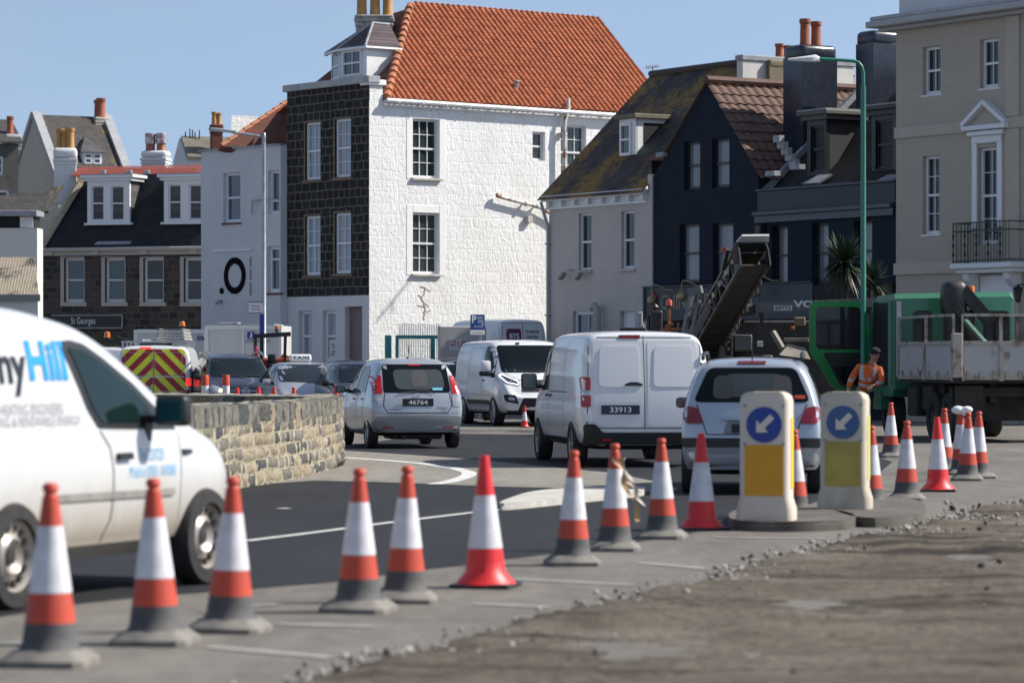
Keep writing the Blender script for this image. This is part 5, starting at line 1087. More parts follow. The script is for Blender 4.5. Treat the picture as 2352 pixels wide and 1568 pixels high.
# =================================================================== vehicles
def paint(name, c, rough=.3, metal=0, dirt=None):
    if name in MATS: return MATS[name]
    m, t, b = nodes_of(name); v = coords(t); col = (*c,)
    b.inputs['Base Color'].default_value = (*c, 1); b.inputs['Metallic'].default_value = metal; b.inputs['Roughness'].default_value = rough
    b.inputs['Coat Weight'].default_value = .7; b.inputs['Coat Roughness'].default_value = .05
    if dirt:
        s = t.nodes.new("ShaderNodeSeparateXYZ"); tc = t.nodes.new("ShaderNodeTexCoord"); t.links.new(tc.outputs['Object'], s.inputs[0])
        n = tex_noise(t, coords(t, (1, 1, .35)), 4, 6, .6); a = t.nodes.new("ShaderNodeMath"); a.operation = 'MULTIPLY_ADD'; t.links.new(n, a.inputs[0]); a.inputs[1].default_value = -.5; t.links.new(s.outputs[2], a.inputs[2])
        k = ramp(t, a.outputs[0], [(max(0, dirt[1] - .35), (dirt[2],) * 3), (dirt[1], (0, 0, 0))])
        t.links.new(mixc(t, k, c, dirt[0]), b.inputs['Base Color']); t.links.new(ramp(t, n, [(.3, (rough * .8,) * 3), (.7, (rough * 1.3,) * 3)]), b.inputs['Roughness'])
    MATS[name] = m; return m
M_tyre = pm("tyre_rubber", (.014, .014, .014), .8, c2=(.03, .028, .026), ns=12)
M_alloy = pm("alloy_silver", (.42, .43, .45), .3, .8, c2=(.3, .3, .31), ns=9)
M_steelw = pm("painted_steel_wheel", (.50, .48, .46), .4, .3, c2=(.32, .27, .22), ns=5)
M_cglass = glass("tinted_car_glass", (.005, .007, .008), .03, .24)
M_red = pm("tail_lamp_red", (.42, .008, .012), .18, coat=.6, c2=(.30, .005, .01), ns=14)
M_redlit = pm("lit_tail_lamp", (.9, .03, .02), .3, emit=.9)
M_clear = pm("clear_lamp", (.55, .56, .58), .1, .3, c2=(.25, .26, .28), ns=16, coat=.5)
M_amber = pm("amber_lens", (.75, .20, .01), .25, coat=.4, c2=(.5, .10, .008), ns=8)
M_plate = pm("black_number_plate", (.012, .012, .014), .35); M_plw = pm("plate_digits_white", (.7, .7, .7), .4)
M_chrome = pm("chrome", (.6, .61, .63), .12, 1)
M_seam = pm("panel_gap", (.02, .02, .021), .7)
M_arch = pm("arch_lining", (.006, .006, .006), .9)
DG_ = [None]
def evaluated(o):
    DG_[0] = bpy.context.evaluated_depsgraph_get(); return bpy.data.meshes.new_from_object(o.evaluated_get(DG_[0]))
class Car:
    """body lofted from ribs along its length, smoothed, wheel wells cut; every panel, pane and lamp is laid on that surface.
       local frame: x forward from the rear bumper, y to the vehicle's left, z up"""
    def __init__(s, name, label, cat, loc, heading, ribs, body, axles, wr, track, bulge=(.05, .08), group=None, zc=.02, under=.33, front_plain=False):
        s.root = thing(name, label, cat, loc, heading, group); s.L = max(r[0] for r in ribs); s.body = body; s.wr = wr; s.track = track; s.axles = axles
        b = MB(); V = []
        for x, dxs, dxt, zb, zs, zt, wb, wm, wt in ribs:
            zm = zb + (zs - zb) * .55; ws = wm - .025; hl = []
            hl = [(x, wb * .8, zb), (x, wb, zb + .05), (x, wm, zm), (x + dxs, ws, zs), (x + (dxs + dxt) / 2, (ws + wt) / 2 + .02, (zs + zt) / 2), (x + dxt * .96, wt, zt - .05), (x + dxt, wt * .78, zt)]
            V.append(([b.bm.verts.new((x, 0, zb))], [b.bm.verts.new(p) for p in hl], [b.bm.verts.new((p[0], -p[1], p[2])) for p in hl], [b.bm.verts.new((x + dxt, 0, zt + zc))]))
        def ring(v): return v[0] + v[1] + v[3] + v[2][::-1]
        for a, q in zip(V, V[1:]):
            ra, rq = ring(a), ring(q); n = len(ra)
            for k in range(n): b.bm.faces.new((ra[k], ra[(k + 1) % n], rq[(k + 1) % n], rq[k]))
        for v, sg_, bu in ((V[0], -1, bulge[0]), (V[-1], 1, bulge[1])):
            mid = [b.bm.verts.new(((p.co.x + sg_ * bu), 0, p.co.z)) for p in v[1]]; mid = [v[0][0]] + mid[1:-1] + [v[3][0]]
            l, r = v[1], v[2]; mm = [mid[0], mid[0]] + mid[1:]
            c = [v[0][0], *[b_ for b_ in mid[1:-1]], v[3][0]]           # bottom, 5 mids, top
            # left half and right half quads
            for sd_ in (l, r):
                b.bm.faces.new((v[0][0], sd_[0], sd_[1], c[1]))
                for k in range(1, 5): b.bm.faces.new((sd_[k], sd_[k + 1], c[k + 1], c[k]))
                b.bm.faces.new((sd_[5], sd_[6], v[3][0], c[5]))
        bmesh.ops.recalc_face_normals(b.bm, faces=b.bm.faces[:])
        o = b.build('body', body, s.root); o.modifiers.new('s', 'SUBSURF').levels = 2
        me = evaluated(o); o.modifiers.clear(); old = o.data; o.data = me; bpy.data.meshes.remove(old); me.materials.clear(); me.materials.append(body); me.materials.append(M_arch)
        s.bvh = BVHTree.FromPolygons([v.co for v in me.vertices], [list(p.vertices) for p in me.polygons])
        cut = MB()
        for ax in axles:
            for sd_ in (1, -1): cut.lathe([(wr + .055, 0), (wr + .055, .5)], 28, Matrix.Translation((ax, sd_ * (track + .28) - (.16 if True else 0) , wr + .01)) @ Matrix.Translation((0, .16, 0)) @ Matrix.Rotation(R(90 * sd_), 4, 'X') @ Matrix.Translation((0, 0, -.1)))
        cut.mats = [body, M_arch]
        for f in cut.bm.faces: f.material_index = 1
        co = cut.build('cutter'); md = o.modifiers.new('b', 'BOOLEAN'); md.object = co; md.operation = 'DIFFERENCE'; md.solver = 'EXACT'
        me2 = evaluated(o); o.modifiers.clear(); o.data = me2; bpy.data.objects.remove(co)
        me2.materials.clear(); me2.materials.append(body); me2.materials.append(M_arch)
        tb = bmesh.new(); tb.from_mesh(me2); seen, isl = set(), []
        for v0 in tb.verts:
            if v0 in seen: continue
            st, comp = [v0], []; seen.add(v0)
            while st:
                v = st.pop(); comp.append(v)
                for e in v.link_edges:
                    w = e.other_vert(v)
                    if w not in seen: seen.add(w); st.append(w)
            isl.append(comp)
        isl.sort(key=len)
        for comp in isl[:-1]: bmesh.ops.delete(tb, geom=comp, context='VERTS')
        tb.to_mesh(me2); tb.free()
        for p in me2.polygons:
            if p.normal.z < -.5 and p.center.z < under: p.material_index = 1
        me2.polygons.foreach_set('use_smooth', [True] * len(me2.polygons)); me2.set_sharp_from_angle(angle=R(42)); s.bo = o
    def hit(s, axis, side, a, c):
        """surface point seen along an axis; (a, c) are the other two coordinates"""
        if axis == 'y': o, d = Vector((a, side * 3, c)), Vector((0, -side, 0))
        elif axis == 'x': o, d = Vector((s.L + 3 if side > 0 else -3, a, c)), Vector((-side, 0, 0))
        else: o, d = Vector((a, c, 5)), Vector((0, 0, -1))
        h = s.bvh.ray_cast(o, d)
        if h[0] is not None: return h[0], h[1] if h[1].dot(d) < 0 else -h[1]
        p = Vector((a, side * .9, c)) if axis == 'y' else Vector((s.L if side > 0 else 0, a, c)) if axis == 'x' else Vector((a, c, 1.5))
        h = s.bvh.find_nearest(p); return h[0], h[1]
    def panel(s, name, axis, side, poly, m, off=.006, r=0, parent=None, cell=.12, rim=.014, build=True, b=None):
        poly = round_poly(poly, r) if r else poly
        bb = MB() if b is None else b; tmp = bmesh.new(); tmp.faces.new([tmp.verts.new((x, y, 0)) for x, y in poly])
        for ax in (0, 1):
            lo = min(p[ax] for p in poly); hi = max(p[ax] for p in poly); n = max(1, int((hi - lo) / cell))
            for k in range(1, n):
                co = [0, 0, 0]; no = [0, 0, 0]; co[ax] = lo + (hi - lo) * k / n; no[ax] = 1
                bmesh.ops.bisect_plane(tmp, geom=tmp.verts[:] + tmp.edges[:] + tmp.faces[:], plane_co=co, plane_no=no)
        dirn = Vector((0, side, 0)) if axis == 'y' else Vector((side, 0, 0)) if axis == 'x' else Vector((0, 0, 1))
        if rim:
            ed = [e for e in tmp.edges if e.is_boundary]; q = bmesh.ops.extrude_edge_only(tmp, edges=ed); inner = {v for v in q['geom'] if isinstance(v, bmesh.types.BMVert)}
        else: inner = set()
        bb.mat(m); mp = {}
        for v in tmp.verts:
            p, nn = s.hit(axis, side, v.co.x, v.co.y); nn = (nn + dirn * .6).normalized()
            mp[v] = bb.bm.verts.new(p + nn * (off if v not in inner else off - rim))
        for f in tmp.faces:
            try: g = bb.bm.faces.new([mp[v] for v in f.verts]); g.material_index = bb.cur
            except ValueError: pass
        tmp.free()
        if b is not None: return b
        return bb.build(name, None, parent or s.root, smooth=40)
    def text(s, b, body, axis, side, O, right, up, w, h, m, off=.009, bold=0.0):
        me = text_mesh(body, bold); xs = [v.co.x for v in me.vertices]; ys = [v.co.y for v in me.vertices]; x0, y0 = min(xs), min(ys); sx, sy = w / (max(xs) - x0), h / (max(ys) - y0)
        b.mat(m); vs = []
        for v in me.vertices:
            u, q = (v.co.x - x0) * sx, (v.co.y - y0) * sy; a = O[0] + right[0] * u + up[0] * q; c = O[1] + right[1] * u + up[1] * q
            p, nn = s.hit(axis, side, a, c); vs.append(b.bm.verts.new(p + (Vector((0, side, 0)) if axis == 'y' else Vector((side, 0, 0))) * off))
        for p in me.polygons:
            try: f = b.bm.faces.new([vs[k] for k in p.vertices]); f.material_index = b.cur
            except ValueError: pass
        bpy.data.meshes.remove(me); return b
    def seam(s, b, axis, side, pts, w=.012, off=.0035, m=None, cell=.08):
        b.mat(m or M_seam)
        for p, q in zip(pts, pts[1:]):
            d = Vector((q[0] - p[0], q[1] - p[1])); n = max(1, int(d.length / cell)); nn = Vector((-d.y, d.x)).normalized() * w / 2; prev = None
            for k in range(n + 1):
                c = Vector(p) + d * k / n; row = []
                for sg_ in (1, -1):
                    h, hn = s.hit(axis, side, *(c + nn * sg_)); row.append(b.bm.verts.new(h + hn * off))
                if prev: f = b.bm.faces.new((prev[0], prev[1], row[1], row[0])); f.material_index = b.cur
                prev = row
        return b
    def wheel(s, style='alloy', n=10, wd=.2, rimr=.68, dishes=None):
        ws = []
        for ax in s.axles:
            for sd_ in (1, -1):
                r = s.wr; M = Matrix.Translation((ax, sd_ * s.track, r)) @ Matrix.Rotation(R(-90 * sd_), 4, 'X')     # z axis outward
                t = MB().mat(M_tyre).lathe([(r * rimr, -wd / 2), (r * .93, -wd / 2), (r, -wd * .36), (r, wd * .36), (r * .95, wd / 2), (r * (rimr + .04), wd / 2 + .005), (r * rimr, wd * .42), (r * rimr * .97, -wd * .2)], 36, M, cap=False).build('wheel', None, s.root, smooth=35)
                b = MB().mat(M_blackm).lathe([(r * rimr, -.02), (.02, -.02)], 28, M); rr_ = r * rimr
                if style == 'steel':
                    b.mat(M_steelw).lathe([(rr_, wd * .42), (rr_ * .93, wd * .3), (rr_ * .88, .02), (rr_ * .62, .045), (rr_ * .5, .07), (rr_ * .3, .03), (.012, .025)], 30, M, cap=False)
                    b.mat(M_blackm)
                    for k in range(14): a = 6.283 * k / 14; b.lathe([(.022, .0), (.022, .055)], 8, M @ Matrix.Translation((math.cos(a) * rr_ * .8, math.sin(a) * rr_ * .8, 0)))
                    b.lathe([(rr_ * .26, .02), (rr_ * .24, .05), (.01, .055)], 16, M)
                else:
                    b.mat(M_alloy).lathe([(rr_, wd * .44), (rr_ * .93, wd * .40), (rr_ * .91, wd * .2)], 30, M, cap=False); b.lathe([(.06, .02), (.055, wd * .34), (.01, wd * .36)], 14, M)
                    for k in range(n):
                        a = 6.283 * k / n; b.box(.05, rr_ * .93, -.016, .016, wd * .16, wd * .36, M=M @ Matrix.Rotation(a, 4, 'Z'))
                b.build('rim', None, t, smooth=40); ws.append(t)
        return ws
    def mirror(s, x, z, m, side, w=.2, h=.15, y=None):
        p, n = s.hit('y', side, x, z); y0 = p.y; b = MB().mat(M_black); b.box(x - .02, x + .05, min(y0 - side * .03, y0 + side * .1), max(y0 - side * .03, y0 + side * .1), z - .03, z + .03, bev=.01)
        b.mat(m); a, c = sorted((y0 + side * .07, y0 + side * (.07 + w))); b.box(x - .03, x + .1, a, c, z - .04, z - .04 + h, bev=.04, seg=2); o = b.build('mirror', None, s.root, smooth=40)
        MB().mat(glass("mirror_glass", (.1, .12, .13), .02, 1)).box(x - .036, x - .028, a + .02, c - .02, z - .02, z + h - .06).build('mirror_glass', None, o)
    def plate(s, body, side, y0, y1, z0, z1, txt, digits=M_plw, m=M_plate, off=.012, frac=.62):
        """flat number plate standing off the bodywork"""
        p, _ = s.hit('x', side, (y0 + y1) / 2, (z0 + z1) / 2); x = p.x + side * off; b = MB().mat(m); a, c = sorted((x, x + side * .012)); b.box(a, c, y0, y1, z0, z1, bev=.003)
        if txt:
            xx = x + side * .0135; w = (y1 - y0); h = z1 - z0; b.mat(digits); tw = w * frac; zz = z0 + h * .2
            if side < 0: b.text(txt, (xx, (y0 + y1) / 2 + tw / 2, zz), (0, -1, 0), (0, 0, 1), tw, h * .6, .02)
            else: b.text(txt, (xx, (y0 + y1) / 2 - tw / 2, zz), (0, 1, 0), (0, 0, 1), tw, h * .6, .02)
        return b.build('number_plate', None, s.root)
def round_poly(p, r, n=4):
    out = []; N = len(p)
    for k in range(N):
        a, b, c = Vector(p[k - 1]), Vector(p[k]), Vector(p[(k + 1) % N]); u, v = (a - b), (c - b); q = min(r, u.length * .45, v.length * .45); s0, s1 = b + u.normalized() * q, b + v.normalized() * q
        for j in range(n + 1): t = j / n; out.append(tuple(s0 * (1 - t) ** 2 + b * 2 * t * (1 - t) + s1 * t * t))
    return out
def rect_(a, b, c, d): return [(a, c), (b, c), (b, d), (a, d)]
def place(px_r, py_r, px_f, py_f):
    """heading and position from where the near-side rear and front wheels touch the road"""
    return G(px_r, py_r), G(px_f, py_f)
P_white = paint("white_van_paint", (.68, .685, .69), .3); P_silver = paint("silver_metallic", (.42, .44, .465), .3, .5)
# ------------------------------------------------------------------ silver hatchback
def hatch_ribs(L, W, Hh, rake=.36, snout=.72, belt=.93, fx=None):
    w = W / 2
    return [(.05, .05, rake, .33, belt - .02, Hh - .1, w - .13, w - .06, w - .3), (.09, .04, rake - .01, .29, belt, Hh - .07, w - .09, w - .025, w - .27), (.24, .03, rake - .08, .24, belt, Hh - .03, w - .06, w - .005, w - .24), (.75, 0, .12, .2, belt, Hh, w - .06, w, w - .22),
            (1.4, 0, 0, .2, belt - .01, Hh, w - .06, w, w - .21), (L * .52, 0, 0, .2, belt - .02, Hh - .01, w - .06, w, w - .22), (L * .66, .05, -.12, .2, belt - .03, Hh - .08, w - .06, w, w - .25), (L * .805, .04, -.02, .2, belt - .06, belt + .03, w - .06, w - .005, w - .2),
            (L * .9, 0, 0, .21, snout + .1, snout + .17, w - .07, w - .02, w - .28), (L * .965, 0, -.02, .24, snout, snout + .05, w - .1, w - .08, w - .34), (L * .99, 0, -.03, .3, snout - .1, snout - .06, w - .2, w - .2, w - .45)]
hd = R(12.5); Pm = G(850, 1030)
def put(px, d): return Vector(((px - CX) * d / FP, d, 0))
def origin(contact, heading, ax, side, track):
    """root position so that the wheel at ax on that side touches the road at contact"""
    c, s_ = math.cos(heading), math.sin(heading); lx, ly = ax, side * track
    return Vector((contact.x - (lx * c - ly * s_), contact.y - (lx * s_ + ly * c), 0))
hdm = R(90 + 12.6)
my = Car('hatchback_car', "silver hatchback with rear plate 46764 driving away past the stone wall", 'car', origin(G(853, 1029), hdm, .62, 1, .71), hdm, hatch_ribs(3.72, 1.665, 1.55), P_silver, (.62, 3.06), .285, .715, (.05, .1), 'cars in the queue')
my.wheel('alloy', 12, .17)
rw = my.panel('rear_window', 'x', -1, [(-.59, .965), (.59, .965), (.56, 1.45), (-.56, 1.45)], M_cglass, .006, .06)
M_seat = pm("car_seat_dark", (.05, .052, .055), .8)
b = MB(); my.panel('', 'x', -1, [(-.5, 1.02), (.36, 1.02), (.40, 1.36), (-.46, 1.36)], glass("see_through_glass", (.055, .066, .068), .05, .5), .009, .1, rim=0, b=b); my.panel('', 'x', -1, [(-.2, 1.06), (.08, 1.06), (.08, 1.3), (.02, 1.35), (-.14, 1.35), (-.2, 1.3)], M_seat, .011, .06, rim=0, b=b)
b.mat(pm("sticker_cyan", (.05, .45, .6), .4)); my.panel('', 'x', -1, rect_(-.45, -.27, 1.0, 1.045), MATS["sticker_cyan"], .013, rim=0, b=b); my.text(b, "carrus", 'x', -1, (-.28, 1.008), (-1, 0), (0, 1), .15, .03, M_plw, .017); b.build('window_interior', None, rw)
for sd_ in (1, -1):
    my.panel('tail_lamp', 'x', -1, [(sd_ * .605, .94), (sd_ * .765, .94), (sd_ * .735, 1.24), (sd_ * .60, 1.27)], M_red, .012, .03, cell=.05)
    my.panel('indicator_lamp', 'x', -1, [(sd_ * .625, .73), (sd_ * .775, .73), (sd_ * .77, .935), (sd_ * .61, .935)], M_clear, .011, .03, cell=.05)
    my.panel('reflector', 'x', -1, rect_(sd_ * .42 if sd_ > 0 else -.62, sd_ * .62 if sd_ > 0 else -.42, .36, .385), M_red, .01, cell=.05)
    w = my.panel('side_window', 'y', sd_, [(.75, .97), (1.52, .95), (1.52, 1.42), (1.12, 1.43), (.82, 1.3)], M_cglass, .006, .05); w = my.panel('side_window', 'y', sd_, [(1.6, .95), (2.62, .93), (2.28, 1.38), (1.98, 1.43), (1.6, 1.43)], M_cglass, .006, .05)
    my.mirror(2.5, .98, M_black, sd_, .18, .14)
    b = MB(); my.seam(b, 'y', sd_, [(.86, .34), (.98, .6), (.72, .95), (.84, 1.36)]); my.seam(b, 'y', sd_, [(1.57, .3), (1.57, 1.45)]); my.seam(b, 'y', sd_, [(2.66, .32), (2.7, .9)]); my.seam(b, 'y', sd_, [(.98, .3), (2.66, .3)]); b.build('door_gaps', None, my.root)
    for x in (.98, 1.78): my.panel('door_handle', 'y', sd_, rect_(x, x + .17, .83, .865), P_silver, .025, .01, cell=.06, rim=.02)
    my.panel('wheel_trim_strip', 'y', sd_, rect_(.98, 2.6, .25, .3), P_silver, .012, cell=.1)
b = MB(); my.seam(b, 'x', -1, [(-.56, .98), (-.6, .74), (-.52, .62), (.52, .62), (.6, .74), (.56, .98)], .014); my.seam(b, 'x', -1, [(-.72, .61), (-.5, .605), (.5, .605), (.72, .61)], .008); b.build('tailgate_gaps', None, my.root)
my.panel('rear_bumper', 'x', -1, [(-.74, .3), (.74, .3), (.76, .56), (.5, .585), (-.5, .585), (-.76, .56)], P_silver, .028, .05, rim=.03)
my.panel('bumper_lip', 'x', -1, [(-.72, .31), (.72, .31), (.7, .36), (.3, .37), (.22, .34), (-.22, .34), (-.3, .37), (-.7, .36)], paint("lip_bright", (.45, .47, .5), .25, .5), .036, rim=.02)
my.plate('46764', -1, -.27, .27, .735, .865, "46764")
b = MB(); my.seam(b, 'x', -1, [(.34, .95), (0, .985), (-.16, .99), (-.3, .95)], .022, .025, M_black); b.build('rear_wiper', None, my.root)
b = MB().mat(M_chrome); p, _ = my.hit('x', -1, 0, .9); n = 20
for k in range(n): a, q = 6.283 * k / n, 6.283 * (k + 1) / n; b.bar((p.x - .012, .06 * math.cos(a), .91 + .036 * math.sin(a)), (p.x - .012, .06 * math.cos(q), .91 + .036 * math.sin(q)), .009)
b.tube([(p.x - .012, .035, .885), (p.x - .014, .01, .905), (p.x - .014, -.01, .915), (p.x - .012, -.035, .935)], .006, 6); b.build('badge', None, my.root)
b = MB(); my.text(b, "PERODUA", 'x', -1, (.5, .665), (-1, 0), (0, 1), .2, .022, M_seam, .006); my.text(b, "Myvi", 'x', -1, (-.34, .67), (-1, 0), (0, 1), .18, .05, M_seam, .006); my.text(b, "EZi", 'x', -1, (-.42, .645), (-1, 0), (0, 1), .08, .02, M_seam, .006); b.build('badge_lettering', None, my.root)
b = MB().mat(M_black); p, _ = my.hit('z', 1, .95, 0); b.tube([p, p + Vector((-.08, 0, .22))], .007, 6); b.lathe([(.03, 0), (.015, .03)], 8, Matrix.Translation(p)); b.build('aerial', None, my.root)
my.panel('high_brake_lamp', 'x', -1, rect_(-.11, .11, 1.425, 1.45), M_red, .012, cell=.06)
b = MB().mat(M_blackm); b.tube([(.3, .2, .2), (.8, .25, .22)], .05, 8); b.box(.4, 1.2, -.5, .4, .16, .26, bev=.03); b.build('exhaust', None, my.root, smooth=40)
# ------------------------------------------------------------------ panel vans
def van_ribs(L, W, Hh, belt=1.02, bon=1.12, a=.83, c=.92, tuck=.11, rr_=.13, nose=.78):
    w = W / 2; t = w - tuck
    return [(.03, .01, rr_, .36, belt, Hh - .1, w - .14, w - .07, t - .05), (.055, .01, rr_, .28, belt, Hh - .05, w - .09, w - .025, t - .02), (.16, 0, rr_ - .04, .25, belt, Hh - .02, w - .06, w - .005, t), (.8, 0, .04, .24, belt, Hh, w - .06, w, t), (L * .35, 0, 0, .26, belt, Hh, w - .06, w, t), (L * .55, 0, 0, .26, belt, Hh, w - .06, w, t),
            (L * (a - .17), 0, 0, .26, belt, Hh - .02, w - .06, w, t - .01), (L * (a - .1), .02, -.06, .26, belt, Hh - .12, w - .06, w, t - .04), (L * (a + .015), .04, .0, .26, belt - .02, bon + .07, w - .06, w - .01, t - .06), (L * c, 0, 0, .26, belt - .12, bon - .04, w - .07, w - .03, t - .12), (L * .975, 0, -.04, .28, nose, nose + .08, w - .12, w - .1, t - .2), (L * .995, 0, -.04, .32, nose - .12, nose - .08, w - .22, w - .22, t - .32)]
hdd = R(90 + 8.2)
vd = Car('panel_van', "white panel van with rear plate 33913 driving away between the silver cars", 'van', origin(G(1328, 1070), hdd, .86, 1, .83), hdd, van_ribs(4.96, 1.90, 1.93), P_white, (.86, 4.05), .325, .84, (.03, .1), 'white vans')
vd.wheel('alloy', 7, .21)
b = MB(); vd.seam(b, 'x', -1, [(.015, .55), (.015, 1.86)], .012); vd.seam(b, 'x', -1, [(.84, .56), (.8, 1.84), (-.8, 1.84), (-.84, .56), (.84, .56)], .012, cell=.12); b.build('door_gaps', None, vd.root)
for a, c in ((.06, .72), (-.72, -.06)):
    k = 1 if a > 0 else -1
    b = MB(); pts = round_poly([(a, 1.12), (c, 1.12), (c - .04, 1.76), (a + (.0 if k > 0 else .04), 1.76)], .1); vd.seam(b, 'x', -1, pts + pts[:1], .02, .003, P_white); d_ = vd.panel('rear_door', 'x', -1, [(a - .03, .58), (c + .03, .58), (c + .02, 1.8), (a - .02, 1.8)], P_white, .005, .06, cell=.1)
    b.bm.free(); vd.panel('door_pressing', 'x', -1, round_poly([(a + .02, 1.14), (c - .05, 1.14), (c - .08, 1.72), (a + .03, 1.72)], .09), P_white, .014, parent=d_, cell=.1, rim=.012)
for sd_ in (1, -1):
    vd.panel('tail_lamp', 'x', -1, rect_(min(sd_ * .785, sd_ * .91), max(sd_ * .785, sd_ * .91), .86, 1.02), M_red, .016, .02, cell=.05); vd.panel('reverse_lamp', 'x', -1, rect_(min(sd_ * .785, sd_ * .91), max(sd_ * .785, sd_ * .91), 1.025, 1.09), M_clear, .012, .01, cell=.05); vd.panel('brake_lamp', 'x', -1, rect_(min(sd_ * .785, sd_ * .905), max(sd_ * .785, sd_ * .905), 1.095, 1.28), M_red, .016, .02, cell=.05)
    for z in (.66, 1.48): vd.panel('hinge', 'x', -1, rect_(min(sd_ * .8, sd_ * .87), max(sd_ * .8, sd_ * .87), z, z + .1), P_white, .03, .015, cell=.05, rim=.03)
    vd.panel('front_side_window', 'y', sd_, [(3.05, 1.08), (4.12, 1.05), (3.7, 1.6), (3.4, 1.72), (3.05, 1.74)], M_cglass, .006, .06); vd.mirror(3.85, 1.12, M_black, sd_, .24, .24)
    b = MB(); vd.seam(b, 'y', sd_, [(2.98, .4), (2.98, 1.78)]); vd.seam(b, 'y', sd_, [(1.55, .45), (1.6, .62), (1.6, 1.78)]); vd.seam(b, 'y', sd_, [(1.3, 1.06), (2.9, 1.06)], .02, m=M_black); b.build('side_gap', None, vd.root); b = MB(); pts = round_poly([(1.75, 1.14), (2.85, 1.14), (2.85, 1.7), (1.75, 1.7)], .08); vd.seam(b, 'y', sd_, pts + pts[:1], .012, m=pm("pressing_shadow", (.4, .41, .42), .5)); b.build('side_pressing', None, vd.root); b = MB(); vd.seam(b, 'y', sd_, [(4.2, .5), (4.12, 1.0)]); b.build('wing_gap', None, vd.root)
    for x in (2.72, 3.05): vd.panel('door_handle', 'y', sd_, rect_(x, x + .17, .98, 1.02), M_black, .02, .015, cell=.06)
    vd.panel('sill_trim', 'y', sd_, rect_(1.3, 3.6, .3, .4), M_black, .014, .02)
vd.panel('rear_bumper', 'x', -1, [(-.86, .335), (.86, .335), (.885, .62), (.72, .62), (.62, .5), (-.62, .5), (-.72, .62), (-.885, .62)], M_black, .035, .04, rim=.03)
vd.panel('reflector', 'x', -1, rect_(.5, .64, .38, .41), M_red, .045, cell=.06); vd.panel('high_brake_lamp', 'x', -1, rect_(.06, .36, 1.825, 1.87), pm("dark_red_lens", (.12, .008, .012), .25), .016, .01, cell=.06)
vd.panel('plate_recess', 'x', -1, rect_(.07, .66, .72, .94), P_white, .007, .04, rim=.01); vd.plate('33913', -1, .09, .64, .755, .885, "33913", m=pm("navy_plate", (.02, .028, .05), .4), frac=.56)
b = MB(); vd.panel('', 'x', -1, round_poly([(.04, 1.155), (.3, 1.155), (.3, 1.18), (.22, 1.21), (.12, 1.21), (.04, 1.18)], .015), M_black, .018, rim=.016, b=b); b.build('rear_handle', None, vd.root, smooth=40)
# ------------------------------------------------------------------ white van facing the camera
hdt = math.atan2(-.968, .25)
tr = Car('panel_van', "white panel van facing the camera with black grille and lit headlamp, open cab window", 'van', origin(G(1147, 978), hdt, 4.05, -1, .83), hdt, van_ribs(4.97, 1.98, 2.0, belt=1.08, bon=1.17, a=.80, tuck=.14), P_white, (1.0, 3.96), .345, .86, (.03, .16), 'white vans')
tr.wheel('alloy', 14, .22, .72)
ws = tr.panel('windscreen', 'x', 1, [(-.78, 1.24), (.78, 1.24), (.72, 1.88), (-.72, 1.88)], M_cglass, .006, .08, cell=.1)
b = MB(); tr.panel('', 'x', 1, rect_(-.68, -.46, 1.27, 1.31), pm("dash_papers", (.1, .42, .5), .5), .01, rim=0, b=b); tr.seam(b, 'x', 1, [(-.62, 1.27), (.1, 1.24)], .022, .02, M_black); tr.seam(b, 'x', 1, [(.1, 1.26), (.66, 1.24)], .022, .02, M_black); b.build('wipers', None, ws)
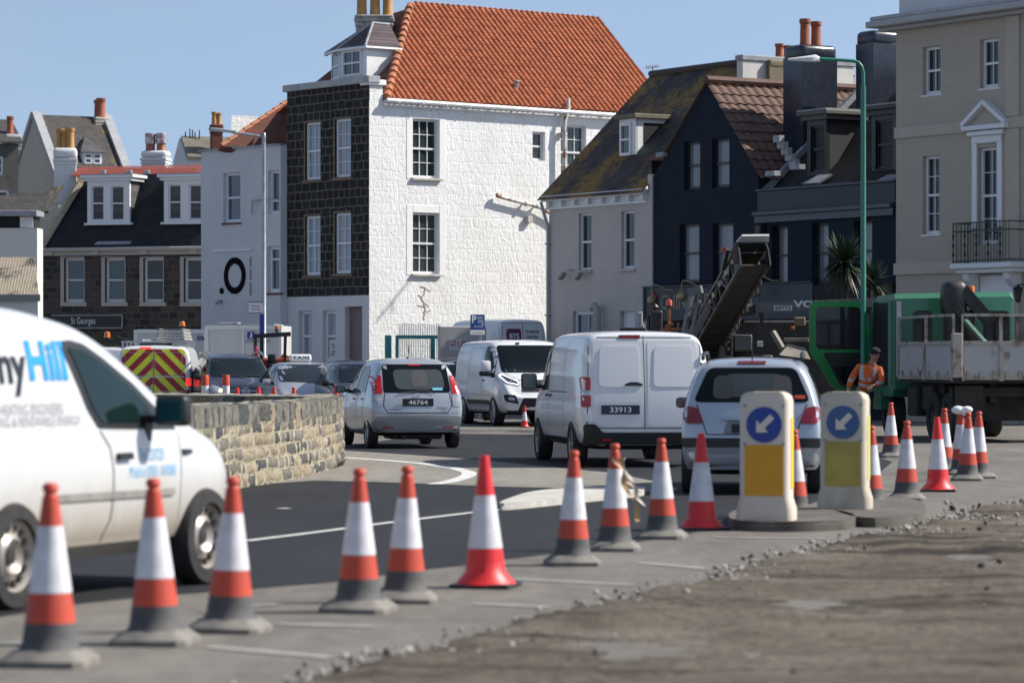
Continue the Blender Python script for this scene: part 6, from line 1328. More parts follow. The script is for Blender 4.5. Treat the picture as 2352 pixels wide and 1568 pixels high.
for sd_ in (1, -1):
    hl = [(sd_ * .52, .93), (sd_ * .80, .98), (sd_ * .88, 1.2), (sd_ * .82, 1.22), (sd_ * .50, 1.04)]
    h = tr.panel('headlamp', 'x', 1, hl, pm("headlamp_dark_bowl", (.10, .11, .12), .15, .5, coat=.6), .012, .03, cell=.06)
    b = MB(); pts = round_poly([(sd_ * .535, .95), (sd_ * .79, 1.0), (sd_ * .86, 1.17), (sd_ * .81, 1.19), (sd_ * .53, 1.03)], .03); tr.seam(b, 'x', 1, pts + pts[:1], .022, .02, pm("daytime_lamp_strip", (.9, .92, 1), .3, emit=1.3)); p, _ = tr.hit('x', 1, sd_ * .66, 1.05); b.mat(M_chrome).ball(p + Vector((.01, 0, 0)), .055, .4, 1, 1); b.build('lamp_strip', None, h, smooth=40)
    f = tr.panel('fog_lamp_surround', 'x', 1, [(sd_ * .60, .52), (sd_ * .88, .58), (sd_ * .90, .74), (sd_ * .66, .72)], M_black, .016, .04, cell=.06); tr.panel('fog_lamp', 'x', 1, [(sd_ * .68, .6), (sd_ * .82, .62), (sd_ * .82, .68), (sd_ * .70, .67)], M_clear, .024, .02, parent=f, cell=.05)
    tr.panel('cab_window', 'y', sd_, [(2.98, 1.16), (3.98, 1.12), (3.55, 1.72), (3.35, 1.84), (2.98, 1.86)], M_cglass, .006, .06); tr.mirror(3.72, 1.2, M_black, sd_, .24, .12); tr.panel('mirror_cap', 'y', sd_, rect_(3.68, 3.8, 1.25, 1.27), P_white, .01)
    b = MB().mat(P_white); p, _ = tr.hit('y', sd_, 3.72, 1.25); y0, y1 = sorted((p.y + sd_ * .06, p.y + sd_ * .3)); b.box(3.72, 3.86, y0, y1, 1.26, 1.52, bev=.05, seg=2); b.build('mirror_housing', None, tr.root, smooth=40)
    b = MB(); tr.seam(b, 'y', sd_, [(2.9, .42), (2.9, 1.9)]); tr.seam(b, 'y', sd_, [(4.0, .45), (4.02, 1.1)]); tr.seam(b, 'y', sd_, [(1.5, .5), (1.5, 1.88)]); pts = round_poly([(1.62, 1.2), (2.78, 1.2), (2.78, 1.82), (1.62, 1.82)], .08); tr.seam(b, 'y', sd_, pts + pts[:1], .012, m=MATS["pressing_shadow"]); b.build('side_gaps', None, tr.root)
    tr.panel('side_moulding', 'y', sd_, rect_(1.45, 3.6, .5, .6), M_black, .018, .02); tr.panel('door_handle', 'y', sd_, rect_(2.98, 3.12, 1.04, 1.08), M_black, .02, .015, cell=.06); tr.panel('wheel_arch_trim', 'y', sd_, rect_(1.42, 3.52, .34, .39), P_white, .012, cell=.12)
b = MB(); tr.panel('', 'x', 1, [(-.5, .80), (.5, .80), (.42, 1.04), (.3, 1.07), (-.3, 1.07), (-.42, 1.04)], M_black, .012, .05, b=b)
for z in (.85, .9, .95, 1.0): tr.seam(b, 'x', 1, [(-.44, z), (.44, z)], .014, .024, M_blackm)
b.build('grille', None, tr.root, smooth=40)
tr.panel('lower_intake', 'x', 1, [(-.62, .36), (.62, .36), (.5, .66), (-.5, .66)], M_black, .012, .04); tr.panel('bumper_edge', 'x', 1, [(-.9, .33), (.9, .33), (.86, .37), (-.86, .37)], M_black, .02)
b = MB(); tr.seam(b, 'x', 1, [(-.74, 1.2), (-.5, 1.07), (.5, 1.07), (.74, 1.2)], .012); b.build('bonnet_gap', None, tr.root)
b = MB().mat(M_black); p, _ = tr.hit('z', 1, 3.1, -.55); b.tube([p, p + Vector((-.12, 0, .3))], .007, 6); p, _ = tr.hit('z', 1, 3.3, -.2); b.box(p.x - .05, p.x + .05, p.y - .04, p.y + .04, p.z - .01, p.z + .03, bev=.01); b.build('aerial', None, tr.root)
# ------------------------------------------------------------------ white trade van in the foreground
hc = R(67.53); P_wc = paint("white_van_paint_dusty", (.56, .56, .55), .32, dirt=((.34, .28, .20), .5, .75))
cribs = [(.03, .01, .08, .38, 1.0, 1.70, .72, .81, .68), (.06, .01, .08, .3, 1.0, 1.76, .78, .86, .71), (.2, 0, .04, .28, 1.02, 1.81, .82, .89, .735), (.8, 0, 0, .24, 1.02, 1.86, .84, .9, .745), (1.25, 0, 0, .24, 1.02, 1.85, .84, .9, .745), (1.7, 0, 0, .24, 1.02, 1.79, .84, .9, .74), (2.1, 0, 0, .24, 1.02, 1.73, .84, .9, .73),
         (2.7, .04, .02, .24, 1.02, 1.47, .84, .9, .71), (3.26, .02, .02, .24, .99, 1.13, .84, .9, .70), (3.62, 0, .02, .24, .93, 1.01, .82, .885, .64), (3.84, 0, 0, .27, .78, .85, .77, .81, .52), (3.95, 0, -.02, .32, .62, .66, .64, .67, .38)]
cd = Car('trade_van', "white trade van with blue and black lettering along its side behind the cones", 'van', origin(G(8, 1400), hc, .85, -1, .81), hc, cribs, P_wc, (.85, 3.32), .325, .815, (.03, .07), 'white vans')
cd.wheel('steel', 0, .2, .66)
M_blk = pm("lettering_dark_navy", (.012, .014, .022), .4); M_blu = pm("lettering_bright_blue", (.01, .28, .68), .4); M_gry = pm("lettering_grey", (.22, .22, .23), .5); M_lbl = pm("lettering_pale_blue", (.14, .40, .68), .5)
wpoly = [(1.55, 1.625), (1.72, 1.635), (1.90, 1.61), (2.13, 1.52), (2.48, 1.36), (2.70, 1.22), (2.86, 1.12), (2.96, 1.05), (1.90, 1.075), (1.78, 1.20)]
for sd_ in (-1, 1):
    g_ = cd.panel('cab_window_seal', 'y', sd_, wpoly, M_black, .005, .03, cell=.1)
    cd.panel('cab_window', 'y', sd_, [(1.66, 1.585), (1.86, 1.57), (2.10, 1.48), (2.40, 1.34), (2.58, 1.23), (2.68, 1.11), (1.95, 1.105), (1.84, 1.22)], glass("greenish_cab_glass", (.006, .017, .016), .04, .25), .011, .03, parent=g_, cell=.1)
    cd.panel('quarter_glass', 'y', sd_, [(2.72, 1.18), (2.88, 1.09), (2.9, 1.07), (2.72, 1.09)], M_cglass, .011, .01, parent=g_)
    b = MB(); cd.seam(b, 'y', sd_, [(1.92, 1.06), (2.03, .95), (2.06, .8), (2.05, .5), (1.99, .4), (1.98, .33)], .011); b.build('door_gap', None, cd.root)
    b = MB(); cd.seam(b, 'y', sd_, [(2.97, 1.03), (2.96, .4)], .008, m=pm("faint_gap", (.25, .25, .25), .6)); b.build('wing_gap', None, cd.root)
    b = MB(); cd.seam(b, 'y', sd_, [(1.3, .655), (2.86, .645)], .045, .014, pm("scuffed_moulding", (.20, .19, .17), .6, c2=(.32, .3, .27), ns=7)); b.build('side_moulding', None, cd.root)
    cd.panel('sill', 'y', sd_, rect_(1.27, 2.9, .27, .35), P_wc, .02, .02)
    cd.panel('door_handle', 'y', sd_, rect_(2.1, 2.28, .87, .915), M_black, .03, .02, cell=.05, rim=.03)
    cd.panel('side_repeater', 'y', sd_, [(2.99, .92), (3.12, .915), (3.12, .89), (3.0, .88)], M_black, .014, .008, cell=.05)
    cd.panel('wheel_arch_liner', 'y', sd_, [(3.74, .42), (3.95, .45), (4.0, .75), (3.9, .78)], M_black, .012, .03, cell=.06)
b = MB(); k = -1
cd.text(b, "Hill", 'y', k, (1.125, 1.385), (1, 0), (0, 1), .47, .245, M_blu, .008, .035); b.build('name_lettering', None, cd.root)
b = MB(); cd.text(b, "nny", 'y', k, (.60, 1.29), (1, 0), (0, 1), .50, .245, M_blk, .008, .02); b.build('name_lettering', None, cd.root)
b = MB(); cd.text(b, "PLUMBING & HEATING ENGINEERS", 'y', k, (.28, 1.175), (1, 0), (0, 1), 1.20, .068, M_gry, .008, -.01); cd.text(b, "HEATING & RENEWABLE ENERGY", 'y', k, (.52, 1.105), (1, 0), (0, 1), 1.16, .06, M_gry, .008, -.01); b.build('trade_lettering', None, cd.root)
b = MB(); cd.text(b, "Tel 23723", 'y', k, (2.40, .86), (1, 0), (0, 1), .33, .075, M_lbl, .008); cd.text(b, "Mobile 0781 104086", 'y', k, (2.27, .755), (1, 0), (0, 1), .62, .07, M_lbl, .008); b.build('phone_lettering', None, cd.root)
def big_mirror(car, x, z, sd_, w, h, m):
    p, _ = car.hit('y', sd_, x, z); b = MB().mat(M_black); y0, y1 = sorted((p.y - sd_ * .02, p.y + sd_ * .1)); b.prism([(x - .09, p.y - sd_ * .02, z + .07), (x + .05, p.y - sd_ * .02, z + .07), (x + .0, p.y - sd_ * .02, z - .17)], (0, sd_ * .035, 0)); b.box(x - .03, x + .04, y0, y1, z + .02, z + .07, bev=.01)
    b.mat(m); y0, y1 = sorted((p.y + sd_ * .06, p.y + sd_ * (.06 + w))); b.box(x - .04, x + .08, y0, y1, z, z + h, bev=.035, seg=3); o = b.build('mirror', None, car.root, smooth=40)
    MB().mat(glass("blue_mirror_glass", (.01, .05, .065), .03, .6)).box(x - .048, x - .038, y0 + .02, y1 - .025, z + .025, z + h - .03, bev=.004).build('mirror_glass', None, o)
big_mirror(cd, 2.57, 1.08, -1, .23, .2, M_black)
cd.panel('windscreen', 'x', 1, [(-.62, 1.16), (.62, 1.16), (.56, 1.66), (-.56, 1.66)], M_cglass, .006, .06)
# ------------------------------------------------------------------ silver estate car
h6 = R(90 - 5.5)
er = [(.05, .05, .24, .36, .86, 1.40, .66, .745, .54), (.09, .04, .22, .3, .87, 1.46, .7, .785, .57), (.24, .03, .17, .24, .9, 1.5, .75, .81, .60), (.75, 0, .08, .2, .92, 1.535, .77, .825, .61), (1.4, 0, 0, .2, .92, 1.54, .77, .825, .61), (2.1, 0, 0, .2, .91, 1.52, .77, .825, .6), (2.65, .05, -.1, .2, .9, 1.42, .77, .82, .57), (3.2, .04, 0, .2, .86, .98, .76, .81, .62), (3.6, 0, 0, .22, .74, .84, .74, .78, .5), (3.9, 0, 0, .26, .58, .64, .66, .68, .4), (4.0, 0, 0, .32, .48, .5, .5, .5, .3)]
P_sil2 = paint("pale_silver_metallic", (.42, .45, .50), .3, .45)
pe = Car('estate_car', "pale silver estate car seen from behind the yellow bollards", 'car', origin(G(1588, 1131), h6, .68, 1, .70), h6, er, P_sil2, (.68, 3.15), .3, .71, (.05, .1), 'cars in the queue')
pe.wheel('alloy', 8, .18)
rw = pe.panel('rear_window', 'x', -1, [(-.66, 1.04), (.66, 1.04), (.49, 1.43), (-.49, 1.43)], M_cglass, .006, .08)
b = MB(); pe.panel('', 'x', -1, [(-.42, 1.1), (.34, 1.1), (.30, 1.36), (-.36, 1.36)], MATS["see_through_glass"], .009, .1, rim=0, b=b)
for a in (-.34, .32): pe.panel('', 'x', -1, [(a - .12, 1.08), (a + .12, 1.08), (a + .1, 1.34), (a - .1, 1.34)], M_seat, .011, .08, rim=0, b=b)
b.mat(M_or); pe.panel('', 'x', -1, rect_(-.6, -.48, 1.08, 1.12), M_or, .013, .01, rim=0, b=b); b.build('window_interior', None, rw)
pe.panel('high_brake_lamp', 'x', -1, rect_(-.16, .16, 1.47, 1.5), pm("dark_red_lens", (.12, .008, .012)), .012, .01, cell=.06)
for sd_ in (1, -1):
    pe.panel('tail_lamp', 'x', -1, [(sd_ * .53, .80), (sd_ * .74, .80), (sd_ * .775, .9), (sd_ * .74, 1.0), (sd_ * .60, .98)], pm("deep_red_lamp", (.25, .006, .015), .15, coat=.7, c2=(.15, .004, .01), ns=8), .016, .06, cell=.05)
    pe.panel('side_window', 'y', sd_, [(.45, .98), (1.2, .96), (1.2, 1.42), (.6, 1.4)], M_cglass, .006, .06); pe.panel('side_window', 'y', sd_, [(1.27, .96), (1.95, .95), (1.95, 1.43), (1.27, 1.43)], M_cglass, .006, .05); pe.panel('side_window', 'y', sd_, [(2.0, .95), (2.85, .93), (2.5, 1.3), (2.25, 1.42), (2.0, 1.43)], M_cglass, .006, .05)
    pe.mirror(2.75, .98, M_black, sd_, .15, .13)
    b = MB().mat(M_black); y = sd_ * .56; b.tube([(.5, y, 1.53), (.6, y, 1.585), (1.9, y, 1.6), (2.2, y, 1.54)], .022, 8); b.build('roof_rail', None, pe.root, smooth=40)
    b = MB(); pe.seam(b, 'y', sd_, [(1.24, .3), (1.24, 1.44)]); b.build('door_gap', None, pe.root)
pe.panel('bumper_strip', 'x', -1, [(-.76, .535), (.76, .535), (.77, .64), (-.77, .64)], M_black, .03, .02, rim=.02)
pe.panel('rear_bumper', 'x', -1, [(-.74, .3), (.74, .3), (.77, .53), (-.77, .53)], P_sil2, .024, .04, rim=.02); pe.panel('plate_recess', 'x', -1, [(-.3, .69), (.32, .69), (.27, .84), (-.25, .84)], pm("grey_shadow_paint", (.2, .21, .23), .4), .008, .03); pe.plate('plate', -1, -.22, .22, .7, .8, "")
pe.panel('tailgate_handle', 'x', -1, rect_(-.3, .34, .84, .875), P_sil2, .03, .01, rim=.02)
b = MB(); pe.seam(b, 'x', -1, [(-.62, 1.02), (-.5, .68), (.5, .68), (.62, 1.02)], .013); b.build('tailgate_gap', None, pe.root)
pe.panel('exhaust_trim', 'x', -1, rect_(-.46, -.34, .3, .34), M_chrome, .03, .01, cell=.06)
b = MB().mat(M_black); p, _ = pe.hit('z', 1, .5, 0); b.tube([p, p + Vector((-.1, 0, .2))], .008, 6); b.build('aerial', None, pe.root)
# ------------------------------------------------------------------ oncoming cars
def oncoming(name, label, cat, px, d, phi, ribs, pnt, axles, wr, track, ws, hl, sidew, gr, bulge=(.06, .14), mirror=(2.7, 1.0), alloy=8, grm=None, gbars=(.6, .68), plate=None, mm=None, rails=False, group='cars in the queue'):
    L = max(r[0] for r in ribs); hd_ = R(phi - 90); c = Vector((math.cos(hd_), math.sin(hd_), 0)); pos = put(px, d) - c * L
    q = Car(name, label, cat, pos, hd_, ribs, pnt, axles, wr, track, bulge, group); q.wheel('alloy', alloy, .2)
    q.panel('windscreen', 'x', 1, ws, glass("windscreen_glass", (.008, .012, .013), .03, .27), .006, .07, cell=.1)
    for sd_ in (1, -1):
        q.panel('headlamp', 'x', 1, [(sd_ * a, z) for a, z in hl], M_clear, .012, .03, cell=.05)
        for w in sidew: q.panel('side_window', 'y', sd_, w, M_cglass, .006, .05)
        q.mirror(*mirror, mm or pnt, sd_, .18, .14)
        b = MB(); x0 = max(p[0] for p in sidew[0]) + .04; q.seam(b, 'y', sd_, [(x0, .3), (x0, 1.4)]); b.build('door_gap', None, q.root)
        if rails: b = MB().mat(M_galv); y = sd_ * (ribs[4][8] - .02); t = ribs[4][5]; b.tube([(.6, y, t - .03), (.75, y, t + .03), (L * .5, y, t + .05), (L * .58, y, t - .03)], .02, 8); b.build('roof_rail', None, q.root, smooth=40)
    b = MB(); q.panel('', 'x', 1, gr, grm or M_black, .01, .03, b=b)
    for z in gbars: hw = max(p[0] for p in gr) * .92; q.seam(b, 'x', 1, [(-hw, z), (hw, z)], .02, .022, M_chrome)
    b.build('grille', None, q.root, smooth=40)
    b = MB(); zb = ws[0][1]; q.seam(b, 'x', 1, [(-.5, zb + .02), (.1, zb - .01)], .02, .02, M_black); q.seam(b, 'x', 1, [(.1, zb + .02), (.5, zb - .0)], .02, .02, M_black); b.build('wipers', None, q.root)
    q.panel('lower_intake', 'x', 1, rect_(-.55, .55, .3, .42), M_black, .01, .03)
    if plate: q.plate('p', 1, -.26, .26, plate[0], plate[0] + .11, plate[1])
    return q
prius = [(.05, .05, .1, .35, .95, 1.1, .66, .74, .6), (.1, .04, .14, .3, .95, 1.16, .72, .8, .6), (.35, .02, .2, .22, .96, 1.24, .78, .86, .6), (1.0, 0, .1, .2, .96, 1.4, .8, .875, .61), (1.7, 0, 0, .2, .95, 1.48, .8, .875, .62), (2.2, 0, 0, .2, .94, 1.49, .8, .875, .62), (2.6, .02, -.04, .2, .93, 1.43, .8, .87, .61), (3.5, .05, 0, .2, .88, 1.02, .8, .86, .68), (3.95, 0, 0, .22, .76, .86, .78, .83, .55), (4.3, 0, 0, .26, .6, .66, .7, .73, .4), (4.42, 0, 0, .32, .5, .53, .55, .56, .3)]
tx = oncoming('taxi', "silver hatchback taxi with white roof sign facing the camera behind the stone wall", 'taxi', 728, 74.5, 13, prius, P_silver, (.85, 3.5), .31, .76, [(-.70, 1.03), (.70, 1.03), (.60, 1.43), (-.60, 1.43)], [(.50, .63), (.76, .68), (.82, .86), (.72, .86), (.56, .74)], [[(1.9, .97), (3.05, .96), (2.6, 1.3), (2.2, 1.41), (1.9, 1.42)], [(.95, 1.0), (1.83, .97), (1.83, 1.42), (1.4, 1.38)]], [(-.42, .4), (.42, .4), (.38, .52), (-.38, .52)], mirror=(3.0, 1.0), gbars=())
b = MB().mat(pm("taxi_sign_white", (.75, .75, .75), .4)); z = 1.5; b.box(1.95, 2.15, -.26, .26, z, z + .17, bev=.05, seg=2); b.mat(M_black); b.text("TAXI", (2.152, -.2, z + .055), (0, 1, 0), (0, 0, 1), .4, .075, .02); ts = b.build('taxi_sign', None, tx.root)
suv = [(.05, .05, .22, .4, 1.02, 1.5, .7, .78, .6), (.1, .04, .2, .34, 1.03, 1.58, .76, .84, .63), (.3, .02, .14, .28, 1.04, 1.63, .82, .89, .66), (.9, 0, .05, .26, 1.04, 1.67, .83, .9, .67), (1.6, 0, 0, .26, 1.03, 1.68, .83, .9, .67), (2.2, 0, 0, .26, 1.02, 1.66, .83, .9, .66), (2.65, .03, -.08, .26, 1.02, 1.58, .83, .9, .63), (3.25, .05, 0, .26, 1.0, 1.12, .83, .89, .7), (3.75, 0, 0, .28, .92, 1.03, .81, .87, .58), (4.2, 0, -.01, .3, .78, .86, .76, .8, .48), (4.36, 0, -.02, .36, .64, .68, .62, .64, .35)]
swin = [[(1.9, 1.08), (2.95, 1.06), (2.55, 1.45), (2.3, 1.56), (1.9, 1.58)], [(.9, 1.1), (1.82, 1.08), (1.82, 1.58), (1.05, 1.55)]]
sws = [(-.72, 1.14), (.72, 1.14), (.60, 1.57), (-.60, 1.57)]; shl = [(.48, .72), (.78, .76), (.82, .92), (.74, .94), (.48, .84)]
P_navyc = paint("midnight_blue_metallic", (.004, .006, .014), .25, 0); P_darkb = paint("dark_slate_blue_metallic", (.008, .012, .02), .28, 0)
tg = oncoming('family_car', "midnight blue family car with round chrome badge and roof rails, facing the camera", 'car', 566, 77.5, 12.5, suv, P_navyc, (.8, 3.4), .34, .78, sws, shl, swin, [(-.46, .68), (.46, .68), (.46, .86), (-.46, .86)], mirror=(2.9, 1.1), gbars=(.72, .79), mm=M_black, rails=True)
b = MB().mat(M_chrome); p, _ = tg.hit('x', 1, 0, .78); X = p.x + .035; n = 24
for k in range(n): a, q = 6.283 * k / n, 6.283 * (k + 1) / n; b.bar((X, .085 * math.cos(a), .79 + .085 * math.sin(a)), (X, .085 * math.cos(q), .79 + .085 * math.sin(q)), .014)
for a, q in (((-.035, .05), (0, .01)), ((0, .01), (.035, .05)), ((-.065, .03), (-.03, -.06)), ((-.03, -.06), (0, 0)), ((0, 0), (.03, -.06)), ((.03, -.06), (.065, .03))): b.bar((X, a[0], .79 + a[1]), (X, q[0], .79 + q[1]), .012)
b.build('badge', None, tg.root)
b = MB().mat(pm("lit_headlamp", (1, .75, .4), .3, emit=2.5)); p, _ = tg.hit('x', 1, -.58, .8); b.ball(p + Vector((.02, 0, 0)), .05, .5, 1.2, 1); b.build('headlamp_bulb', None, tg.root)
ds = oncoming('family_car', "dark slate blue car mostly hidden behind the silver hatchback, black door mirror", 'car', 872, 71.5, 12, [tuple(v * (.91 if i in (4, 5) else 1) for i, v in enumerate(r)) for r in suv], P_darkb, (.8, 3.4), .34, .78, [(-.72, 1.04), (.72, 1.04), (.6, 1.43), (-.6, 1.43)], [(a, z - .08) for a, z in shl], [[(x, z * .91) for x, z in w] for w in swin], [(-.46, .55), (.46, .55), (.46, .78), (-.46, .78)], mirror=(2.9, 1.0), gbars=(.6,), mm=M_black)
ss = oncoming('family_car', "silver car with dark roof between the hatchback and the white van, facing the camera", 'car', 1078, 79.5, 6, [tuple(v * (.94 if i in (4, 5) else 1) for i, v in enumerate(r)) for r in suv], P_sil2, (.8, 3.4), .34, .78, [(-.72, 1.08), (.72, 1.08), (.60, 1.5), (-.60, 1.5)], [(a, z - .06) for a, z in shl], [[(x, z * .95) for x, z in w] for w in swin], [(-.46, .55), (.46, .55), (.46, .8), (-.46, .8)], mirror=(2.9, 1.02), gbars=(.6, .67, .74), plate=(.42, "5"), mm=M_black)
ss.panel('dark_roof', 'z', 1, rect_(.5, 2.4, -.56, .56), M_black, .01, .1)
p, _ = ss.hit('x', 1, 0, .68); b = MB().mat(M_chrome); b.lathe([(.07, 0), (.085, .012), (.1, 0), (.085, -.01), (.07, 0)], 24, Matrix.Translation((p.x + .04, 0, .7)) @ Matrix.Rotation(R(90), 4, 'Y'), cap=False); b.build('badge', None, ss.root)
# ------------------------------------------------------------------ van with chevrons
hv = R(90 + 1.5)
cv = Car('highway_van', "white works van with red and yellow chevron rear doors and roof ladders", 'van', put(352, 80.5) - Vector((0, 0, 0)), hv, van_ribs(4.9, 1.92, 1.90), P_white, (.9, 3.95), .325, .84, (.02, .1), 'white vans'); cv.wheel('steel', 0, .2)
M_cy = pm("chevron_yellow", (.72, .72, .03), .35); M_cr = pm("chevron_red", (.33, .008, .022), .35)
b = MB(); base = round_poly([(-.80, .5), (.80, .5), (.76, 1.8), (-.76, 1.8)], .08); cv.panel('', 'x', -1, base, M_cy, .008, b=b, rim=.01)
def clip_poly(poly, co, no):
    out = []; N = len(poly)
    for k in range(N):
        a, c = Vector(poly[k]), Vector(poly[(k + 1) % N]); da, dc = (a - co).dot(no), (c - co).dot(no)
        if da <= 0: out.append(tuple(a))
        if da * dc < 0: out.append(tuple(a + (c - a) * (da / (da - dc))))
    return out
for sd_ in (1, -1):
    half = rect_(min(.012 * sd_, .79 * sd_), max(.012 * sd_, .79 * sd_), .5, 1.8)
    for k in range(-1, 7):
        z0 = .02 + .4 * k                                   # stripe rises towards the middle
        q = half
        n_ = Vector((sd_ * .707, .707)); q = clip_poly(q, Vector((0, z0 + .2 + .15)), n_); q = clip_poly(q, Vector((0, z0 + .15)), -n_) if q else q
        if len(q) > 2: cv.panel('', 'x', -1, q, M_cr, .0105, rim=0, b=b)
cv.seam(b, 'x', -1, [(0, .5), (0, 1.82)], .025, .013, pm("grey_door_gap", (.2, .2, .2), .6)); cv.seam(b, 'x', -1, [(-.76, 1.12), (.76, 1.12)], .02, .014, P_white); cv.seam(b, 'x', -1, [(-.76, .76), (.76, .76)], .012, .014, P_white)
pts = round_poly(rect_(.04, .7, 1.16, 1.72), .08); cv.seam(b, 'x', -1, pts + pts[:1], .012, .013, M_lead); pts = round_poly(rect_(-.7, -.04, 1.16, 1.72), .08); cv.seam(b, 'x', -1, pts + pts[:1], .012, .013, M_lead)
b.build('chevron_doors', None, cv.root)
for sd_ in (1, -1):
    cv.panel('tail_lamp', 'x', -1, rect_(min(sd_ * .8, sd_ * .93), max(sd_ * .8, sd_ * .93), .62, .8), M_red, .014, .02, cell=.06); cv.panel('reverse_lamp', 'x', -1, rect_(min(sd_ * .8, sd_ * .93), max(sd_ * .8, sd_ * .93), .8, .9), M_clear, .012, .01, cell=.06); cv.panel('brake_lamp', 'x', -1, rect_(min(sd_ * .8, sd_ * .92), max(sd_ * .8, sd_ * .92), .9, 1.08), M_redlit, .014, .02, cell=.06)
    for x in (.06, .1): pass
cv.panel('high_brake_lamp', 'x', -1, rect_(.06, .34, 1.81, 1.85), M_redlit, .014, .01); b = MB(); cv.panel('', 'x', -1, round_poly(rect_(.05, .34, .8, .9), .04), M_lead, .03, rim=.02, b=b); b.build('door_handle', None, cv.root); cv.plate('p', -1, -.02, .5, .5, .61, "", m=pm("plate_grey", (.35, .36, .38)))
b = MB().mat(pm("rack_grey", (.42, .43, .44), .5, .4)); 
for x in (.5, 1.6, 2.7): b.box(x, x + .05, -.84, .84, 1.97, 2.01); b.box(x, x + .05, -.82, -.77, 1.84, 1.98); b.box(x, x + .05, .77, .82, 1.84, 1.98)
b.box(.4, 3, .3, .36, 2.0, 2.05); b.build('roof_rack', None, cv.root)
b = MB().mat(pm("ladder_grey", (.36, .36, .34), .6, c2=(.27, .27, .25), ns=5))
for k in range(4):
    for y in (-.72 + .02 * k, -.05 - .02 * k): b.box(.3 + .1 * k, 3.0, y - .03, y + .03, 2.03 + .075 * k, 2.09 + .075 * k, bev=.008)
    for j in range(9): b.box(.4 + j * .29, .44 + j * .29, -.7, -.05, 2.045 + .075 * k, 2.075 + .075 * k)
b.build('roof_ladders', None, cv.root)
def beacon(par, loc, r=.075, h=.16, m=None):
    b = MB().mat(M_black).lathe([(r * 1.05, 0), (r * 1.05, .04), (r * .9, .05)], 14, Matrix.Translation(loc)); o = b.build('beacon', None, par, smooth=40)
    MB().mat(m or M_amber).lathe([(r, .05), (r * .95, h * .8), (r * .75, h), (.005, h + .01)], 16, Matrix.Translation(loc)).build('beacon_lens', None, o, smooth=40)
beacon(cv.root, (.7, -.66, 2.33))
# plain white van ahead of it with a second beacon
wv = Car('works_van', "white works van with amber beacon and dark roof bars, hidden behind the trade van's roof", 'van', put(222, 88), R(90), van_ribs(4.9, 1.92, 1.9), P_white, (.9, 3.95), .325, .84, (.02, .1), 'white vans'); wv.wheel('steel', 0, .2)
b = MB().mat(M_blackm)
for k in range(5): b.box(.3 + .25 * k, .36 + .25 * k, -.86, .2, 1.95, 2.0 + .05 * (k % 2)); 
b.tube([(.3, -.85, 2.02), (.5, -.5, 2.14), (1.4, -.4, 2.14)], .05, 8); b.box(.3, 1.5, -.8, -.74, 1.85, 2.05); b.build('roof_bars', None, wv.root)
beacon(wv.root, (.5, -.22, 2.1), .085, .2)
# ------------------------------------------------------------------ high roofed storage van by the white wall
hb = R(90 + 31)
bt = Car('storage_van', "white high roofed van with storage lettering and purple box logo on its rear doors", 'van', put(1206, 92), hb, van_ribs(4.2, 1.74, 2.7, belt=1.2, bon=1.2), P_white, (.9, 3.4), .34, .74, (.02, .1), 'white vans'); bt.wheel('steel', 0, .2)
b = MB(); bt.seam(b, 'x', -1, [(0, .5), (0, 2.6)], .016); bt.seam(b, 'x', -1, [(.7, .5), (.66, 2.58), (-.66, 2.58), (-.7, .5)], .012); b.build('door_gaps', None, bt.root)
b = MB(); M_pur = pm("logo_maroon", (.16, .012, .04), .4); bt.panel('', 'x', -1, [(.54, 2.12), (.06, 2.12), (.06, 2.42), (.54, 2.42)], M_pur, .008, rim=0, b=b); bt.panel('', 'x', -1, [(.47, 2.10), (.10, 2.10), (.10, 2.34), (.47, 2.34)], pm("logo_purple", (.11, .04, .13), .4), .011, rim=0, b=b)
bt.text(b, "BTS", 'x', -1, (.45, 2.14), (-1, 0), (0, 1), .32, .15, M_plw, .015, .03); bt.seam(b, 'x', -1, [(.54, 2.42), (.47, 2.34)], .012, .014, M_plw); bt.seam(b, 'x', -1, [(.06, 2.42), (.10, 2.34)], .012, .014, M_plw); b.build('box_logo', None, bt.root)
b = MB(); bt.text(b, "STORAGE", 'x', -1, (-.08, 2.30), (-1, 0), (0, 1), .46, .085, M_blk, .012, .015); bt.text(b, "CENTRE", 'x', -1, (-.10, 2.15), (-1, 0), (0, 1), .40, .085, M_blk, .012, .015); b.build('storage_lettering', None, bt.root)
# ------------------------------------------------------------------ white site cabins
def cabin(name, label, px0, px1, pyt, d, rz, texts):
    p = P(px0, HY, d); L = (px1 - px0) * d / FP / math.cos(R(rz)); zt = P(0, pyt, d).z; t = thing(name, label, 'site cabin', (p.x, p.y, 0), R(rz), 'white site cabins')
    mw = pm("cabin_white_sheet", (.55, .55, .55), .5, c2=(.47, .47, .47), ns=2, sc=(1, 1, .4)); b = MB().mat(mw); b.box(0, L, 0, 2.2, .4, zt, bev=.015); b.build('body', None, t)
    b = MB().mat(pm("cabin_rib_white", (.66, .66, .65), .5)); b.box(-.02, .09, -.03, 0, .4, zt); b.box(L - .05, L + .02, -.03, 0, .4, zt); b.box(.09, L - .05, -.031, 0, zt - .1, zt + .01); b.box(L * .5 - .03, L * .5 + .03, -.02, 0, .4, zt - .1); b.build('ribs', None, t)
    for body, x, z, w, h, m in texts:
        b = MB().mat(m); b.text(body, (x, -.034, z), (1, 0, 0), (0, 0, 1), w, h, .03 if h > .15 else .0); b.build('lettering', None, t)
    return t, L, zt
M_nl = pm("cabin_lettering_navy", (.02, .05, .17), .5); s_ = 93 / FP
ct, L, zt = cabin('site_cabin', "white site cabin with blue logo, lettering and raised rib behind the lamp post", 472, 646, 748, 93, -4, [("ECO-WELFARE UNITS", 93 * s_, 1.5 + 43 * s_ + .0, 58 * s_, 7.5 * s_, M_nl)])
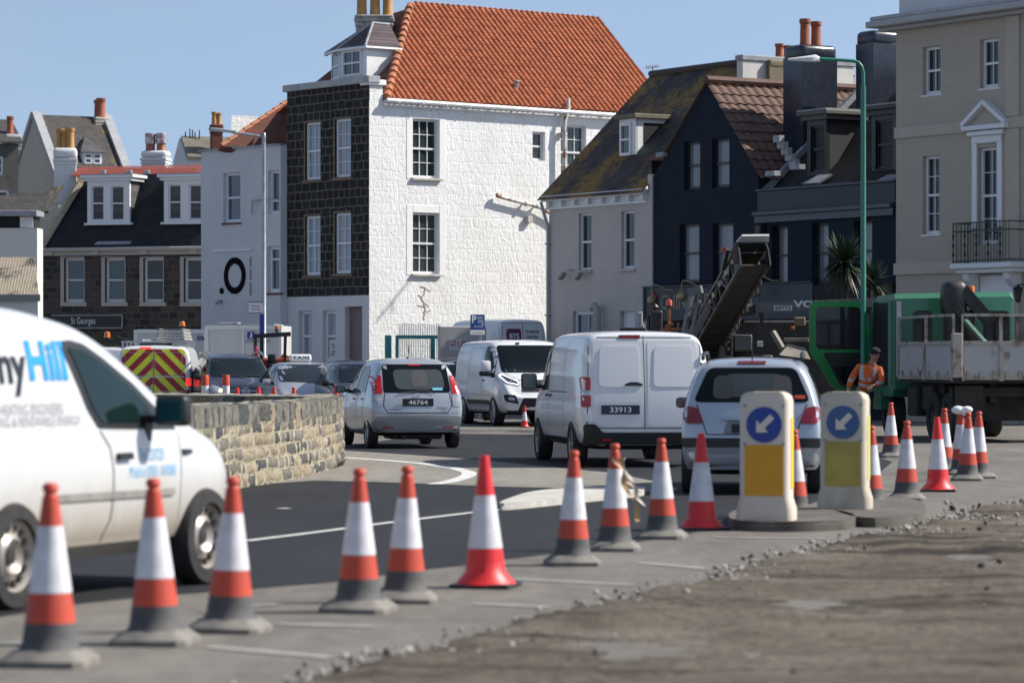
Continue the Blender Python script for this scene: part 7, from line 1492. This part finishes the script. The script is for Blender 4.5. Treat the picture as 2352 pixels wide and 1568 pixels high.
b = MB().mat(pm("logo_blue", (.02, .06, .28), .5)); x0 = 97 * s_; z0 = 1.5 + 52 * s_; b.box(x0, x0 + .2, -.036, -.03, z0, z0 + .2); b.mat(M_plw); b.text("J", (x0 + .06, -.039, z0 + .03), (1, 0, 0), (0, 0, 1), .08, .14, .04); b.build('logo', None, ct)
b = MB().mat(M_lead); b.box(.2, L - .2, .1, 2.0, zt, zt + .05); b.box(.3, .9, .3, .8, zt + .05, zt + .1, bev=.02); b.build('roof', None, ct)
ct2, L2, zt2 = cabin('site_cabin', "plain pale site cabin partly hidden behind the chevron van", 309, 471, 757, 96, 0, [("hire", 144 * .0128, 1.5 + 48 * .0128, 16 * .0128, 14 * .0128, M_nl)])
b = MB().mat(M_blackm); b.box(.15, 1.1, -.02, 0, 1.7, 2.05); b.build('window', M_glassb, ct2)
# ------------------------------------------------------------------ small roller with rollover frame
d = 81; p = P(612, HY, d); t = thing('road_roller', "small orange road roller with black rollover frame, seat and beacon", 'road roller', (p.x, p.y, 0))
s_ = d / FP
def lp(px, py): return ((px - 612) * s_, 1.5 + (830 - py) * s_)
b = MB().mat(M_black)
for px in (586, 601): x, z = lp(px, 768); b.bar((x, 0, .6), (x, 0, z), .06)
x0, z = lp(584, 772); x1, z1 = lp(668, 767); b.bar((x0, 0, z), (x1, 0, z1), .09, .11); x, _ = lp(651, 780); b.bar((x, .1, .6), (x + .05, .1, z1 - .05), .06); b.bar((lp(646, 0)[0], .8, .6), (lp(649, 0)[0], .8, z1 - .05), .05); b.bar((x0, 0, z), (x0 + .1, .9, z), .06); b.build('rollover_frame', None, t)
x, z = lp(589, 820); MB().mat(pm("extinguisher_red", (.42, .01, .02), .35)).lathe([(.045, 0), (.05, .02), (.05, .2), (.03, .24), (.02, .28)], 12, Matrix.Translation((x, -.1, z))).build('fire_extinguisher', None, t, smooth=40)
x, z = lp(624, 838); b = MB().mat(M_black); b.box(x - .1, x + .1, 0, .1, z, z + .27, bev=.04, seg=2); b.box(x - .1, x + .1, -.3, .05, z - .06, z + .03, bev=.03); b.build('seat', None, t, smooth=40)
b = MB().mat(pm("machine_orange", (.42, .08, .02), .5, c2=(.3, .06, .02), ns=5)); x, z = lp(640, 826); b.box(x - .5, x + .55, .1, .8, .5, z + .05, bev=.05); b.prism([(x - .02, .2, z), (x + .3, .2, z), (x + .1, .2, z + .16)], (0, .4, 0)); b.bar((x + .1, .3, z + .12), (x + .3, .2, z + .02), .06); b.build('body', None, t)
b = MB().mat(M_blackm); b.lathe([(.45, -.5), (.45, .5)], 28, Matrix.Translation((-.3, .3, .45)) @ Matrix.Rotation(R(90), 4, 'X')); b.lathe([(.45, -.5), (.45, .5)], 28, Matrix.Translation((.85, .3, .45)) @ Matrix.Rotation(R(90), 4, 'X')); b.build('drum', None, t, smooth=40)
x, z = lp(636, 765); b = MB().mat(M_black); b.bar((x, 0, z), (x, 0, z + .06), .03); b.build('beacon_stem', None, t); beacon(t, (x, 0, z + .05), .055, .14)
# =================================================================== green tipper lorry
th = R(90 + 8); TRK = thing('tipper_lorry', "green cabbed tipper lorry with rusty white mesh sided bed and its door open", 'lorry', put(2194, 60), th)
M_grn = pm("faded_green_paint", (.02, .135, .075), .42, c2=(.03, .17, .10), ns=1.6, coat=.3); M_grd = pm("door_green_paint", (.008, .19, .035), .35, c2=(.012, .22, .05), ns=3)
M_rw = pm("rusty_white_steel", (.42, .41, .40), .7, c2=(.13, .07, .035), ns=2.6, lo=.58, hi=.74, detail=8); M_rf = pm("rusty_frame", (.38, .34, .29), .75, c2=(.16, .07, .03), ns=5, lo=.48, hi=.68); M_chs = pm("dirty_chassis", (.02, .017, .014), .85, c2=(.045, .037, .03), ns=4)
Wd = 2.35
b = MB().mat(M_grn)                                     # cab as a rounded shell
prof = [(4.1, .95), (4.1, 2.78), (4.2, 2.88), (5.55, 2.86), (5.75, 2.78), (6.05, 1.9), (6.1, .95)]
va = [[b.bm.verts.new((x - (.0 if abs(y + Wd / 2) < Wd / 2 - .06 else -.03 if x < 5 else .03), y, z - (.05 if z > 2.7 and not abs(y + Wd / 2) < Wd / 2 - .06 else 0))) for x, z in prof] for y in (.05, -.02, -Wd + .07, -Wd)]
for u, v in zip(va, va[1:]):
    for k in range(len(prof)): b.bm.faces.new((u[k], u[(k + 1) % len(prof)], v[(k + 1) % len(prof)], v[k]))
b.bm.faces.new(va[0]); b.bm.faces.new(va[-1][::-1]); b.build('cab', None, TRK, smooth=38)
M_lglass = glass("lorry_glass", (.008, .01, .01), .05, .35)
for y0, y1 in ((-.32, -.68), (-Wd + .1, -Wd + .62)):
    b = MB().mat(M_black); b.prism([(4.085, y, z) for y, z in round_poly([(y0, 1.75), (y1, 1.75), (y1, 2.5), (y0, 2.5)], .1)], (.03, 0, 0)); o = b.build('rear_window', None, TRK); MB().mat(M_lglass).prism([(4.075, y, z) for y, z in round_poly([(y0 + (.04 if y0 < y1 else -.04), 1.79), (y1 - (.04 if y0 < y1 else -.04), 1.79), (y1 - (.04 if y0 < y1 else -.04), 2.46), (y0 + (.04 if y0 < y1 else -.04), 2.46)], .08)], (.006, 0, 0)).build('glass', None, o)
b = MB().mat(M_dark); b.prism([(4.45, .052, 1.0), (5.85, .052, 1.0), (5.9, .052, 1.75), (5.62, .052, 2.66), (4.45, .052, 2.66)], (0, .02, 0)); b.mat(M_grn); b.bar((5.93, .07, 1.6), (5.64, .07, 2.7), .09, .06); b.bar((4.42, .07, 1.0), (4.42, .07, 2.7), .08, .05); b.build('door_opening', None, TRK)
b = MB().mat(M_grn); b.box(4.3, 5.9, -.3, .1, .8, 1.05, bev=.05); b.prism([(5.0, .11, .55), (5.0, .11, 1.0), (5.8, .11, 1.0), (5.95, .11, .8), (5.9, .11, .55)], (0, -.4, 0)); b.build('wing', None, TRK)
# open door, square to the cab
dpt = [(0.12, .92), (.74, .92), (1.04, 1.5), (1.17, 1.66), (1.17, 2.72), (.22, 2.72), (.12, 2.3), (.04, 1.2)]
dpt = [(.12 + (y - .12) * 1.16, z) for y, z in dpt]; dpt = round_poly(dpt, .12); b = MB().mat(M_grd); X = 5.95
win = round_poly([(.20, 1.74), (1.21, 1.74), (1.21, 2.60), (.30, 2.60)], .08)
# frame = outline minus window, built as two halves
def strip(b, outer, inner, x, t):
    n = 40
    def res_(p):
        P_ = [Vector(q) for q in p]; L = [0]
        for k in range(len(P_)): L.append(L[-1] + (P_[(k + 1) % len(P_)] - P_[k]).length)
        c = sum(P_, Vector((0, 0))) / len(P_)
        out = []
        for j in range(n):
            a = 6.283 * j / n; d = Vector((math.cos(a), math.sin(a))); best = None
            for k in range(len(P_)):
                p0, p1 = P_[k] - c0, P_[(k + 1) % len(P_)] - c0; e = p1 - p0; den = d.x * e.y - d.y * e.x
                if abs(den) < 1e-9: continue
                s0 = (p0.x * e.y - p0.y * e.x) / den; s1 = (p0.x * d.y - p0.y * d.x) / den
                if s0 > 0 and -1e-6 <= s1 <= 1 + 1e-6 and (best is None or s0 > best): best = s0
            out.append(c0 + d * (best or .1))
        return out
    c0 = Vector((sum(p[0] for p in inner) / len(inner), sum(p[1] for p in inner) / len(inner)))
    O, I = res_(outer), res_(inner)
    for k in range(n):
        q = (k + 1) % n; b.prism([(x, O[k].x, O[k].y), (x, O[q].x, O[q].y), (x, I[q].x, I[q].y), (x, I[k].x, I[k].y)], (t, 0, 0))
strip(b, dpt, win, X, .07); dr = b.build('cab_door', None, TRK)
MB().mat(glass("door_glass", (.03, .03, .03), .05, .4)).prism([(X + .03, y, z) for y, z in win], (.01, 0, 0)).build('door_glass', None, dr)
b = MB().mat(M_black); b.prism([(X - .012, y, z) for y, z in round_poly([(.16, 1.0), (.70, 1.0), (1.0, 1.56), (1.08, 1.68), (.2, 1.68)], .06)], (.012, 0, 0)); b.mat(M_lglass); b.prism([(X - .02, y, z) for y, z in round_poly([(.26, 1.05), (.64, 1.05), (.86, 1.40), (.3, 1.42)], .06)], (.006, 0, 0)); b.build('door_lining', None, dr)
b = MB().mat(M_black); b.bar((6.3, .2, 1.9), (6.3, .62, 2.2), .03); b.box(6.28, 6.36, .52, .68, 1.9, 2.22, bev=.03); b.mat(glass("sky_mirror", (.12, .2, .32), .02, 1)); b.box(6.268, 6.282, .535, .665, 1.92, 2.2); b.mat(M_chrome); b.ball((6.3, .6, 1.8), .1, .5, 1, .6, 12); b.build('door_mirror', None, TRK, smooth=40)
# bed
zb0, zb1, zm1 = 1.22, 1.82, 2.38
b = MB().mat(M_chs); b.box(.02, 3.95, -Wd, 0, 1.1, 1.2); b.box(.3, 5.6, -Wd + .75, -Wd + .9, .75, 1.1); b.box(.3, 5.6, -.9, -.75, .75, 1.1); b.box(.25, .4, -Wd, 0, .85, 1.02); b.box(1.9, 2.6, -.5, -.08, .55, 1.05, bev=.04); b.box(1.6, 2.4, -Wd + .1, -Wd + .6, .5, 1.0, bev=.03); b.box(.1, .2, -.6, -.1, .55, .9); b.box(.5, 1.5, -Wd + .5, -.5, .4, 1.1); b.box(1.55, 3.9, -Wd + .2, -.2, .45, 1.1, bev=.03); b.box(2.7, 3.4, -.2, .0, .45, 1.0, bev=.03); b.box(.06, .1, -.55, -.02, .3, 1.05); b.box(.06, .1, -Wd + .02, -Wd + .55, .3, 1.05); b.build('chassis', None, TRK)  # frame rails plus dark boxes added to fill the shade below the bed
def drop_side(pts, n, name):
    """weathered dropside from a to b: panel, frame, ribs, mesh frame above"""
    a, q = Vector(pts[0]), Vector(pts[1]); d = (q - a); L = d.length; d.normalize(); out = Vector((d.y, -d.x, 0))
    b = MB().mat(M_rw); M = Matrix((d, out, Vector((0, 0, 1)))).transposed().to_4x4(); M.translation = a
    b.box(0, L, -.02, .02, zb0, zb1, M=M); b.mat(M_rf); b.box(0, L, -.045, .045, zb1 - .01, zb1 + .06, M=M); b.box(0, L, -.04, .04, zb0 - .06, zb0 + .02, M=M)
    for k in range(n + 1): x = L * k / n; b.box(max(0, x - .04), min(L, x + .04), -.05, .05, zb0 - .08, zb1 + .02, M=M)
    for k in range(n * 3): x = L * (k + .5) / (n * 3); b.box(x - .04, x + .04, -.055, .055, zb0 - .05, zb0 + .1, M=M)
    o = b.build(name, None, TRK)
    b = MB().mat(M_rf); b.box(0, L, -.025, .025, zm1 - .05, zm1, M=M)
    for k in range(n + 1): x = L * k / n; b.box(max(0, x - .03), min(L, x + .03), -.024, .024, zb1 + .06, zm1 - .05, M=M)
    b.mat(M_chs)
    for k in range(1, 11): z = zb1 + .06 + (zm1 - zb1 - .1) * k / 11; b.box(0, L, -.006, .006, z - .006, z + .006, M=M)
    b.build('mesh_guard', None, o); return o
drop_side([(3.95, 0, 0), (.1, 0, 0)], 2, 'drop_side'); drop_side([(0, -.12, 0), (0, -Wd, 0)], 3, 'tailgate'); drop_side([(.1, -Wd, 0), (3.95, -Wd, 0)], 3, 'drop_side')
b = MB().mat(M_rf); b.box(-.06, .08, -.12, .06, 1.2, 2.02, bev=.01); b.build('corner_post', None, TRK); MB().mat(M_rw).box(3.93, 4.0, -.02, .06, 1.2, 2.68).build('front_post', None, TRK)
b = MB().mat(M_blackm)                                  # folded loader crane behind the cab
b.box(3.5, 3.95, -1.4, -.85, 1.2, 2.5, bev=.08, seg=2); b.box(3.45, 4.0, -1.25, -.78, 2.35, 3.08, bev=.16, seg=3); b.bar((3.6, -1.15, 2.9), (3.5, -1.7, 2.25), .26, .24); b.bar((3.5, -1.0, 2.6), (3.3, -1.5, 1.7), .14, .14); b.mat(pm("crane_lettering", (.45, .45, .45), .5)); b.prism([(3.46, -1.3, 2.66), (3.46, -1.42, 2.52), (3.46, -1.5, 2.58), (3.46, -1.37, 2.74)], (.01, 0, 0)); b.build('loader_crane', None, TRK, smooth=40)
b = MB().mat(pm("green_lattice", (.05, .15, .10), .5)); b.bar((3.2, -1.1, 2.3), (2.6, -1.75, 1.4), .16, .05); b.bar((3.4, -.2, 1.75), (3.2, -.9, 1.45), .06); b.build('crane_stay', None, TRK)
beacon(TRK, (4.6, -1.62, 2.83), .075, .17)
for x in (.75, 1.75, 5.1):
    for y in (-.18, -Wd + .18):
        M = Matrix.Translation((x, y, .46)) @ Matrix.Rotation(R(-90 if y > -1 else 90), 4, 'X'); w = MB().mat(M_tyre).lathe([(.27, -.14), (.43, -.14), (.46, -.1), (.46, .1), (.43, .14), (.27, .12)], 28, M, cap=False).build('wheel', None, TRK, smooth=35)
        MB().mat(pm("muddy_rim", (.07, .06, .045), .8)).lathe([(.28, .1), (.2, .04), (.1, .06), (.01, .06)], 20, M, cap=False).build('rim', None, w, smooth=40)
b = MB().mat(pm("plate_yellow", (.42, .34, .02), .5)); b.box(.2, .215, -.62, -.12, .66, .78); b.mat(M_black); b.text("E 5", (.198, -.2, .685), (0, -1, 0), (0, 0, 1), .3, .07, .02); b.build('number_plate', None, TRK)
for y in (-.35,): b = MB().mat(M_rf); b.box(2.9, 3.0, y - .03, y + .03, .55, 1.15)
b.build('step_bracket', None, TRK)
# =================================================================== road planer
PL = thing('road_planer', "black road planing machine with a raised lattice conveyor and grey canopy beam", 'road planer', put(1760, 69.5))
o0 = PL.location.copy()
def L_(px, py, d): return P(px, py, d) - o0
M_ply = pm("planer_dark_paint", (.022, .021, .021), .5, c2=(.045, .04, .035), ns=5); M_plg = pm("planer_grey_paint", (.12, .112, .11), .5, c2=(.085, .08, .076), ns=4); M_bel = pm("oily_black_rubber", (.008, .008, .008), .5, c2=(.02, .017, .014), ns=7)
M_brt = pm("oily_bare_steel", (.11, .095, .08), .4, .5, c2=(.035, .03, .025), ns=7)
A0, A1 = L_(1604, 835, 70), L_(1732, 610, 66.2); ax = (A1 - A0); LN = ax.length; ax.normalize()
wv_ = Vector((.958, .287, 0)); wv_ = (wv_ - ax * wv_.dot(ax)).normalized(); up_ = wv_.cross(ax).normalized()
if up_.z < 0: up_ = -up_
def cp(t, w, u): return A0 + ax * t + wv_ * w + up_ * u
cv_ = MB().mat(M_bel); hw, dp = .285, .46
def plate(b, pts, th): b.prism([cp(*p) for p in pts], up_ * th)
plate(cv_, [(-.5, -hw, 0), (LN, -hw, 0), (LN, hw, 0), (-.5, hw, 0)], .03)
plate(cv_, [(-.5, -hw * .9, .28), (LN, -hw * .9, .28), (LN, hw * .9, .28), (-.5, hw * .9, .28)], .04)
for k in range(9): t = LN * k / 9; cv_.bar(cp(t, -hw, .005), cp(t, hw, .005), .05, .02)
cb_ = cv_.build('conveyor_belt', None, PL)
b = MB().mat(M_brt)
for w in (-hw, hw):
    for u, r in ((0, .06), (dp, .055)): b.bar(cp(-.5, w, u), cp(LN, w, u), r)
    n = 9
    for k in range(n): t0, t1 = LN * k / n, LN * (k + 1) / n; b.bar(cp(t0, w, 0), cp(t0, w, dp), .045); b.bar(cp(t0, w, 0 if k % 2 else dp), cp(t1, w, dp if k % 2 else 0), .035)
b.mat(M_ply)
plate(b, [(-.5, -hw - .02, .1), (LN * .5, -hw - .02, .1), (LN * .5, -hw, .1), (-.5, -hw, .1)], .3)
b.build('conveyor_frame', None, PL)
for k in range(15): b = MB().mat(M_brt); t = .2 + (LN - .4) * k / 15; b.lathe([(.045, -.05), (.045, .05)], 8, Matrix.Translation(cp(t, hw + .05, -.05 + .05 * (k % 3))) ); b.bar(cp(t, hw, .0), cp(t + .12, hw + .07, .1), .03); b.build('roller', None, PL, smooth=40)
b = MB().mat(M_ply)                                      # hood at the head of the conveyor
T = LN
for w in (-hw - .04, hw + .04): b.prism([cp(T - .3, w, -.05), cp(T + .12, w, -.06), cp(T + .16, w, .28), cp(T + .08, w, .5), cp(T - .3, w, .5)], wv_ * (.03 if w < 0 else -.03))
b.prism([cp(T - .3, -hw, .47), cp(T + .08, -hw, .47), cp(T + .08, hw, .47), cp(T - .3, hw, .47)], up_ * .03); b.mat(pm("worn_white_lip", (.55, .54, .52), .4)); b.prism([cp(T + .06, -hw - .02, .50), cp(T + .26, -hw + .05, .54), cp(T + .26, hw + .06, .54), cp(T + .06, hw + .10, .50)], up_ * .04)
b.mat(M_brt); b.bar(cp(T - .1, -hw - .06, .1), cp(T + .1, -hw - .06, .5), .06); b.bar(cp(T - .8, -hw - .1, .35), cp(T - .3, -hw - .1, .55), .08); b.mat(M_or); b.box(-.06, .06, -.05, .05, -.05, .05, M=Matrix.Translation(cp(T - .45, -hw - .12, .62))); b.build('conveyor_hood', None, PL)
def wb(b, x0, x1, y0, y1, d, dep, bev=.02): a, q = L_(x0, y1, d), L_(x1, y0, d); b.box(a.x, q.x, a.y, a.y + dep, a.z, q.z, bev=bev)
b = MB().mat(M_ply); wb(b, 1690, 1990, 735, 905, 70.2, 3.0, .05); wb(b, 1560, 1690, 800, 905, 70.4, 2, .05); wb(b, 1700, 1860, 880, 935, 69.6, 3.2, .1); b.build('body', None, PL)
for q_ in ((1653, 1684, 768, 822, 69.3, .6, .03), (1685, 1728, 768, 806, 69.35, .8, .03), (1728, 1775, 815, 850, 69.5, .8, .03)): b = MB().mat(M_plg); wb(b, *q_); b.build('side_panel', None, PL)
for q_ in ((1620, 1720), (1800, 1930)): b = MB().mat(M_blackm); wb(b, *q_, 905, 950, 69.4, .5, .12); b.build('track', None, PL)
b = MB().mat(M_plg); b.bar(L_(1733, 706, 69.2), L_(2006, 694, 69.2), .45, .19); b.mat(pm("canopy_fabric", (.065, .062, .066), .8, c2=(.04, .038, .04), ns=3)); wb(b, 1676, 1738, 697, 724, 69.1, 1.6, .06); b.mat(M_ply)
for x in (1745, 1880, 1990): wb(b, x, x + 8, 719, 760, 69.3, .08, 0)
cn = b.build('canopy', None, PL)
b = MB().mat(pm("plate_white", (.50, .50, .50), .5)); q0, q1 = L_(1778, 713, 68.9), L_(1820, 701, 68.9); b.box(q0.x, q1.x, q0.y + .07, q0.y + .09, q0.z, q1.z); b.mat(M_black); b.text("60772", (q0.x + .03, q0.y + .066, q0.z + .02), (1, 0, 0), (0, 0, 1), q1.x - q0.x - .06, .075, .02); b.build('fleet_number', None, cn)
q0 = L_(1822, 706, 68.9); q1 = L_(1934, 690, 68.9); b = MB().mat(pm("lettering_off_white", (.6, .6, .6), .5)); b.text("VOLVO", (q0.x, q0.y + .03, q0.z), (1, 0, 0), (0, 0, 1), q1.x - q0.x, q1.z - q0.z, .035); b.build('canopy_lettering', None, cn)
c = L_(1683, 744, 69.0); b = MB().mat(M_ply).lathe([(.15, -.12), (.15, .1), (.13, .12), (.01, .12)], 20, Matrix.Translation(c) @ Matrix.Rotation(R(90), 4, 'X')); b.mat(M_chrome).lathe([(.155, -.1), (.165, .0), (.155, .1)], 20, Matrix.Translation(c + Vector((-.03, 0, 0))) @ Matrix.Rotation(R(75), 4, 'X'), cap=False); b.mat(M_brt)
for k in range(3): b.bar(c + Vector((-.12, -.13, -.06 + .06 * k)), c + Vector((.12, -.13, -.06 + .06 * k)), .015); b.bar(c + Vector((-.07 + .07 * k, -.13, -.12)), c + Vector((-.07 + .07 * k, -.13, .12)), .012)
b.build('work_lamp', None, PL, smooth=40)
b = MB().mat(M_dark); wb(b, 1668, 1679, 778, 816, 69.2, .08, 0); b.mat(pm("lamp_orange_glow", (.5, .16, .05), .4)); wb(b, 1671, 1676, 798, 804, 69.15, .04, 0); wb(b, 1671, 1676, 782, 787, 69.15, .04, 0); b.build('lamp_cluster', None, PL)
b = MB().mat(pm("reflector_white", (.5, .52, .54), .3)); wb(b, 1739, 1753, 783, 796, 69.6, .06, .01); b.build('reflector_plate', None, PL)
b = MB().mat(pm("pale_dusty_panel", (.24, .215, .175), .7, c2=(.15, .13, .105), ns=3)); b.prism([L_(1790, 815, 68.6), L_(1812, 790, 68.9), L_(1850, 800, 68.9), L_(1862, 825, 68.6)], (0, .4, .02)); b.build('bonnet_flap', None, PL); b = MB().mat(MATS['pale_dusty_panel']); wb(b, 1800, 1858, 776, 785, 69.8, .1, .01); b.build('deck_panel', None, PL); b = MB().mat(MATS['pale_dusty_panel']); b.bar(L_(1775, 762, 69.6), L_(1797, 800, 69.4), .1); b.build('deck_brace', None, PL); b = MB().mat(MATS['pale_dusty_panel']); wb(b, 1900, 1985, 750, 800, 70.0, .1, .02); b.build('deck_panel', None, PL); b = MB().mat(pm("brownish_panel", (.2, .15, .11), .7)); wb(b, 1825, 1850, 728, 748, 70.0, .1, .02); b.build('deck_panel', None, PL); b = MB().mat(M_amber); wb(b, 1817, 1825, 749, 756, 69.9, .06, .01); b.build('side_lamp', None, PL)
b = MB().mat(pm("hydraulic_grey", (.17, .18, .19), .4, c2=(.11, .115, .12), ns=5)); b.bar(L_(1570, 770, 68.6), L_(1590, 672, 68.4), .09); b.bar(L_(1588, 765, 68.4), L_(1606, 690, 68.3), .07); b.bar(L_(1582, 672, 68.3), L_(1612, 664, 68.2), .16); b.bar(L_(1580, 712, 68.4), L_(1600, 700, 68.3), .05); b.build('conveyor_ram', None, PL)
b = MB().mat(M_blackm); wb(b, 1494, 1522, 713, 800, 69.3, .3, .03); wb(b, 1497, 1514, 697, 713, 69.3, .25, .07); wb(b, 1485, 1496, 722, 760, 69.5, .2, .05); wb(b, 1424, 1484, 752, 762, 70, .5, .02); wb(b, 1480, 1600, 775, 905, 70.2, 2.2, .05); b.build('control_tower', None, PL)
M_cop = pm("coppery_metal", (.34, .12, .05), .35, .7, c2=(.16, .07, .04), ns=12); b = MB().mat(M_cop); b.bar(L_(1537, 762, 69), L_(1537, 706, 69), .05); b.bar(L_(1517, 757, 69), L_(1580, 754, 69), .05); b.bar(L_(1528, 752, 69), L_(1546, 742, 69), .07); b.bar(L_(1556, 760, 69), L_(1558, 740, 69), .04); b.build('beacon_stand', None, PL); q = L_(1537, 707, 69); beacon(PL, q, .065, .17, pm("orange_red_lens", (.7, .09, .015), .3, coat=.5))
b = MB().mat(pm("pale_grey_box", (.36, .35, .34), .6)); q0 = L_(1462, 790, 73); wb(b, 1464, 1476, 716, 745, 73, .15, .02); wb(b, 1460, 1480, 744, 790, 73, .3, .02); b.build('machine_box', None, PL)
# =================================================================== road worker
def skinned(name, pts, edges, m, parent, levels=2, root=0):
    me = bpy.data.meshes.new(name); me.from_pydata([p[:3] for p in pts], edges, []); o = bpy.data.objects.new(name, me); COL.objects.link(o)
    sk = o.modifiers.new('skin', 'SKIN'); sk.use_smooth_shade = True; o.modifiers.new('sub', 'SUBSURF').levels = levels
    for k, p in enumerate(pts): me.skin_vertices[0].data[k].radius = (p[3], p[4] if len(p) > 4 else p[3])
    me.skin_vertices[0].data[root].use_root = True
    me2 = evaluated(o); o.modifiers.clear(); o.data = me2; me2.materials.clear(); me2.materials.append(m); o.parent = parent
    me2.polygons.foreach_set('use_smooth', [True] * len(me2.polygons)); return o
wp_ = put(1974, 62.4); WK = thing('person', "road worker in orange high visibility jacket and dark hat leaning by the green cab", 'person', wp_, R(-12)); WK.rotation_euler = (0, R(5), R(-12))
M_skin = pm("skin", (.42, .22, .15), .55, c2=(.35, .17, .115), ns=9); M_hv = pm("hi_vis_orange", (.72, .13, .015), .6, c2=(.55, .09, .012), ns=6, bs=.5, bd=.03); M_tr = pm("dark_work_trousers", (.02, .022, .03), .85); M_ref = pm("reflective_band", (.42, .42, .41), .4); M_hat = pm("dark_knit_hat", (.012, .012, .014), .9)
hx, hz = .155, 1.635                                   # head centre
body = [(0, 0, .93, .13, .10), (.03, 0, 1.12, .13, .10), (.07, 0, 1.32, .15, .11), (.115, -.01, 1.47, .07, .07), (hx - .01, -.03, 1.545, .055, .06), (hx, -.045, 1.60, .072, .085), (hx, -.04, 1.67, .078, .095), (hx, -.03, 1.73, .05, .06),
        (-.12, 0, 1.40, .06), (-.24, -.04, 1.16, .045), (-.28, -.14, .95, .035), (-.285, -.19, .86, .028), (.27, -.02, 1.38, .06), (.34, -.12, 1.15, .045), (.22, -.3, 1.06, .036), (.15, -.34, 1.05, .028),
        (-.1, 0, .86, .09), (-.12, -.02, .48, .062), (-.13, .04, .09, .042), (-.14, -.1, .05, .04), (.1, 0, .86, .09), (.13, -.02, .48, .062), (.15, .04, .09, .042), (.16, -.1, .05, .04)]
bE = [(0, 1), (1, 2), (2, 3), (3, 4), (4, 5), (5, 6), (6, 7), (2, 8), (8, 9), (9, 10), (10, 11), (2, 12), (12, 13), (13, 14), (14, 15), (0, 16), (16, 17), (17, 18), (18, 19), (0, 20), (20, 21), (21, 22), (22, 23)]
fing = []
for base, s_ in ((11, -1), (15, 1)):
    x, y, z = body[base][:3]
    for j in range(5):
        a = (j - 2) * .018; i0 = len(body); ln = (.05, .075, .085, .078, .06)[j]; body += [(x + a, y - .01, z - .03 if s_ < 0 else z - .01, .011), (x + a * 1.3, y - .02 - (.03 if s_ > 0 else 0), z - .03 - ln * (.6 if s_ < 0 else .3), .009), (x + a * 1.2 + .01 * -s_, y - .035 - (.03 if s_ > 0 else 0), z - .03 - ln, .007)]
        bE += [(base, i0), (i0, i0 + 1), (i0 + 1, i0 + 2)]
bd = skinned('body', body, bE, M_skin, WK)
jk = [(.0, 0, .90, .19, .15), (.03, 0, 1.12, .185, .145), (.07, 0, 1.32, .195, .145), (.10, 0, 1.43, .12, .11), (.118, -.01, 1.49, .085, .085), (-.13, 0, 1.385, .085), (-.245, -.04, 1.16, .072), (-.28, -.14, .96, .058), (.275, -.02, 1.365, .085), (.345, -.12, 1.15, .07), (.23, -.29, 1.065, .056)]
j_ = skinned('jacket', jk, [(0, 1), (1, 2), (2, 3), (3, 4), (2, 5), (5, 6), (6, 7), (2, 8), (8, 9), (9, 10)], M_hv, WK)
me = j_.data; me.materials.append(M_ref)
for p in me.polygons:
    c = p.center
    core = -.2 < c.x < .26
    if (core and (1.02 < c.z < 1.075 or 1.16 < c.z < 1.205)) or (not core and (1.10 < c.z < 1.15)) or (core and c.z > 1.2 and (abs(c.x + .06) < .03 or abs(c.x - .19) < .03)): p.material_index = 1
skinned('trousers', [(0, 0, .93, .16, .12), (-.1, 0, .86, .115), (-.12, -.02, .48, .085), (-.13, .04, .1, .07), (.1, 0, .86, .115), (.13, -.02, .48, .085), (.15, .04, .1, .07)], [(0, 1), (1, 2), (2, 3), (0, 4), (4, 5), (5, 6)], M_tr, WK)
for sx in (-.135, .155): b = MB().mat(M_blackm); b.box(sx - .05, sx + .05, -.19, .09, 0, .1, bev=.035, seg=2); b.build('boot', None, WK, smooth=50)
b = MB().mat(M_hat); b.ball((hx, -.025, hz + .085), .102, 1, 1.08, .72, 16); b.lathe([(.106, 0), (.112, .02), (.106, .04)], 20, Matrix.Translation((hx, -.025, hz + .06)), cap=False); b.build('hat', None, WK, smooth=60)
b = MB().mat(M_black)
for sx in (-.034, .034): b.box(hx + sx - .028, hx + sx + .028, -.142, -.132, hz + .005, hz + .038, bev=.006)
b.box(hx - .075, hx + .075, -.138, -.134, hz + .03, hz + .038); b.build('glasses', None, WK)
b = MB().mat(M_skin); b.prism([(hx - .014, -.128, hz - .03), (hx + .014, -.128, hz - .03), (hx, -.128, hz + .02)], (0, -.025, -.004)); b.mat(pm("lips", (.22, .07, .06), .5)); b.box(hx - .025, hx + .025, -.132, -.122, hz - .062, hz - .052, bev=.003); b.mat(M_skin)
for sx in (-1, 1): b.ball((hx + sx * .082, -.04, hz), .028, .4, .8, 1.1, 8)
b.build('face', None, WK, smooth=40)
